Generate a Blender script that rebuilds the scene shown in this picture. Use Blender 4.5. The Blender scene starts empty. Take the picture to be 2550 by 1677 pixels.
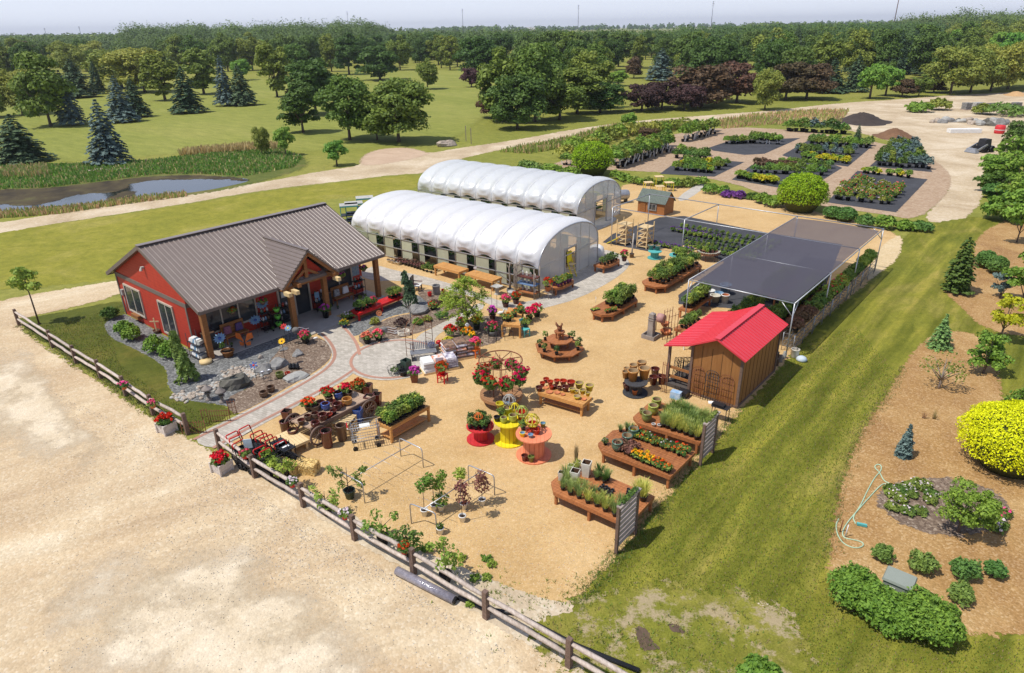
import bpy,math,random
import numpy as np
from mathutils import Vector,Matrix
from mathutils.geometry import tessellate_polygon

sc = bpy.context.scene
col = sc.collection
R = random.Random(11)
RN = np.random.default_rng(11)
PI = math.pi

# ------------------------------------------------------------------ camera (drone, 15 m up)
W0,H0,F0,PITCH,ROLL,CH = 2550,1677,1687.15,0.427346,-0.015559,15.0
_c,_s = math.cos(PITCH),math.sin(PITCH)
FW = Vector((0,_c,-_s)); _up = Vector((0,_s,_c)); _rt = Vector((1,0,0))
RT = _rt * math.cos(ROLL) + _up * math.sin(ROLL)
UP = _rt * -math.sin(ROLL) + _up * math.cos(ROLL)
CAM = Vector((0,0,CH))
# survey sheets: origin and scale of each enlarged photo sheet the site was measured from
SHEET = {'V': (0,0,.93333),'N': (0,0,1),'4': (0,480,2.371),'1': (850,360,3.1307),'2': (1500,420,2.9525),'3': (1450,720,3.9133),
         'A': (450,680,4.742),'B': (850,660,4.742),'C': (480,900,3.818),'D': (1050,820,3.9133),'E': (1350,1000,3.912),
         'F': (700,1080,3.4),'G': (1950,550,3.13),'H': (1950,1050,2.4967),'I': (1700,0,2.794),'J': (850,0,2.794),
         'K': (0,0,2.794),'L': (1100,1350,2.644)}

def at(s,x,y,z=0.0):
    """site position (metres) of a surveyed point lying at height z"""
    a,b,k = SHEET[s]
    d = FW * F0 + RT * (a+x/k-W0/2) - UP * (b+y/k-H0/2)
    t = (z-CH) / d.z
    return Vector((d.x*t,d.y*t,z))

def mpu(s,P):
    """metres per sheet unit at P"""
    return (P-CAM).dot(FW) / F0 / SHEET[s][2]

ANG = math.radians(-40.1355)          # the nursery is laid out on one rotated grid
GU = Vector((math.cos(ANG),math.sin(ANG),0)); GV = Vector((-math.sin(ANG),math.cos(ANG),0))
ORG = Vector((-22.72,37.05,0))
def LW(u,v,z=0.0): return ORG + GU * u + GV * v + Vector((0,0,z))

# ------------------------------------------------------------------ materials
def srgb(r,g,b,k=1.0):
    return tuple((((c/255)/12.92) if c/255 <= .04045 else (((c/255)+.055)/1.055) ** 2.4)*k for c in (r,g,b))

class NT:
    def __init__(s,name):
        s.m = bpy.data.materials.new(name); s.m.use_nodes = True
        s.t = s.m.node_tree; s.t.nodes.clear()
        s.out = s.n('ShaderNodeOutputMaterial')
    def n(s,typ,**kw):
        nd = s.t.nodes.new(typ)
        for k,v in kw.items():
            if k.startswith('_'): setattr(nd,k[1:],v)
            else: nd.inputs[k.replace('__',' ')].default_value = v
        return nd
    def l(s,a,b): s.t.links.new(a,b)
    def coord(s,kind='obj'):
        if kind == 'pos': return s.n('ShaderNodeNewGeometry').outputs['Position']
        tc = s.n('ShaderNodeTexCoord').outputs['Object']
        oi = s.n('ShaderNodeObjectInfo')
        mu = s.n('ShaderNodeVectorMath',_operation='MULTIPLY_ADD')
        cx = s.n('ShaderNodeCombineXYZ'); s.l(oi.outputs['Random'],cx.inputs[0]); s.l(oi.outputs['Random'],cx.inputs[1])
        s.l(cx.outputs[0],mu.inputs[0]); mu.inputs[1].default_value = (37,91,13); s.l(tc,mu.inputs[2])
        return mu.outputs[0]
    def noise(s,vec,scale,detail=4,rough=.6,dist=0):
        nd = s.n('ShaderNodeTexNoise',Scale=scale,Detail=detail,Roughness=rough,Distortion=dist); s.l(vec,nd.inputs['Vector']); return nd.outputs['Fac']
    def ramp(s,fac,stops):
        nd = s.n('ShaderNodeValToRGB'); s.l(fac,nd.inputs[0]); e = nd.color_ramp.elements
        while len(e) < len(stops): e.new(.5)
        for q,(p,c) in zip(e,stops): q.position = p; q.color = (*c[:3],1) if not isinstance(c,(int,float)) else (c,c,c,1)
        return nd.outputs['Color']
    def mix(s,fac,a,b,mode='MIX'):
        nd = s.n('ShaderNodeMix',_data_type='RGBA',_blend_type=mode)
        for sock,v in ((nd.inputs[0],fac),(nd.inputs[6],a),(nd.inputs[7],b)):
            if isinstance(v,(int,float)): sock.default_value = v
            elif isinstance(v,tuple): sock.default_value = (*v[:3],1)
            else: s.l(v,sock)
        return nd.outputs[2]
    def math(s,op,a,b=0.0,c=None):
        nd = s.n('ShaderNodeMath',_operation=op)
        for i,v in enumerate((a,b) if c is None else (a,b,c)):
            if isinstance(v,(int,float)): nd.inputs[i].default_value = v
            else: s.l(v,nd.inputs[i])
        return nd.outputs[0]
    def finish(s,color,rough=.8,bump=None,bstr=.3,bdist=.02,metal=0.,spec=.3,alpha=None,trans=0.0,emit=None):
        b = s.n('ShaderNodeBsdfPrincipled'); b.inputs['Roughness'].default_value = rough
        b.inputs['Metallic'].default_value = metal; b.inputs['Specular IOR Level'].default_value = spec
        if isinstance(color,tuple): b.inputs['Base Color'].default_value = (*color[:3],1)
        else: s.l(color,b.inputs['Base Color'])
        if bump is not None:
            bp = s.n('ShaderNodeBump',Strength=bstr,Distance=bdist); s.l(bump,bp.inputs['Height']); s.l(bp.outputs[0],b.inputs['Normal'])
        sh = b.outputs[0]
        if trans:
            tr = s.n('ShaderNodeBsdfTranslucent')
            if isinstance(color,tuple): tr.inputs[0].default_value = (*color[:3],1)
            else: s.l(color,tr.inputs[0])
            mx = s.n('ShaderNodeMixShader',Fac=trans); s.l(sh,mx.inputs[1]); s.l(tr.outputs[0],mx.inputs[2]); sh = mx.outputs[0]
        if alpha is not None:
            tp = s.n('ShaderNodeBsdfTransparent'); mx = s.n('ShaderNodeMixShader')
            if isinstance(alpha,(int,float)): mx.inputs[0].default_value = alpha
            else: s.l(alpha,mx.inputs[0])
            s.l(tp.outputs[0],mx.inputs[1]); s.l(sh,mx.inputs[2]); sh = mx.outputs[0]
        s.l(sh,s.out.inputs[0])
        return s.m

def mat(name,c,c2=None,scale=2.0,rough=.75,bump=0.,metal=0.,spec=.3,stretch=None,alpha=None,trans=0,detail=5):
    t = NT(name); v = t.coord()
    if stretch:
        mp = t.n('ShaderNodeMapping'); mp.inputs['Scale'].default_value = stretch; t.l(v,mp.inputs[0]); v = mp.outputs[0]
    if c2 is None: c2 = tuple(x*.72 for x in c)
    f = t.noise(v,scale,detail,.65)
    cc = t.ramp(f,[(.32,c2),(.66,c)])
    oi = t.n('ShaderNodeObjectInfo'); hs = t.n('ShaderNodeHueSaturation'); t.l(cc,hs.inputs['Color'])
    t.l(t.math('MULTIPLY_ADD',oi.outputs['Random'],.22,.89),hs.inputs['Value'])
    b = t.noise(v,scale*6,3) if bump else None
    return t.finish(hs.outputs[0],rough,b,bump,.01,metal,spec,alpha,trans)

LK = 1.15
def leafmat(name,c,c2,trans=.28,rand=.25,hue=.03,rough=.6):
    """c, c2: young and old leaf; each leaf and each plant differs a little"""
    c,c2 = [x*LK for x in c],[x*LK for x in c2]; t = NT(name)
    g = t.n('ShaderNodeNewGeometry'); oi = t.n('ShaderNodeObjectInfo')
    cc = t.mix(g.outputs['Random Per Island'],tuple(c2),tuple(c))
    hs = t.n('ShaderNodeHueSaturation'); t.l(cc,hs.inputs['Color'])
    t.l(t.math('MULTIPLY_ADD',oi.outputs['Random'],rand*2,1-rand),hs.inputs['Value'])
    t.l(t.math('MULTIPLY_ADD',oi.outputs['Random'],-hue*2,.5+hue),hs.inputs['Hue'])
    return t.finish(hs.outputs[0],rough,spec=.25,trans=trans)

# ------------------------------------------------------------------ mesh builder
class MB:
    def __init__(s): s.v = []; s.f = []; s.m = []; s.s = []
    def add(s,vs,fs,m=0,smooth=False):
        o = len(s.v); s.v.extend(tuple(x) for x in vs); s.f.extend(tuple(i+o for i in f) for f in fs)
        s.m.extend([m]*len(fs)); s.s.extend([smooth]*len(fs)); return s
    def box(s,c,d,rz=0.,m=0,taper=1.0,M=None):
        x,y,z = d[0] / 2,d[1] / 2,d[2] / 2; t = taper
        vs = [Vector(q) for q in ((-x,-y,-z),(x,-y,-z),(x,y,-z),(-x,y,-z),(-x*t,-y*t,z),(x*t,-y*t,z),(x*t,y*t,z),(-x*t,y*t,z))]
        if M is None: M = Matrix.Rotation(rz,3,'Z')
        vs = [M @ q+Vector(c) for q in vs]
        return s.add(vs,[(3,2,1,0),(4,5,6,7),(0,1,5,4),(1,2,6,5),(2,3,7,6),(3,0,4,7)],m)
    def bar(s,p,q,w,h,m=0,up=(0,0,1)):
        p = Vector(p); q = Vector(q); d = q - p; L = d.length
        if L < 1e-6: return s
        y = d / L; u = Vector(up)
        if abs(y.dot(u)) > .98: u = Vector((1,0,0))
        x = y.cross(u).normalized(); z = x.cross(y)
        M = Matrix((x,y,z)).transposed()
        return s.box((p+q)/2,(w,L,h),M=M,m=m)
    def tube(s,pts,r,n=6,m=0,cap=True):
        pts = [Vector(p) for p in pts]; k = len(pts); rs = r if isinstance(r,(list,tuple)) else [r] * k
        vs = []; u = None
        for i,p in enumerate(pts):
            d = (pts[min(i+1,k-1)]-pts[max(i-1,0)])
            d = d.normalized() if d.length > 1e-9 else Vector((0,0,1))
            if u is None:
                u = d.orthogonal().normalized()
            else:
                u = u - d * u.dot(d); u = u.normalized() if u.length > 1e-6 else d.orthogonal().normalized()
            w = d.cross(u)
            for j in range(n):
                a = 2 * PI * j / n; vs.append(p+(u*math.cos(a)+w*math.sin(a))*rs[i])
        fs = [(i*n+j,i*n+(j+1)%n,(i+1)*n+(j+1)%n,(i+1)*n+j) for i in range(k-1) for j in range(n)]
        if cap: fs += [tuple(range(n-1,-1,-1)),tuple(range((k-1)*n,k*n))]
        return s.add(vs,fs,m,True)
    def lathe(s,prof,n=16,c=(0,0,0),m=0,cap0=True,cap1=False,smooth=True,sq=None):
        """sq=4 with n=4 gives square section"""
        vs = []
        off = PI / 4 if n == 4 else 0
        for r,z in prof:
            for j in range(n):
                a = 2 * PI * j / n + off; vs.append((c[0]+r*math.cos(a),c[1]+r*math.sin(a),c[2]+z))
        k = len(prof)
        fs = [(i*n+j,i*n+(j+1)%n,(i+1)*n+(j+1)%n,(i+1)*n+j) for i in range(k-1) for j in range(n)]
        if cap0: fs.append(tuple(range(n-1,-1,-1)))
        if cap1: fs.append(tuple(range((k-1)*n,k*n)))
        return s.add(vs,fs,m,smooth and n > 4)
    def poly(s,pts,m=0): return s.add(pts,[tuple(range(len(pts)))],m)
    def prism(s,pts,z0,z1,m=0):
        n = len(pts); vs = [(p[0],p[1],z0) for p in pts] + [(p[0],p[1],z1) for p in pts]
        a = sum(pts[i][0]*pts[(i+1)%n][1]-pts[(i+1)%n][0]*pts[i][1] for i in range(n))
        if a < 0: vs = vs[n-1::-1] + vs[:n-1:-1]
        return s.add(vs,[tuple(range(n-1,-1,-1)),tuple(range(n,2*n))]+[(i,(i+1)%n,n+(i+1)%n,n+i) for i in range(n)],m)
    def leaves(s,P,N,size,asp=1.7,m=0,jit=.6):
        P = np.asarray(P,float); n = len(P)
        if n == 0: return s
        N = np.asarray(N,float) + RN.normal(0,jit,(n,3)); N /= np.linalg.norm(N,axis=1)[:,None] + 1e-9
        T = np.cross(N,RN.normal(0,1,(n,3))); T /= np.linalg.norm(T,axis=1)[:,None] + 1e-9
        B = np.cross(N,T); k = (np.asarray(size)*(.65+.7*RN.random(n)))[:,None]
        q = np.stack([P+T*k*asp/2,P+B*k/2,P-T*k*asp/2,P-B*k/2],1).reshape(-1,3)
        o = len(s.v); s.v.extend(map(tuple,q.tolist()))
        s.f.extend((o+4*i,o+4*i+1,o+4*i+2,o+4*i+3) for i in range(n))
        s.m.extend([m]*n if isinstance(m,int) else list(m)); s.s.extend([False]*n); return s
    def mesh(s,name):
        me = bpy.data.meshes.new(name); me.from_pydata(s.v,[],s.f)
        me.polygons.foreach_set('material_index',s.m); me.polygons.foreach_set('use_smooth',s.s); me.update(); return me

def ob(name,mb,mats,parent=None,loc=(0,0,0),rz=0.):
    me = mb.mesh(name) if isinstance(mb,MB) else mb
    if isinstance(mb,MB):
        for m in (mats if isinstance(mats,(list,tuple)) else [mats]): me.materials.append(m)
    o = bpy.data.objects.new(name,me); col.objects.link(o)
    o.location = loc; o.rotation_euler = (0,0,rz)
    if parent: o.parent = parent
    return o
def tag(o,label=None,cat=None,group=None,kind=None):
    for k,v in (('label',label),('category',cat),('group',group),('kind',kind)):
        if v: o[k] = v
    return o
def thing(name,label,cat,loc=(0,0,0),rz=0.,group=None,scale=1.0):
    o = bpy.data.objects.new(name,None); o.empty_display_size = .2; col.objects.link(o)
    o.location = loc; o.rotation_euler = (0,0,rz); o.scale = (scale,) * 3
    return tag(o,label,cat,group)
def dup(root,loc,rz=0.,scale=1.0,label=None,group=None):
    def cp(o,par):
        c = o.copy(); col.objects.link(c)
        if par: c.parent = par
        for ch in KIDS.get(o.name,[]): KIDS.setdefault(c.name,[]).append(cp(ch,c))
        return c
    if root.name not in KIDS: index(root)
    c = cp(root,None); c.location = loc; c.rotation_euler = (0,0,rz); c.scale = (scale,) * 3 if isinstance(scale,(int,float)) else scale
    for k,v in (('label',label),('group',group)):
        if v: c[k] = v
    return c
KIDS = {}
def index(o):
    KIDS[o.name] = list(o.children)
    for ch in o.children: index(ch)
class Proto:
    """first call moves the built original, later calls copy it with its parts"""
    def __init__(s,root): s.root = root; s.used = False; index(root)
    def __call__(s,loc,rz=None,scale=1.0,label=None,group=None):
        rz = R.uniform(0,2*PI) if rz is None else rz
        if not s.used:
            s.used = True; o = s.root; o.location = loc; o.rotation_euler = (0,0,rz); o.scale = (scale,) * 3 if isinstance(scale,(int,float)) else scale
            if label: o['label'] = label
            if group: o['group'] = group
            return o
        o = dup(s.root,loc,rz,scale,label,group)
        if not group and 'group' in o.keys(): del o['group']
        return o

# ------------------------------------------------------------------ ground sheets
def chaikin(pts,n):
    for _ in range(n):
        q = []
        for i,p in enumerate(pts):
            r = pts[(i+1)%len(pts)]; q += [p*.75+r*.25,p*.25+r*.75]
        pts = q
    return pts
def sheet(name,pts,z,m,rag=.3,smooth=2,step=.6,kind='structure'):
    pts = [Vector((p[0],p[1])) for p in pts]
    a = sum(pts[i].x*pts[(i+1)%len(pts)].y-pts[(i+1)%len(pts)].x*pts[i].y for i in range(len(pts)))
    if a < 0: pts = pts[::-1]
    pts = chaikin(pts,smooth)
    d = []
    for i,p in enumerate(pts):
        q = pts[(i+1)%len(pts)]; n = max(1,int((q-p).length/step))
        for k in range(n): d.append(p.lerp(q,k/n))
    n = len(d); nr = []
    for i in range(n):
        t = (d[(i+1)%n]-d[i-1]); nr.append(Vector((t.y,-t.x)).normalized() if t.length > 1e-9 else Vector((1,0)))
    far = [max(1.0,p.length/60) for p in d]
    ar = lambda t: sum(t[k-1].x*t[k].y-t[k].x*t[k-1].y for k in range(len(t))) / 2
    for _try in range(10):       # a narrower rim wherever the wide one would fold over itself
        out = [p+v*rag*.5*k for p,v,k in zip(d,nr,far)]; inn = [p-v*rag*.5*k for p,v,k in zip(d,nr,far)]
        fs = [(i,(i+1)%n,n+(i+1)%n,n+i) for i in range(n)]; tot = sum(abs(ar([out[i],out[(i+1)%n],inn[(i+1)%n],inn[i]])) for i in range(n))
        for t in tessellate_polygon([[Vector((p.x,p.y,0)) for p in inn]]):
            A = ar([inn[i] for i in t]); tot += abs(A)
            fs.append(tuple(n+i for i in (t if A > 0 else (t[0],t[2],t[1]))))
        if abs(tot-ar(out)) < .0008 * ar(out): break
        rag *= .6
    me = bpy.data.meshes.new(name)
    vs = [(p.x,p.y,z) for p in out] + [(p.x,p.y,z) for p in inn]
    me.from_pydata(vs,[],fs)
    at_ = me.attributes.new('edge','FLOAT','POINT'); at_.data.foreach_set('value',[0.]*n+[1.]*n)
    me.materials.append(m); me.update()
    o = bpy.data.objects.new(name,me); col.objects.link(o); o['kind'] = kind
    return o
def blob(name,pts,z,m):
    """star shaped patch that thins out from its middle to its rim"""
    pts = chaikin([Vector((p[0],p[1])) for p in pts],3); n = len(pts); c = sum(pts,Vector((0,0))) / n; vs = []
    if sum(p.x*q.y-q.x*p.y for p,q in zip(pts,pts[1:]+pts[:1])) < 0: pts = pts[::-1]
    ed = []
    for f,e in ((1,0.),(.8,.3),(.55,.75),(.3,1.)): vs += [(c.x+(p.x-c.x)*f,c.y+(p.y-c.y)*f,z) for p in pts]; ed += [e] * n
    fs = [(k*n+i,k*n+(i+1)%n,(k+1)*n+(i+1)%n,(k+1)*n+i) for k in range(3) for i in range(n)] + [tuple(range(3*n,4*n))]
    me = bpy.data.meshes.new(name); me.from_pydata(vs,[],fs); me.attributes.new('edge','FLOAT','POINT').data.foreach_set('value',ed); me.materials.append(m); me.update()
    o = bpy.data.objects.new(name,me); col.objects.link(o); o['kind'] = 'structure'
def edge_alpha(t,pos,scale=3.,amount=.9,soft=0.):
    """ragged border: the noise eats into the rim where the 'edge' attribute runs from 0 to 1"""
    e = t.n('ShaderNodeAttribute',_attribute_name='edge').outputs['Fac']
    nz = t.noise(pos,scale,5,.7)
    v = t.math('ADD',e,t.math('MULTIPLY_ADD',nz,amount*2,-amount))
    if soft:
        mr = t.n('ShaderNodeMapRange'); mr.inputs[1].default_value = .5 - soft; mr.inputs[2].default_value = .5 + soft; t.l(v,mr.inputs[0]); return mr.outputs[0]
    return t.math('GREATER_THAN',v,.5)
def stones(t,pos,scale,cols,rnd=1.0):
    vo = t.n('ShaderNodeTexVoronoi',Scale=scale,Randomness=rnd); t.l(pos,vo.inputs['Vector'])
    sx = t.n('ShaderNodeSeparateColor'); t.l(vo.outputs['Color'],sx.inputs[0])
    return t.ramp(sx.outputs[0],cols),vo.outputs['Distance']
def ground_mat(name,patches,pebble=None,pscale=14,pmix=.35,big=.25,rough=.9,bump=.25,rag=True,ragscale=3.,stretch=None,amount=.9,streak=0.,soft=0.):
    t = NT(name); pos = t.coord('pos'); v = pos
    if stretch:
        mp = t.n('ShaderNodeMapping',_vector_type='TEXTURE'); mp.inputs['Rotation'].default_value = (0,0,ANG); mp.inputs['Scale'].default_value = stretch; t.l(pos,mp.inputs[0]); v = mp.outputs[0]
    c = t.ramp(t.noise(v,big,8,.62,.6),patches)
    nf = t.noise(pos,5,4,.7)
    c = t.mix(.35,c,t.ramp(nf,[(.3,(.62,.62,.62)),(.7,(1.25,1.25,1.25))]),'MULTIPLY')
    h = nf
    if streak:      # wheel tracks: long faint bands
        mp = t.n('ShaderNodeMapping',_vector_type='TEXTURE'); mp.inputs['Rotation'].default_value = (0,0,.42); mp.inputs['Scale'].default_value = (9,.55,1); t.l(pos,mp.inputs[0])
        c = t.mix(streak,c,t.ramp(t.noise(mp.outputs[0],.55,4,.6,1.2),[(.36,(.72,.7,.68)),(.5,(1,1,1)),(.64,(1.22,1.22,1.2))]),'MULTIPLY')
    if pebble:
        pc,pd = stones(t,pos,pscale,pebble); c = t.mix(pmix,c,pc); h = t.math('ADD',nf,t.math('MULTIPLY',pd,-1.2))
    return t.finish(c,rough,h,bump,.04,spec=.2,alpha=edge_alpha(t,pos,ragscale,amount,soft) if rag else None)
# ------------------------------------------------------------------ camera, light, sky
cd = bpy.data.cameras.new('camera'); cam = bpy.data.objects.new('camera',cd); col.objects.link(cam)
cam.matrix_world = Matrix(((RT.x,UP.x,-FW.x,0),(RT.y,UP.y,-FW.y,0),(RT.z,UP.z,-FW.z,CH),(0,0,0,1)))
cd.sensor_width = 36; cd.sensor_fit = 'HORIZONTAL'; cd.lens = F0 / W0 * 36; cd.clip_start = .1; cd.clip_end = 20000
sc.camera = cam
SHD = Vector((.52,.18,-1.0)).normalized()      # direction the light travels
sd = bpy.data.lights.new('sun','SUN'); sd.energy = 4.7; sd.angle = math.radians(.53); sd.color = (1,.95,.86)
so = bpy.data.objects.new('sun',sd); col.objects.link(so); so.rotation_euler = SHD.to_track_quat('-Z','Y').to_euler()
wd = bpy.data.worlds.new('World'); sc.world = wd; wd.use_nodes = True
wn = wd.node_tree; bg = wn.nodes['Background']; sky = wn.nodes.new('ShaderNodeTexSky'); sky.sky_type = 'NISHITA'; sky.sun_disc = False
sky.sun_elevation = math.asin(-SHD.z); sky.sun_rotation = math.atan2(-SHD.x,-SHD.y); sky.altitude = 250; sky.air_density = 1.0; sky.dust_density = .25; sky.ozone_density = 6.0
tn = wn.nodes.new('ShaderNodeMix'); tn.data_type = 'RGBA'; tn.blend_type = 'MULTIPLY'; tn.inputs[0].default_value = 1; tn.inputs[7].default_value = (1.0,.985,1.13,1)
wn.links.new(sky.outputs[0],tn.inputs[6])
hz = wn.nodes.new('ShaderNodeMix'); hz.data_type = 'RGBA'; hz.inputs[7].default_value = (9.3,9.85,11.2,1)     # summer haze whitens the whole sky
tcw = wn.nodes.new('ShaderNodeTexCoord'); sxw = wn.nodes.new('ShaderNodeSeparateXYZ'); mrw = wn.nodes.new('ShaderNodeMapRange'); wn.links.new(tcw.outputs['Generated'],sxw.inputs[0]); wn.links.new(sxw.outputs[2],mrw.inputs[0])
mrw.inputs[1].default_value = 0; mrw.inputs[2].default_value = .26; mrw.inputs[3].default_value = .95; mrw.inputs[4].default_value = .25; wn.links.new(mrw.outputs[0],hz.inputs[0])
wn.links.new(tn.outputs[2],hz.inputs[6]); wn.links.new(hz.outputs[2],bg.inputs[0]); bg.inputs[1].default_value = .105
sc.view_settings.view_transform = 'Standard'; sc.view_settings.look = 'None'; sc.view_settings.exposure = -.06; sc.view_settings.gamma = 1
sc.render.engine = 'CYCLES'; sc.cycles.max_bounces = 6; sc.cycles.transparent_max_bounces = 16; sc.cycles.transmission_bounces = 4; sc.cycles.use_denoising = True
sc.cycles.caustics_reflective = False; sc.cycles.caustics_refractive = False

# ------------------------------------------------------------------ ground and surfaces
G1,G2,G3 = (.17,.19,.042),(.115,.145,.032),(.225,.215,.055)
def grass_mat(name,cols,big,stretch=None,stripes=0.,rag=True,bare=None,streak=0.):
    t = NT(name); pos = t.coord('pos'); v = pos
    mp = t.n('ShaderNodeMapping',_vector_type='TEXTURE'); mp.inputs['Rotation'].default_value = (0,0,ANG); mp.inputs['Scale'].default_value = stretch or (1,1,1); t.l(pos,mp.inputs[0]); v = mp.outputs[0]
    c = t.ramp(t.noise(v,big,9,.66,.5),[(.25,cols[1]),(.5,cols[0]),(.78,cols[2])])
    if stripes:
        m2 = t.n('ShaderNodeMapping',_vector_type='TEXTURE'); m2.inputs['Rotation'].default_value = (0,0,ANG); t.l(pos,m2.inputs[0])
        wv = t.n('ShaderNodeTexWave',Scale=.24,Distortion=4.5,Detail=5,Detail__Scale=.5); t.l(m2.outputs[0],wv.inputs['Vector'])
        c = t.mix(stripes,c,t.ramp(wv.outputs['Fac'],[(.25,(.66,.7,.6)),(.75,(1.3,1.25,1.3))]),'MULTIPLY')
    if streak:
        m3 = t.n('ShaderNodeMapping',_vector_type='TEXTURE'); m3.inputs['Rotation'].default_value = (0,0,ANG); m3.inputs['Scale'].default_value = (1,11,1); t.l(pos,m3.inputs[0])
        c = t.mix(streak,c,t.ramp(t.noise(m3.outputs[0],1.5,5,.65,.6),[(.34,(.62,.66,.55)),(.5,(1,1,1)),(.66,(1.5,1.35,1.45))]),'MULTIPLY')
    c = t.mix(.5,c,t.ramp(t.noise(pos,3.2,6,.75),[(.3,(.55,.58,.5)),(.7,(1.35,1.3,1.25))]),'MULTIPLY')
    c = t.mix(.8,c,t.ramp(t.noise(v,.9,7,.72),[(.3,(.66,.7,.62)),(.7,(1.22,1.18,1.2))]),'MULTIPLY')
    fine = t.noise(pos,22,3,.7)
    c = t.mix(.6,c,t.ramp(fine,[(.3,(.5,.52,.45)),(.7,(1.4,1.36,1.3))]),'MULTIPLY')
    if bare:
        bn = t.n('ShaderNodeMapRange'); bn.inputs[1].default_value = bare[1] - .03; bn.inputs[2].default_value = bare[1] + .04; t.l(t.noise(pos,bare[0],10,.8),bn.inputs[0]); c = t.mix(bn.outputs[0],c,t.mix(.4,bare[2],t.ramp(fine,[(.3,(.6,.6,.6)),(.7,(1.3,1.3,1.3))]),'MULTIPLY'))
    return t.finish(c,.9,fine,.5,.05,spec=.12,alpha=edge_alpha(t,pos,2.2) if rag else None)
ground_m = grass_mat('meadow_grass',[(.245,.255,.055),(.18,.20,.042),(.32,.295,.085)],.035,rag=False)
gb = MB(); s_ = 9000
gb.poly([(-s_,-400,-.004),(s_,-400,-.004),(s_,s_,-.004),(-s_,s_,-.004)])
tag(ob('ground',gb,ground_m),kind='structure')

def P(s,*xy): return [at(s,xy[i],xy[i+1]) for i in range(0,len(xy),2)]
GRAV = [(0,(.42,.33,.22)),(.3,(.55,.42,.28)),(.6,(.64,.5,.34)),(.85,(.72,.62,.46)),(1,(.85,.78,.66))]
lot_m = ground_mat('dusty_gravel',[(.34,(.43,.305,.175)),(.46,(.495,.365,.215)),(.56,(.565,.44,.275)),(.67,(.67,.56,.385))],GRAV,14,.26,.26,stretch=(1,1.5,1),streak=.3)
yard_m = ground_mat('tan_pea_gravel',[(.32,(.46,.29,.115)),(.5,(.54,.352,.15)),(.68,(.61,.42,.2))],[(0,(.36,.24,.12)),(.3,(.5,.33,.16)),(.6,(.6,.42,.22)),(.85,(.7,.53,.33)),(1,(.88,.76,.58))],26,.22,.35,streak=.14)
road_m = ground_mat('packed_drive',[(.36,(.38,.285,.175)),(.5,(.49,.385,.25)),(.63,(.6,.5,.36))],GRAV,6,.2,.18,amount=.7,ragscale=1.2)
dirt_m = ground_mat('sandy_dirt',[(.32,(.40,.32,.215)),(.5,(.5,.41,.29)),(.7,(.6,.52,.39))],GRAV,12,.25,.35,ragscale=1.6,amount=1.4)
mulch_m = ground_mat('wood_chip_mulch',[(.3,(.265,.145,.05)),(.5,(.395,.235,.082)),(.72,(.55,.375,.16))],[(0,(.13,.065,.03)),(.45,(.29,.15,.07)),(.8,(.45,.28,.15)),(1,(.66,.5,.34))],19,.32,.3,ragscale=4)
bed_m = ground_mat('brown_bark_mulch',[(.3,(.125,.085,.06)),(.55,(.19,.135,.1)),(.75,(.26,.2,.15))],[(0,(.08,.055,.04)),(.5,(.18,.13,.095)),(.85,(.3,.23,.17)),(1,(.5,.42,.33))],14,.55,.5)
grey_m = ground_mat('grey_trap_rock',[(.3,(.115,.118,.115)),(.6,(.165,.168,.162)),(.8,(.21,.21,.2))],[(0,(.06,.06,.06)),(.5,(.15,.152,.15)),(1,(.34,.34,.33))],13,.6,.5)
sand_m = ground_mat('sandy_gravel',[(.32,(.5,.37,.19)),(.5,(.58,.44,.24)),(.7,(.66,.53,.33))],GRAV,10,.2,.2)
brickp_m = ground_mat('reddish_brick_paving',[(.3,(.34,.235,.15)),(.55,(.40,.285,.19)),(.75,(.46,.345,.24))],[(0,(.28,.18,.11)),(.5,(.4,.28,.18)),(1,(.52,.41,.3))],5,.4,.3)
fabric_m = ground_mat('black_weed_fabric',[(.3,(.045,.046,.052)),(.7,(.075,.076,.085))],None,big=.6,bump=.1)
soil_m = ground_mat('dark_soil',[(.3,(.085,.058,.04)),(.7,(.16,.11,.075))],None,big=1.5,bump=.5,amount=1.2)
conc_m = ground_mat('concrete_walk',[(.3,(.4,.37,.32)),(.7,(.52,.48,.42))],None,big=.8,bump=.1)
strip_m = grass_mat('mown_lawn',[(.20,.205,.03),(.125,.148,.022),(.35,.29,.09)],.42,(1,3,1),stripes=.3,streak=.75)
dark_lawn_m = grass_mat('dark_green_lawn',[(.105,.12,.022),(.075,.095,.018),(.19,.165,.04)],.35)  # turf of a darker green beside the store
fair_m = grass_mat('fairway_grass',[(.255,.275,.065),(.20,.23,.05),(.33,.32,.095)],.06,(4,1,1),rag=True)
rough_m = grass_mat('rough_field_grass',[(.27,.26,.042),(.205,.215,.034),(.38,.33,.10)],.16)
patchy_m = grass_mat('patchy_grass',[(.20,.205,.032),(.125,.148,.024),(.35,.285,.09)],.42,bare=(.9,.535,(.37,.295,.175)))

# far side: fairways and pale fields
sheet('fairway',P('V',-150,260,120,235,450,190,900,165,1150,160,1180,200,1110,290,1040,330,840,345,700,352,450,352,250,372,-150,385),.0,fair_m,2,2,4)
sheet('distant_field',P('J',930,262,1150,262,1160,236,960,226),.02,ground_mat('pale_field',[(.3,(.36,.33,.15)),(.7,(.44,.40,.19))],None,big=.01,rag=False),.02,1,30)
sheet('distant_meadow',P('J',1540,300,2900,330,2900,268,2000,246,1560,240),.02,ground_mat('green_field',[(.3,(.28,.29,.12)),(.7,(.36,.345,.16))],None,big=.01,rag=False),.02,1,30)
sheet('roadside_grass',P('V',-300,690,300,655,640,575,700,470,860,455,980,440,985,408,930,408,800,424,620,444,400,482,150,519,-300,575),.0,rough_m,1,2)
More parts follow.
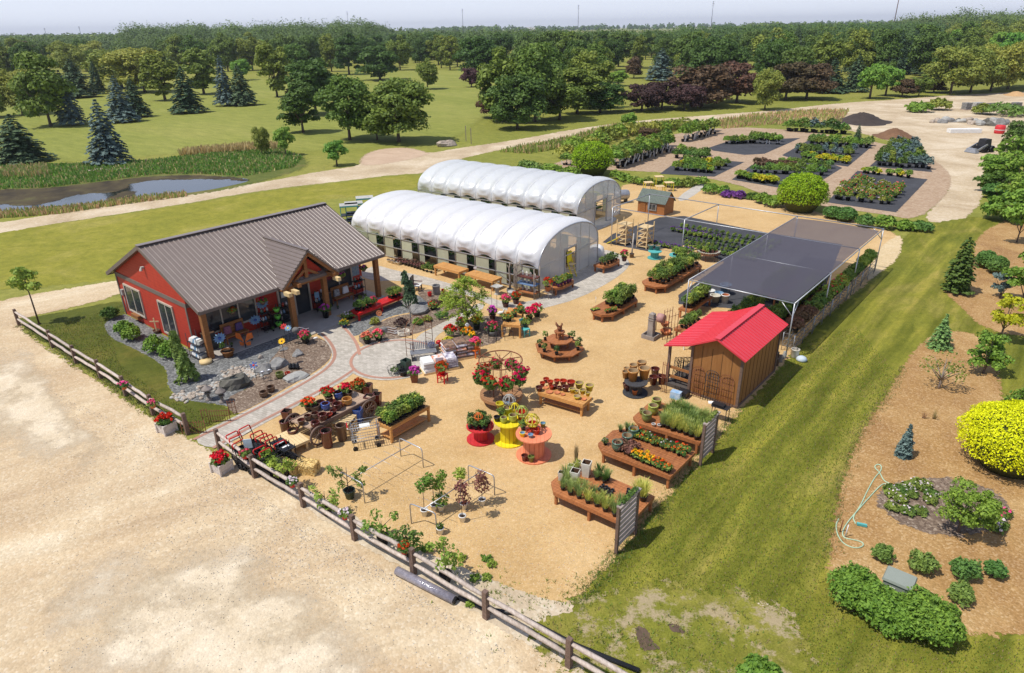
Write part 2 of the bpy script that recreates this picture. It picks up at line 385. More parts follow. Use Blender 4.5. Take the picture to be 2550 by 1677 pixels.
# pond
pond_pts = P('K',-900,1500,170,1474,430,1446,770,1404,920,1372,1100,1372,1450,1324,1570,1300,1740,1262,1700,1240,1400,1225,1100,1226,700,1270,350,1312,0,1325,-900,1330)
t = NT('pond_water'); pos = t.coord('pos')
b_ = t.n('ShaderNodeBsdfPrincipled',Roughness=.07); b_.inputs['Base Color'].default_value = (.03,.03,.022,1); b_.inputs['IOR'].default_value = 2.3; b_.inputs['Specular IOR Level'].default_value = 1.0
bp_ = t.n('ShaderNodeBump',Strength=.06,Distance=.03); t.l(t.noise(pos,5,3),bp_.inputs['Height']); t.l(bp_.outputs[0],b_.inputs['Normal']); t.l(b_.outputs[0],t.out.inputs[0])
sheet('pond_water',pond_pts,.012,t.m,.1,2)
marsh = ground_mat('marsh_mud',[(.35,(.035,.028,.018)),(.55,(.075,.058,.03)),(.7,(.11,.10,.04))],None,big=.35,bump=.4,amount=1.5,ragscale=.8)
for xy in ((-900,1430,0,1420,180,1440,420,1402,450,1375,560,1352,770,1345,860,1325,940,1262,1300,1248,1560,1250,1740,1262,1700,1240,1400,1222,1100,1224,700,1268,350,1310,0,1322,-900,1328),(160,1474,300,1440,450,1430,440,1452,300,1480),(740,1412,770,1360,930,1320,950,1360,860,1400)):
    sheet('marsh',P('K',*xy),.018,marsh,.6,2)
sheet('pond_bank',P('K',-900,1560,0,1520,430,1475,900,1410,1500,1340,1800,1270,2150,1170,2120,1090,1950,1030,1500,1060,1100,1105,800,1130,0,1145,-900,1160),.006,grass_mat('bank_grass',[(.13,.155,.04),(.095,.12,.032),(.24,.18,.085)],.25),1.5,2)
# drives
sheet('gravel_drive',P('V',-400,610,0,542,150,517,400,479,620,441,800,421,930,405,985,405,1010,387,1100,362,1200,341,1310,320,1420,302,1520,289,1640,280,1800,272,1960,300,2060,325,2130,350,2185,385,2210,430,2180,470,2140,515,2230,520,2285,470,2285,400,2300,360,2420,345,2700,330,2700,195,2380,214,2200,222,2100,231,1950,240,1800,257,1640,269,1480,281,1330,301,1200,326,1050,347,1000,357,960,350,900,347,845,362,840,386,760,396,600,426,440,451,140,496,0,518,-400,575),.004,road_m,.7,1)
sheet('gravel_lot',P('V',-700,780,0,702,40,690,130,676,250,656,300,648,305,668,265,690,180,712,110,728,45,742,50,770,120,818,172,852,230,890,290,930,352,975,430,1016,520,1066,600,1075,800,1180,1080,1310,1340,1390,1300,1440,1340,1520,1500,1660,1600,1800,0,2300,-1500,1700),.008,lot_m,.6,1)
# nursery yard
sheet('gravel_yard',P('V',505,1012,600,1082,700,1150,820,1232,960,1325,1080,1375,1230,1405,1335,1398,1440,1285,1530,1175,1640,1060,1720,955,1790,880,1865,795,1900,750,2040,640,2088,585,2098,548,2000,515,1890,492,1790,470,1690,452,1560,430,1450,425,1440,450,1200,480,985,480,890,560,860,600,700,700,600,850,560,962),.012,yard_m,.5,1)
sheet('sandy_dirt',P('V',960,1335,1040,1330,1100,1360,1180,1395,1335,1400,1330,1430,1560,1500,1750,1390,1800,1410,1700,1560,1650,1700,1480,1640,1330,1560,1130,1440,985,1360),.010,dirt_m,.7,1)
sheet('sandy_dirt',P('V',640,1112,720,1142,840,1212,960,1275,1060,1312,1150,1352,1260,1396,1335,1400,1330,1432,1130,1440,960,1338,825,1254,700,1176),.0155,dirt_m,.3,1)
dust_m = ground_mat('pale_dust',[(.34,(.55,.445,.295)),(.5,(.63,.525,.37)),(.66,(.72,.62,.465))],GRAV,16,.14,.5,amount=1.5,ragscale=.5,soft=.45)
for xy in ((80,1380,260,1260,420,1230,560,1260,680,1320,800,1420,900,1520,980,1620,900,1720,500,1760,250,1700,120,1540),(-200,850,60,790,140,900,220,1000,300,1060,180,1120,-100,1000)): blob('pale_dust',P('V',*xy),.0105,dust_m)
sheet('lawn',P('V',1335,1402,1440,1287,1530,1178,1620,1065,1720,955,1790,885,1868,795,1905,752,2045,642,2095,585,2100,548,2160,520,2290,500,2400,540,2700,700,2900,1200,2700,1900,1650,1900,1540,1620,1420,1480),.006,strip_m,.6,1)
sheet('patchy_lawn',P('V',1340,1402,1480,1360,1700,1370,1850,1420,1900,1600,1600,1900,1450,1620,1330,1555,1230,1490,1260,1420),.014,patchy_m,1.5,1)
for xy in ((1462,1452,1500,1445,1530,1500,1548,1520,1500,1530,1470,1490),(1540,1443,1580,1450,1600,1480,1560,1475)):
    blob('dark_soil_patch',P('V',*xy),.020,soil_m)
# garden by the store
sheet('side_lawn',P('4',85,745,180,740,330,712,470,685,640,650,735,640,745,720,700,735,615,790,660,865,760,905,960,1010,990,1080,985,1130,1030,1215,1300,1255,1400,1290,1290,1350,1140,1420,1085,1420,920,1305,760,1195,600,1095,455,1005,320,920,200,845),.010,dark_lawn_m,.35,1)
sheet('grey_gravel_bed',P('4',612,790,640,752,700,732,750,715,1140,945,1230,990,1380,950,1640,800,1780,740,1860,800,1840,850,1660,960,1500,1080,1480,1140,1400,1190,1385,1275,1300,1252,1130,1232,1060,1212,1008,1170,990,1130,990,1075,960,1012,760,905,655,862),.014,grey_m,.15,1)
sheet('mulch_bed',P('4',1392,1312,1500,1262,1700,1150,1860,1060,1940,1000,1968,930,1930,880,1880,858,1800,850,1690,885,1630,950,1560,1050,1490,1090,1470,1160,1380,1190,1330,1240,1360,1290),.018,bed_m,.15,1)
sheet('grey_gravel_border',P('B',0,830,170,856,300,770,450,680,560,615,820,560,960,550,1040,470,1010,400,850,340,700,420,300,600,60,720),.014,grey_m,.15,1)
sheet('mulch_bed',P('B',180,862,290,985,450,915,700,865,960,795,1330,625,1520,545,1530,390,1200,300,960,290,880,345,1050,465,970,560,820,575,560,630,450,690,300,780),.018,bed_m,.15,1)
sheet('mulch_bed',P('B',1225,800,1330,930,1500,1000,1690,960,1880,900,1960,780,1940,620,1700,600,1490,645),.018,bed_m,.3,1)
# paved walks
def paver_mat():
    t = NT('grey_pavers'); pos = t.coord('pos')
    mp = t.n('ShaderNodeMapping'); mp.inputs['Rotation'].default_value = (0,0,.5); t.l(pos,mp.inputs[0])
    br = t.n('ShaderNodeTexBrick',Scale=2.6,Mortar__Size=.014,Bias=0.,Brick__Width=.62,Row__Height=.36); t.l(mp.outputs[0],br.inputs['Vector'])
    br.inputs['Color1'].default_value = (.39,.355,.30,1); br.inputs['Color2'].default_value = (.52,.475,.41,1); br.inputs['Mortar'].default_value = (.27,.24,.2,1)
    c = t.mix(.5,br.outputs['Color'],t.ramp(t.noise(pos,1.2,6,.7),[(.3,(.7,.68,.66)),(.7,(1.2,1.2,1.2))]),'MULTIPLY')
    return t.finish(c,.85,br.outputs['Fac'],-.2,.02,spec=.2)
pav = paver_mat()
PATH = P('V',438,1020,560,963,640,922,720,876,758,852,775,828,765,802,742,778,700,752,760,728,800,752,822,782,840,812,846,836,830,862,790,892,700,940,600,992,502,1050)
sheet('paved_walk',PATH,.022,pav,.02,2)
cc = at('N',982,893); cr_ = 2.35
circ = [cc+Vector((math.cos(a),math.sin(a),0))*cr_ for a in np.linspace(0,2*PI,40,endpoint=False)]
sheet('paved_circle',circ,.026,pav,.02,0)
sheet('paved_walk',P('B',880,850,1130,720,1340,615,1480,545,1640,440,1700,500,1560,590,1470,655,1300,735,1130,830,1080,930,900,940),.020,pav,.02,1)
sheet('paved_walk',P('1',120,1010,270,940,420,985,640,1030,860,1090,1100,1175,1260,1230,1400,1240,1560,1200,1720,1100,1680,1010,1900,880,2040,820,2130,840,2210,880,2250,925,2225,975,2120,1060,1850,1205,1560,1285,1400,1310,1240,1290,1050,1200,850,1140,640,1090,400,1060,250,1070),.021,pav,.02,1)
sheet('concrete_walk',P('1',1850,690,1960,690,2110,620,2160,570,2040,560,1940,620),.018,conc_m,.05,1)
rb = mat('red_paver_band',(.44,.23,.16),(.36,.2,.15),6,.85)
def band(pts,w,z):
    m = MB(); n = len(pts)
    for i in range(n-1):
        d = (pts[i+1]-pts[i]).normalized(); d0 = (pts[i]-pts[i-1]).normalized() if i else d; d2 = (pts[i+2]-pts[i+1]).normalized() if i + 2 < n else d
        a = (d0+d).normalized(); b = (d+d2).normalized()
        na = Vector((-a.y,a.x,0)) * w / 2; nb = Vector((-b.y,b.x,0)) * w / 2
        m.add([pts[i]-na,pts[i+1]-nb,pts[i+1]+nb,pts[i]+na],[(0,1,2,3)])
    for i,v in enumerate(m.v): m.v[i] = (v[0],v[1],z)
    tag(ob('paver_band',m,rb),kind='structure')
def curve(pts,n=3):
    for _ in range(n):
        q = [pts[0]]
        for a,b in zip(pts,pts[1:]): q += [a*.75+b*.25,a*.25+b*.75]
        pts = q + [pts[-1]]
    return pts
band(curve(P('V',450,1023,562,969,643,928,724,882,764,856,782,828,771,800,748,776)),.16,.030)
band(curve(P('V',495,1043,598,985,697,934,785,886,826,858)),.16,.032)
band(curve(P('V',836,826,830,800,812,775,792,756)),.16,.034)
band([cc+Vector((math.cos(a),math.sin(a),0))*(cr_-.22) for a in np.linspace(0,2*PI,61)],.15,.037)
# right-hand planting bed and back nursery
sheet('wood_chip_bed',P('V',1925,1300,1942,1200,1965,1090,2010,990,2062,920,2098,855,2130,808,2180,772,2250,770,2300,800,2322,870,2330,950,2430,1000,2700,1100,2700,1500,2380,1478,2230,1472,2060,1452,1962,1405,1930,1350),.014,mulch_m,.5,1)
sheet('wood_chip_bed',P('V',2185,672,2225,705,2290,770,2430,790,2700,830,2700,560,2360,500,2262,552,2268,620),.014,mulch_m,.5,1)
sheet('brown_mulch_patch',P('V',2030,1165,2060,1130,2130,1112,2230,1110,2330,1150,2360,1200,2300,1240,2180,1250,2080,1215),.018,bed_m,.5,1)
sheet('brick_paving',P('V',1262,388,1330,368,1420,345,1560,312,1700,295,1840,302,1960,318,2060,335,2150,362,2200,392,2214,425,2190,465,2130,512,2060,500,1930,482,1800,462,1700,424,1560,402,1430,396),.010,brickp_m,.4,1)
sheet('concrete_walk',P('2',560,205,700,115,780,120,640,225,560,245),.016,conc_m,.1,1)
for xy in ((180,1030,330,980,820,962,570,1072,430,1080,210,1050),(690,1082,880,975,1330,1010,1150,1162,760,1105),(340,1252,480,1150,1000,1125,1110,1170,950,1270,690,1312),
           (1000,1410,1215,1190,1705,1250,1485,1480),(-160,1212,0,1095,430,1130,220,1232),(1300,1160,1470,1010,1600,1010,1740,1200)):
    sheet('black_fabric_bed',P('I',*xy),.016,fabric_m,.1,0)
sheet('black_fabric_bed',P('2',0,545,80,480,420,360,600,350,1190,470,1760,560,1560,1080,560,1000,560,930,900,690,640,560,330,610),.016,fabric_m,.1,0)
sheet('sandy_patch',P('V',835,386,842,362,880,347,945,343,985,352,1000,360,900,382),.012,ground_mat('pinkish_sand',[(.3,(.45,.32,.22)),(.7,(.55,.41,.29))],None,big=.5),.8,1)
sheet('sandy_patch',P('V',2060,560,2100,545,2090,600,2040,640,2010,655,2030,600),.014,sand_m,.4,1)
# ------------------------------------------------------------------ shared materials
def wood(name,c,c2=None,rough=.7): return mat(name,c,c2 or tuple(x*.6 for x in c),2.2,rough,.2,stretch=(6,1,6))
M = dict(
    cedar=wood('cedar_stain',(.43,.165,.06),(.26,.095,.035),.6),oak=wood('honey_wood',(.62,.32,.10),(.46,.22,.07),.6),pine=wood('raw_pine',(.72,.55,.30),(.58,.42,.22)),
    grey_wood=wood('weathered_grey_wood',(.44,.37,.33),(.25,.2,.175)),post_wood=wood('dark_fence_post',(.20,.13,.10),(.12,.08,.06)),rail_wood=wood('pale_split_rail',(.56,.48,.42),(.36,.29,.24)),
    timber=wood('porch_timber',(.36,.155,.05),(.22,.09,.03)),log_end=mat('cut_log_end',(.72,.55,.28),(.6,.42,.2),5),
    steel=mat('galvanised_steel',(.50,.51,.53),(.38,.39,.41),4,.4,metal=.6),dark_steel=mat('dark_metal',(.05,.05,.055),None,4,.45,metal=.3),rust=mat('rusty_iron',(.26,.095,.045),(.15,.06,.03),9,.8),
    black=mat('black_plastic',(.022,.022,.025),None,4,.4),tray=mat('black_tray',(.018,.018,.02),None,4,.5),soil=mat('potting_soil',(.06,.04,.028),(.03,.02,.015),20,.95),
    white=mat('white_plastic',(.78,.77,.74),(.68,.67,.64),3,.5),cream=mat('cream_glaze',(.72,.68,.58),(.6,.55,.46),4,.35),white_wood=wood('whitewashed_boards',(.66,.60,.55),(.45,.4,.36)),
    terra=mat('terracotta',(.56,.20,.085),(.45,.15,.06),5,.8),maroon=mat('oxblood_glaze',(.135,.032,.022),(.085,.02,.014),5,.22,spec=.6),redglz=mat('red_glaze',(.48,.045,.015),(.36,.03,.01),4,.25,spec=.6),ochre=mat('ochre_glaze',(.50,.24,.06),(.38,.17,.04),4,.3,spec=.5),
    yellow=mat('yellow_paint',(.80,.66,.02),(.68,.55,.02),4,.5),yglaze=mat('yellow_green_glaze',(.58,.47,.02),(.45,.38,.02),4,.3,spec=.5),lime=mat('lime_glaze',(.40,.44,.08),(.30,.34,.06),4,.3,spec=.5),olive=mat('olive_glaze',(.20,.23,.055),(.13,.15,.04),4,.3,spec=.5),
    jade=mat('jade_glaze',(.10,.17,.115),(.055,.11,.075),4,.25,spec=.6),blue=mat('cobalt_glaze',(.06,.12,.38),(.035,.07,.25),4,.22,spec=.6),ltblue=mat('pale_blue_glaze',(.22,.36,.5),(.16,.27,.4),4,.3,spec=.5),brown=mat('brown_glaze',(.15,.085,.05),(.09,.05,.032),5,.35,spec=.5),greenpot=mat('dark_green_plastic',(.05,.08,.06),None,3,.5),
    red=mat('red_paint',(.62,.02,.02),(.5,.016,.016),3,.45),redspool=mat('crimson_paint',(.60,.035,.04),(.48,.03,.035),4,.6),orange=mat('salmon_paint',(.74,.25,.13),(.64,.20,.10),4,.6),orange2=mat('orange_paint',(.75,.17,.03),None,4,.5),teal=mat('teal_paint',(.10,.42,.40),(.08,.34,.33),4,.6),
    stone=mat('grey_boulder',(.27,.262,.25),(.15,.146,.14),3,.85,.6),darkstone=mat('mossy_stone',(.15,.14,.12),(.07,.07,.055),3,.85,.6),cobble=mat('pale_cobble',(.43,.36,.29),(.29,.24,.19),3,.85,.3),concrete=mat('cast_concrete',(.30,.26,.23),(.21,.18,.16),3,.9,.2),lstone=mat('pale_concrete',(.44,.43,.4),(.31,.31,.285),4,.9,.2),
    inglz=mat('unglazed_inside',(.42,.30,.17),(.34,.24,.13),4,.8),straw=mat('straw',(.74,.56,.24),(.55,.38,.14),9,.9,.5),bark=mat('tree_bark',(.16,.12,.09),(.09,.065,.05),5,.9,.4),ltbark=mat('pale_bark',(.36,.3,.25),(.22,.18,.14),5,.9,.3),birch=mat('birch_bark',(.62,.58,.52),(.3,.27,.25),6,.8),
    glass=mat('dark_window_glass',(.03,.035,.04),(.06,.065,.07),.6,.06,spec=.8),trim=mat('taupe_trim',(.17,.135,.115),(.14,.11,.095),3,.6),hose=mat('pale_green_hose',(.45,.6,.42),None,3,.5),paper=mat('white_card',(.78,.78,.76),(.7,.7,.68),2,.6),
    fl_red=leafmat('red_petals',(.70,.012,.02),(.5,.006,.012),.3),fl_pink=leafmat('pink_petals',(.82,.10,.25),(.7,.06,.18),.3),fl_coral=leafmat('coral_petals',(.85,.2,.16),(.75,.12,.1),.3),fl_yel=leafmat('yellow_petals',(.85,.58,.02),(.75,.4,.01),.3),fl_org=leafmat('orange_petals',(.8,.17,.02),(.65,.1,.015),.3),fl_white=leafmat('white_petals',(.8,.74,.74),(.7,.55,.6),.3),fl_mag=leafmat('magenta_petals',(.72,.10,.55),(.55,.06,.42),.3),fl_pur=leafmat('purple_petals',(.2,.07,.33),(.12,.05,.22),.3),
    leaf=leafmat('green_leaves',(.19,.27,.05),(.075,.135,.028)),dleaf=leafmat('dark_green_leaves',(.10,.165,.042),(.042,.08,.022)),lleaf=leafmat('light_green_leaves',(.30,.40,.06),(.15,.24,.04)),grass=leafmat('ornamental_grass',(.60,.60,.15),(.30,.37,.08),.45),bgrass=leafmat('blue_green_grass',(.40,.48,.16),(.21,.3,.09),.45),bronze=leafmat('bronze_leaves',(.24,.12,.075),(.12,.06,.042)),gold=leafmat('golden_leaves',(.50,.47,.02),(.30,.33,.015),.25),lime_l=leafmat('lime_leaves',(.33,.42,.03),(.17,.28,.02),.25),seed=leafmat('dry_seed_heads',(.4,.3,.15),(.3,.21,.1)),
)
SL = M['soil']

# ------------------------------------------------------------------ the store (local axes: x = towards the yard, y = along the ridge)
def siding():
    t = NT('red_lap_siding'); v = t.n('ShaderNodeTexCoord').outputs['Object']; sx = t.n('ShaderNodeSeparateXYZ'); t.l(v,sx.inputs[0])
    f = t.math('FRACT',t.math('MULTIPLY',sx.outputs[2],5.6))
    c = t.ramp(t.noise(v,3,5),[(.3,(.42,.038,.02)),(.7,(.50,.052,.028))])
    c = t.mix(1.,c,t.ramp(f,[(0,(.55,.5,.5)),(.1,(1,1,1)),(1,(1,1,1))]),'MULTIPLY')
    return t.finish(c,.6,f,.5,.02,spec=.3)
red_m = siding()
roof_m = mat('brown_metal_roof',(.20,.158,.135),(.175,.138,.118),1.5,.3,metal=.0,spec=.5)
HL,HW = 10.95,8.34
RU,RZ = 4.95,5.08; FU,FZ = 10.35,2.80; BU,BZ = -.38,2.55; V0,V1 = -.32,11.25
def rib(w,p,q,nrm,wd=.085,h=.034):
    d = (q-p).normalized(); s_ = d.cross(nrm).normalized(); pr = [(-.5,0),(-.36,.45),(-.2,.85),(0,1),(.2,.85),(.36,.45),(.5,0)]; vs = []
    for e in (p,q): vs += [e+s_*wd*a+nrm*(h*b+.002) for a,b in pr]
    w.add(vs,[(i,i+1,8+i,7+i) for i in range(6)],0,True)
store = thing('store_building','red clapboard store with brown ribbed metal roof, gabled entrance and timber porch','building',ORG,ANG)
def roof_z(u): return FZ + (FU-u) * (RZ-FZ) / (FU-RU) if u > RU else BZ + (u-BU) * (RZ-BZ) / (RU-BU)
w = MB()
gab = [(0,0),(HW,0),(HW,roof_z(HW)-.12),(RU,RZ-.12),(0,roof_z(0)-.12)]
for y in (0,HL): w.poly([(u,y,z) for u,z in (gab if y == 0 else gab[::-1])])
w.poly([(0,HL,0),(0,0,0),(0,0,gab[4][1]),(0,HL,gab[4][1])]); w.poly([(HW,0,0),(HW,HL,0),(HW,HL,gab[2][1]),(HW,0,gab[2][1])])
ob('wall',w,red_m,store)
w = MB()
for a,b in (((BU,BZ),(RU,RZ)),((RU,RZ),(FU,FZ))):
    d = Vector((b[0]-a[0],0,b[1]-a[1])); nrm = Vector((-d.z,0,d.x)).normalized()
    A_,B_ = Vector((a[0],0,a[1])),Vector((b[0],0,b[1]))
    q = [A_+Vector((0,V0,0)),B_+Vector((0,V0,0)),B_+Vector((0,V1,0)),A_+Vector((0,V1,0))]
    w.add([p for p in q]+[p-nrm*.10 for p in q],[(0,1,2,3),(7,6,5,4),(0,4,5,1),(1,5,6,2),(2,6,7,3),(3,7,4,0)])
    for k in range(47):
        y = V0 + .03 + (V1-V0-.06) * k / 46
        rib(w,A_+Vector((0,y,0)),B_+Vector((0,y,0)),nrm)
rf = ob('roof',w,roof_m,store)
w = MB(); w.bar((RU,V0-.02,RZ+.055),(RU,V1+.02,RZ+.055),.36,.03); ob('ridge_cap',w,roof_m,rf)
w = MB()
for y in (V0-.015,V1+.015):
    w.bar((BU,y,BZ-.06),(RU,y,RZ-.06),.03,.2); w.bar((RU,y,RZ-.06),(FU,y,FZ-.06),.03,.2)
w.bar((FU+.02,V0,FZ-.08),(FU+.02,V1,FZ-.08),.04,.16); w.bar((BU-.02,V0,BZ-.08),(BU-.02,V1,BZ-.08),.04,.16)
ob('fascia',w,M['trim'],rf)
w = MB(); w.box((HW/2,-.018,2.52),(HW+.06,.03,.24))
for u in (.05,HW-.05): w.box((u,-.02,1.2),(.14,.034,2.4))
w.box((HW+.02,HL/2,2.52),(.03,HL,.2)); ob('wall_trim',w,M['trim'],store)
def window(par,u0,u1,z0,z1,y=None,x=None,n=2,fm=None):
    """window lying on a plane y (gable) or x (front)"""
    fm = fm or mat_tan; w = MB(); c = .09
    def bx(a0,a1,b0,b1,d):
        if y is not None: w.box(((a0+a1)/2,y-d/2,(b0+b1)/2),(a1-a0,d,b1-b0))
        else: w.box((x+d/2,(a0+a1)/2,(b0+b1)/2),(d,a1-a0,b1-b0))
    bx(u0-c,u1+c,z1,z1+c,.07); bx(u0-c,u1+c,z0-c,z0,.07); bx(u0-c,u0,z0,z1,.07); bx(u1,u1+c,z0,z1,.07)
    for k in range(1,n): m_ = u0 + (u1-u0) * k / n; bx(m_-.035,m_+.035,z0,z1,.06)
    f = ob('window',w,fm,par); w = MB(); bx(u0,u1,z0,z1,.03); ob('pane',w,M['glass'],f)
mat_tan = mat('almond_window_frame',(.50,.44,.36),(.44,.38,.31),3,.5)
window(store,.95,2.85,.55,2.02,y=0,n=2); window(store,5.15,6.65,.3,2.02,y=0,n=2)
window(store,.7,3.6,.75,2.1,x=HW,n=3); window(store,8.3,10.1,.75,2.1,x=HW,n=2)
w = MB(); w.box((HW+.03,6.05,1.08),(.06,1.9,2.16)); d_ = ob('door',w,M['glass'],store)
w = MB()
for y in (5.05,6.05,7.05): w.box((HW+.05,y,1.1),(.1,.09,2.2))
w.box((HW+.05,6.05,2.22),(.1,2.1,.1)); ob('door_frame',w,mat_tan,d_)
w = MB(); w.box((HW+.9,HL/2+.1,.03),(1.9,HL+.3,.06)); w.box((10.6,6.05,.034),(1.6,2.6,.06)); ob('porch_floor',w,conc_m if False else mat('porch_slab',(.4,.37,.33),(.33,.3,.27),2,.85),store)
for v in (.04,4.95,7.15,10.9):
    w = MB(); w.box((9.84,v,1.38),(.26,.26,2.66)); p_ = ob('porch_post',w,M['timber'],store)
w = MB(); w.box((9.84,HL/2,2.66),(.22,HL+.2,.24)); ob('porch_beam',w,M['timber'],store)
w = MB(); w.lathe([(.3,0),(.3,.16)],14,(10.02,-.35,0),cap1=True); tag(ob('log_round',w,M['log_end'],None,ORG,ANG),'sawn log slice lying at the foot of the corner porch post','log')
# entrance gable
DU,DV,DW,DZ,DA = 10.72,5.85,1.82,2.72,4.42
w = MB()
for sgn in (-1,1):
    y1 = DV + sgn * DW
    def mu(z): return FU - (z-FZ) * (FU-RU) / (RZ-FZ)     # where the main slope is at height z
    a = Vector((DU,DV,DA)); b = Vector((DU,y1,DZ)); c = Vector((FU+.05,y1,DZ)); d = Vector((mu(DA),DV,DA))
    nrm = (b-a).cross(d-a).normalized(); nrm = nrm if nrm.z > 0 else -nrm; up = nrm * .03
    q = [a+up,b+up,c+up,d+up]; lo = [p-nrm*.09 for p in q]
    fs = [(0,1,2,3),(7,6,5,4),(0,4,5,1),(1,5,6,2)]
    if sgn > 0: fs = [f[::-1] for f in fs]
    w.add(q+lo,fs)
    for k in range(12):
        f = (k+.5) / 12; p0 = a.lerp(b,f) + up; p1 = d.lerp(c,f) + up
        rib(w,p0,p1,nrm,.08,.035)
w.bar((DU+.02,DV,DA+.05),(mu(DA),DV,DA+.05),.2,.05)
ob('entry_roof',w,roof_m,store)
w = MB()
for sgn in (-1,1): w.bar((DU-.12,DV,DA-.16),(DU-.12,DV+sgn*DW*.98,DZ-.13),.14,.2); w.bar((DU-.5,DV+sgn*1.2,2.52),(DU-.5,DV+sgn*.1,3.25),.12,.14)
w.box((DU-.5,DV,2.62),(.2,2*DW-.2,.22)); w.box((DU-.5,DV,3.3),(.16,.2,1.5)); w.box((9.84,4.95,2.75),(2.2,.2,.2)); w.box((9.84,7.15,2.75),(2.2,.2,.2)); ob('timber_truss',w,M['timber'],store)
for y in (4.55,7.2,4.1): ob('beam_end',MB().box((DU+.35,y,2.56),(.5,.2,.2)),M['log_end'],store)
w = MB(); w.add([(DU-.6,DV-1.3,2.75),(DU-.6,DV+1.3,2.75),(DU-.6,DV,4.1)],[(0,1,2)]); ob('gable_panel',w,red_m,store)
w = MB(); w.box((.55,-.07,1.5),(.2,.14,.34)); w.tube([(.55,-.05,1.3),(.55,-.05,.3)],.03); ob('electric_meter',w,M['lstone'],store)
w = MB(); w.box((4.3,-.08,3.75),(.16,.16,.1)); w.lathe([(.06,0),(.09,-.12)],8,(4.3,-.17,3.72)); ob('wall_lamp',w,M['lstone'],store)
w = MB(); w.box((1.9,-.14,.38),(.9,.22,.2)); ob('window_box',w,M['timber'],store)

# ------------------------------------------------------------------ greenhouses
def film_mat(name,a,c,rough=.25):
    t = NT(name); v = t.n('ShaderNodeTexCoord').outputs['Object']
    mp = t.n('ShaderNodeMapping'); mp.inputs['Scale'].default_value = (1.2,.35,.35); mp.inputs['Rotation'].default_value = (0,0,.25); t.l(v,mp.inputs[0])
    nz = t.noise(mp.outputs[0],2.6,5,.55,.8)
    b = t.n('ShaderNodeBsdfPrincipled',Roughness=rough); b.inputs['Base Color'].default_value = (*c,1); b.inputs['Specular IOR Level'].default_value = .6
    bp = t.n('ShaderNodeBump',Strength=.35,Distance=.12); t.l(nz,bp.inputs['Height']); t.l(bp.outputs[0],b.inputs['Normal'])
    tr = t.n('ShaderNodeBsdfTranslucent',Color=(*c,1)); m1 = t.n('ShaderNodeMixShader',Fac=.22); t.l(b.outputs[0],m1.inputs[1]); t.l(tr.outputs[0],m1.inputs[2])
    tp = t.n('ShaderNodeBsdfTransparent'); m2 = t.n('ShaderNodeMixShader',Fac=a); t.l(tp.outputs[0],m2.inputs[1]); t.l(m1.outputs[0],m2.inputs[2]); t.l(m2.outputs[0],t.out.inputs[0])
    return t.m
film_w = film_mat('white_poly_film',.95,(.85,.85,.86),.3); film_w2 = film_mat('cloudy_poly_film',.84,(.80,.82,.84),.32); film_end = film_mat('clear_end_film',.68,(.74,.76,.76),.15)
curtain_m = mat('pale_roll_curtain',(.64,.65,.48),(.55,.57,.42),1.5,.6,trans=.3)
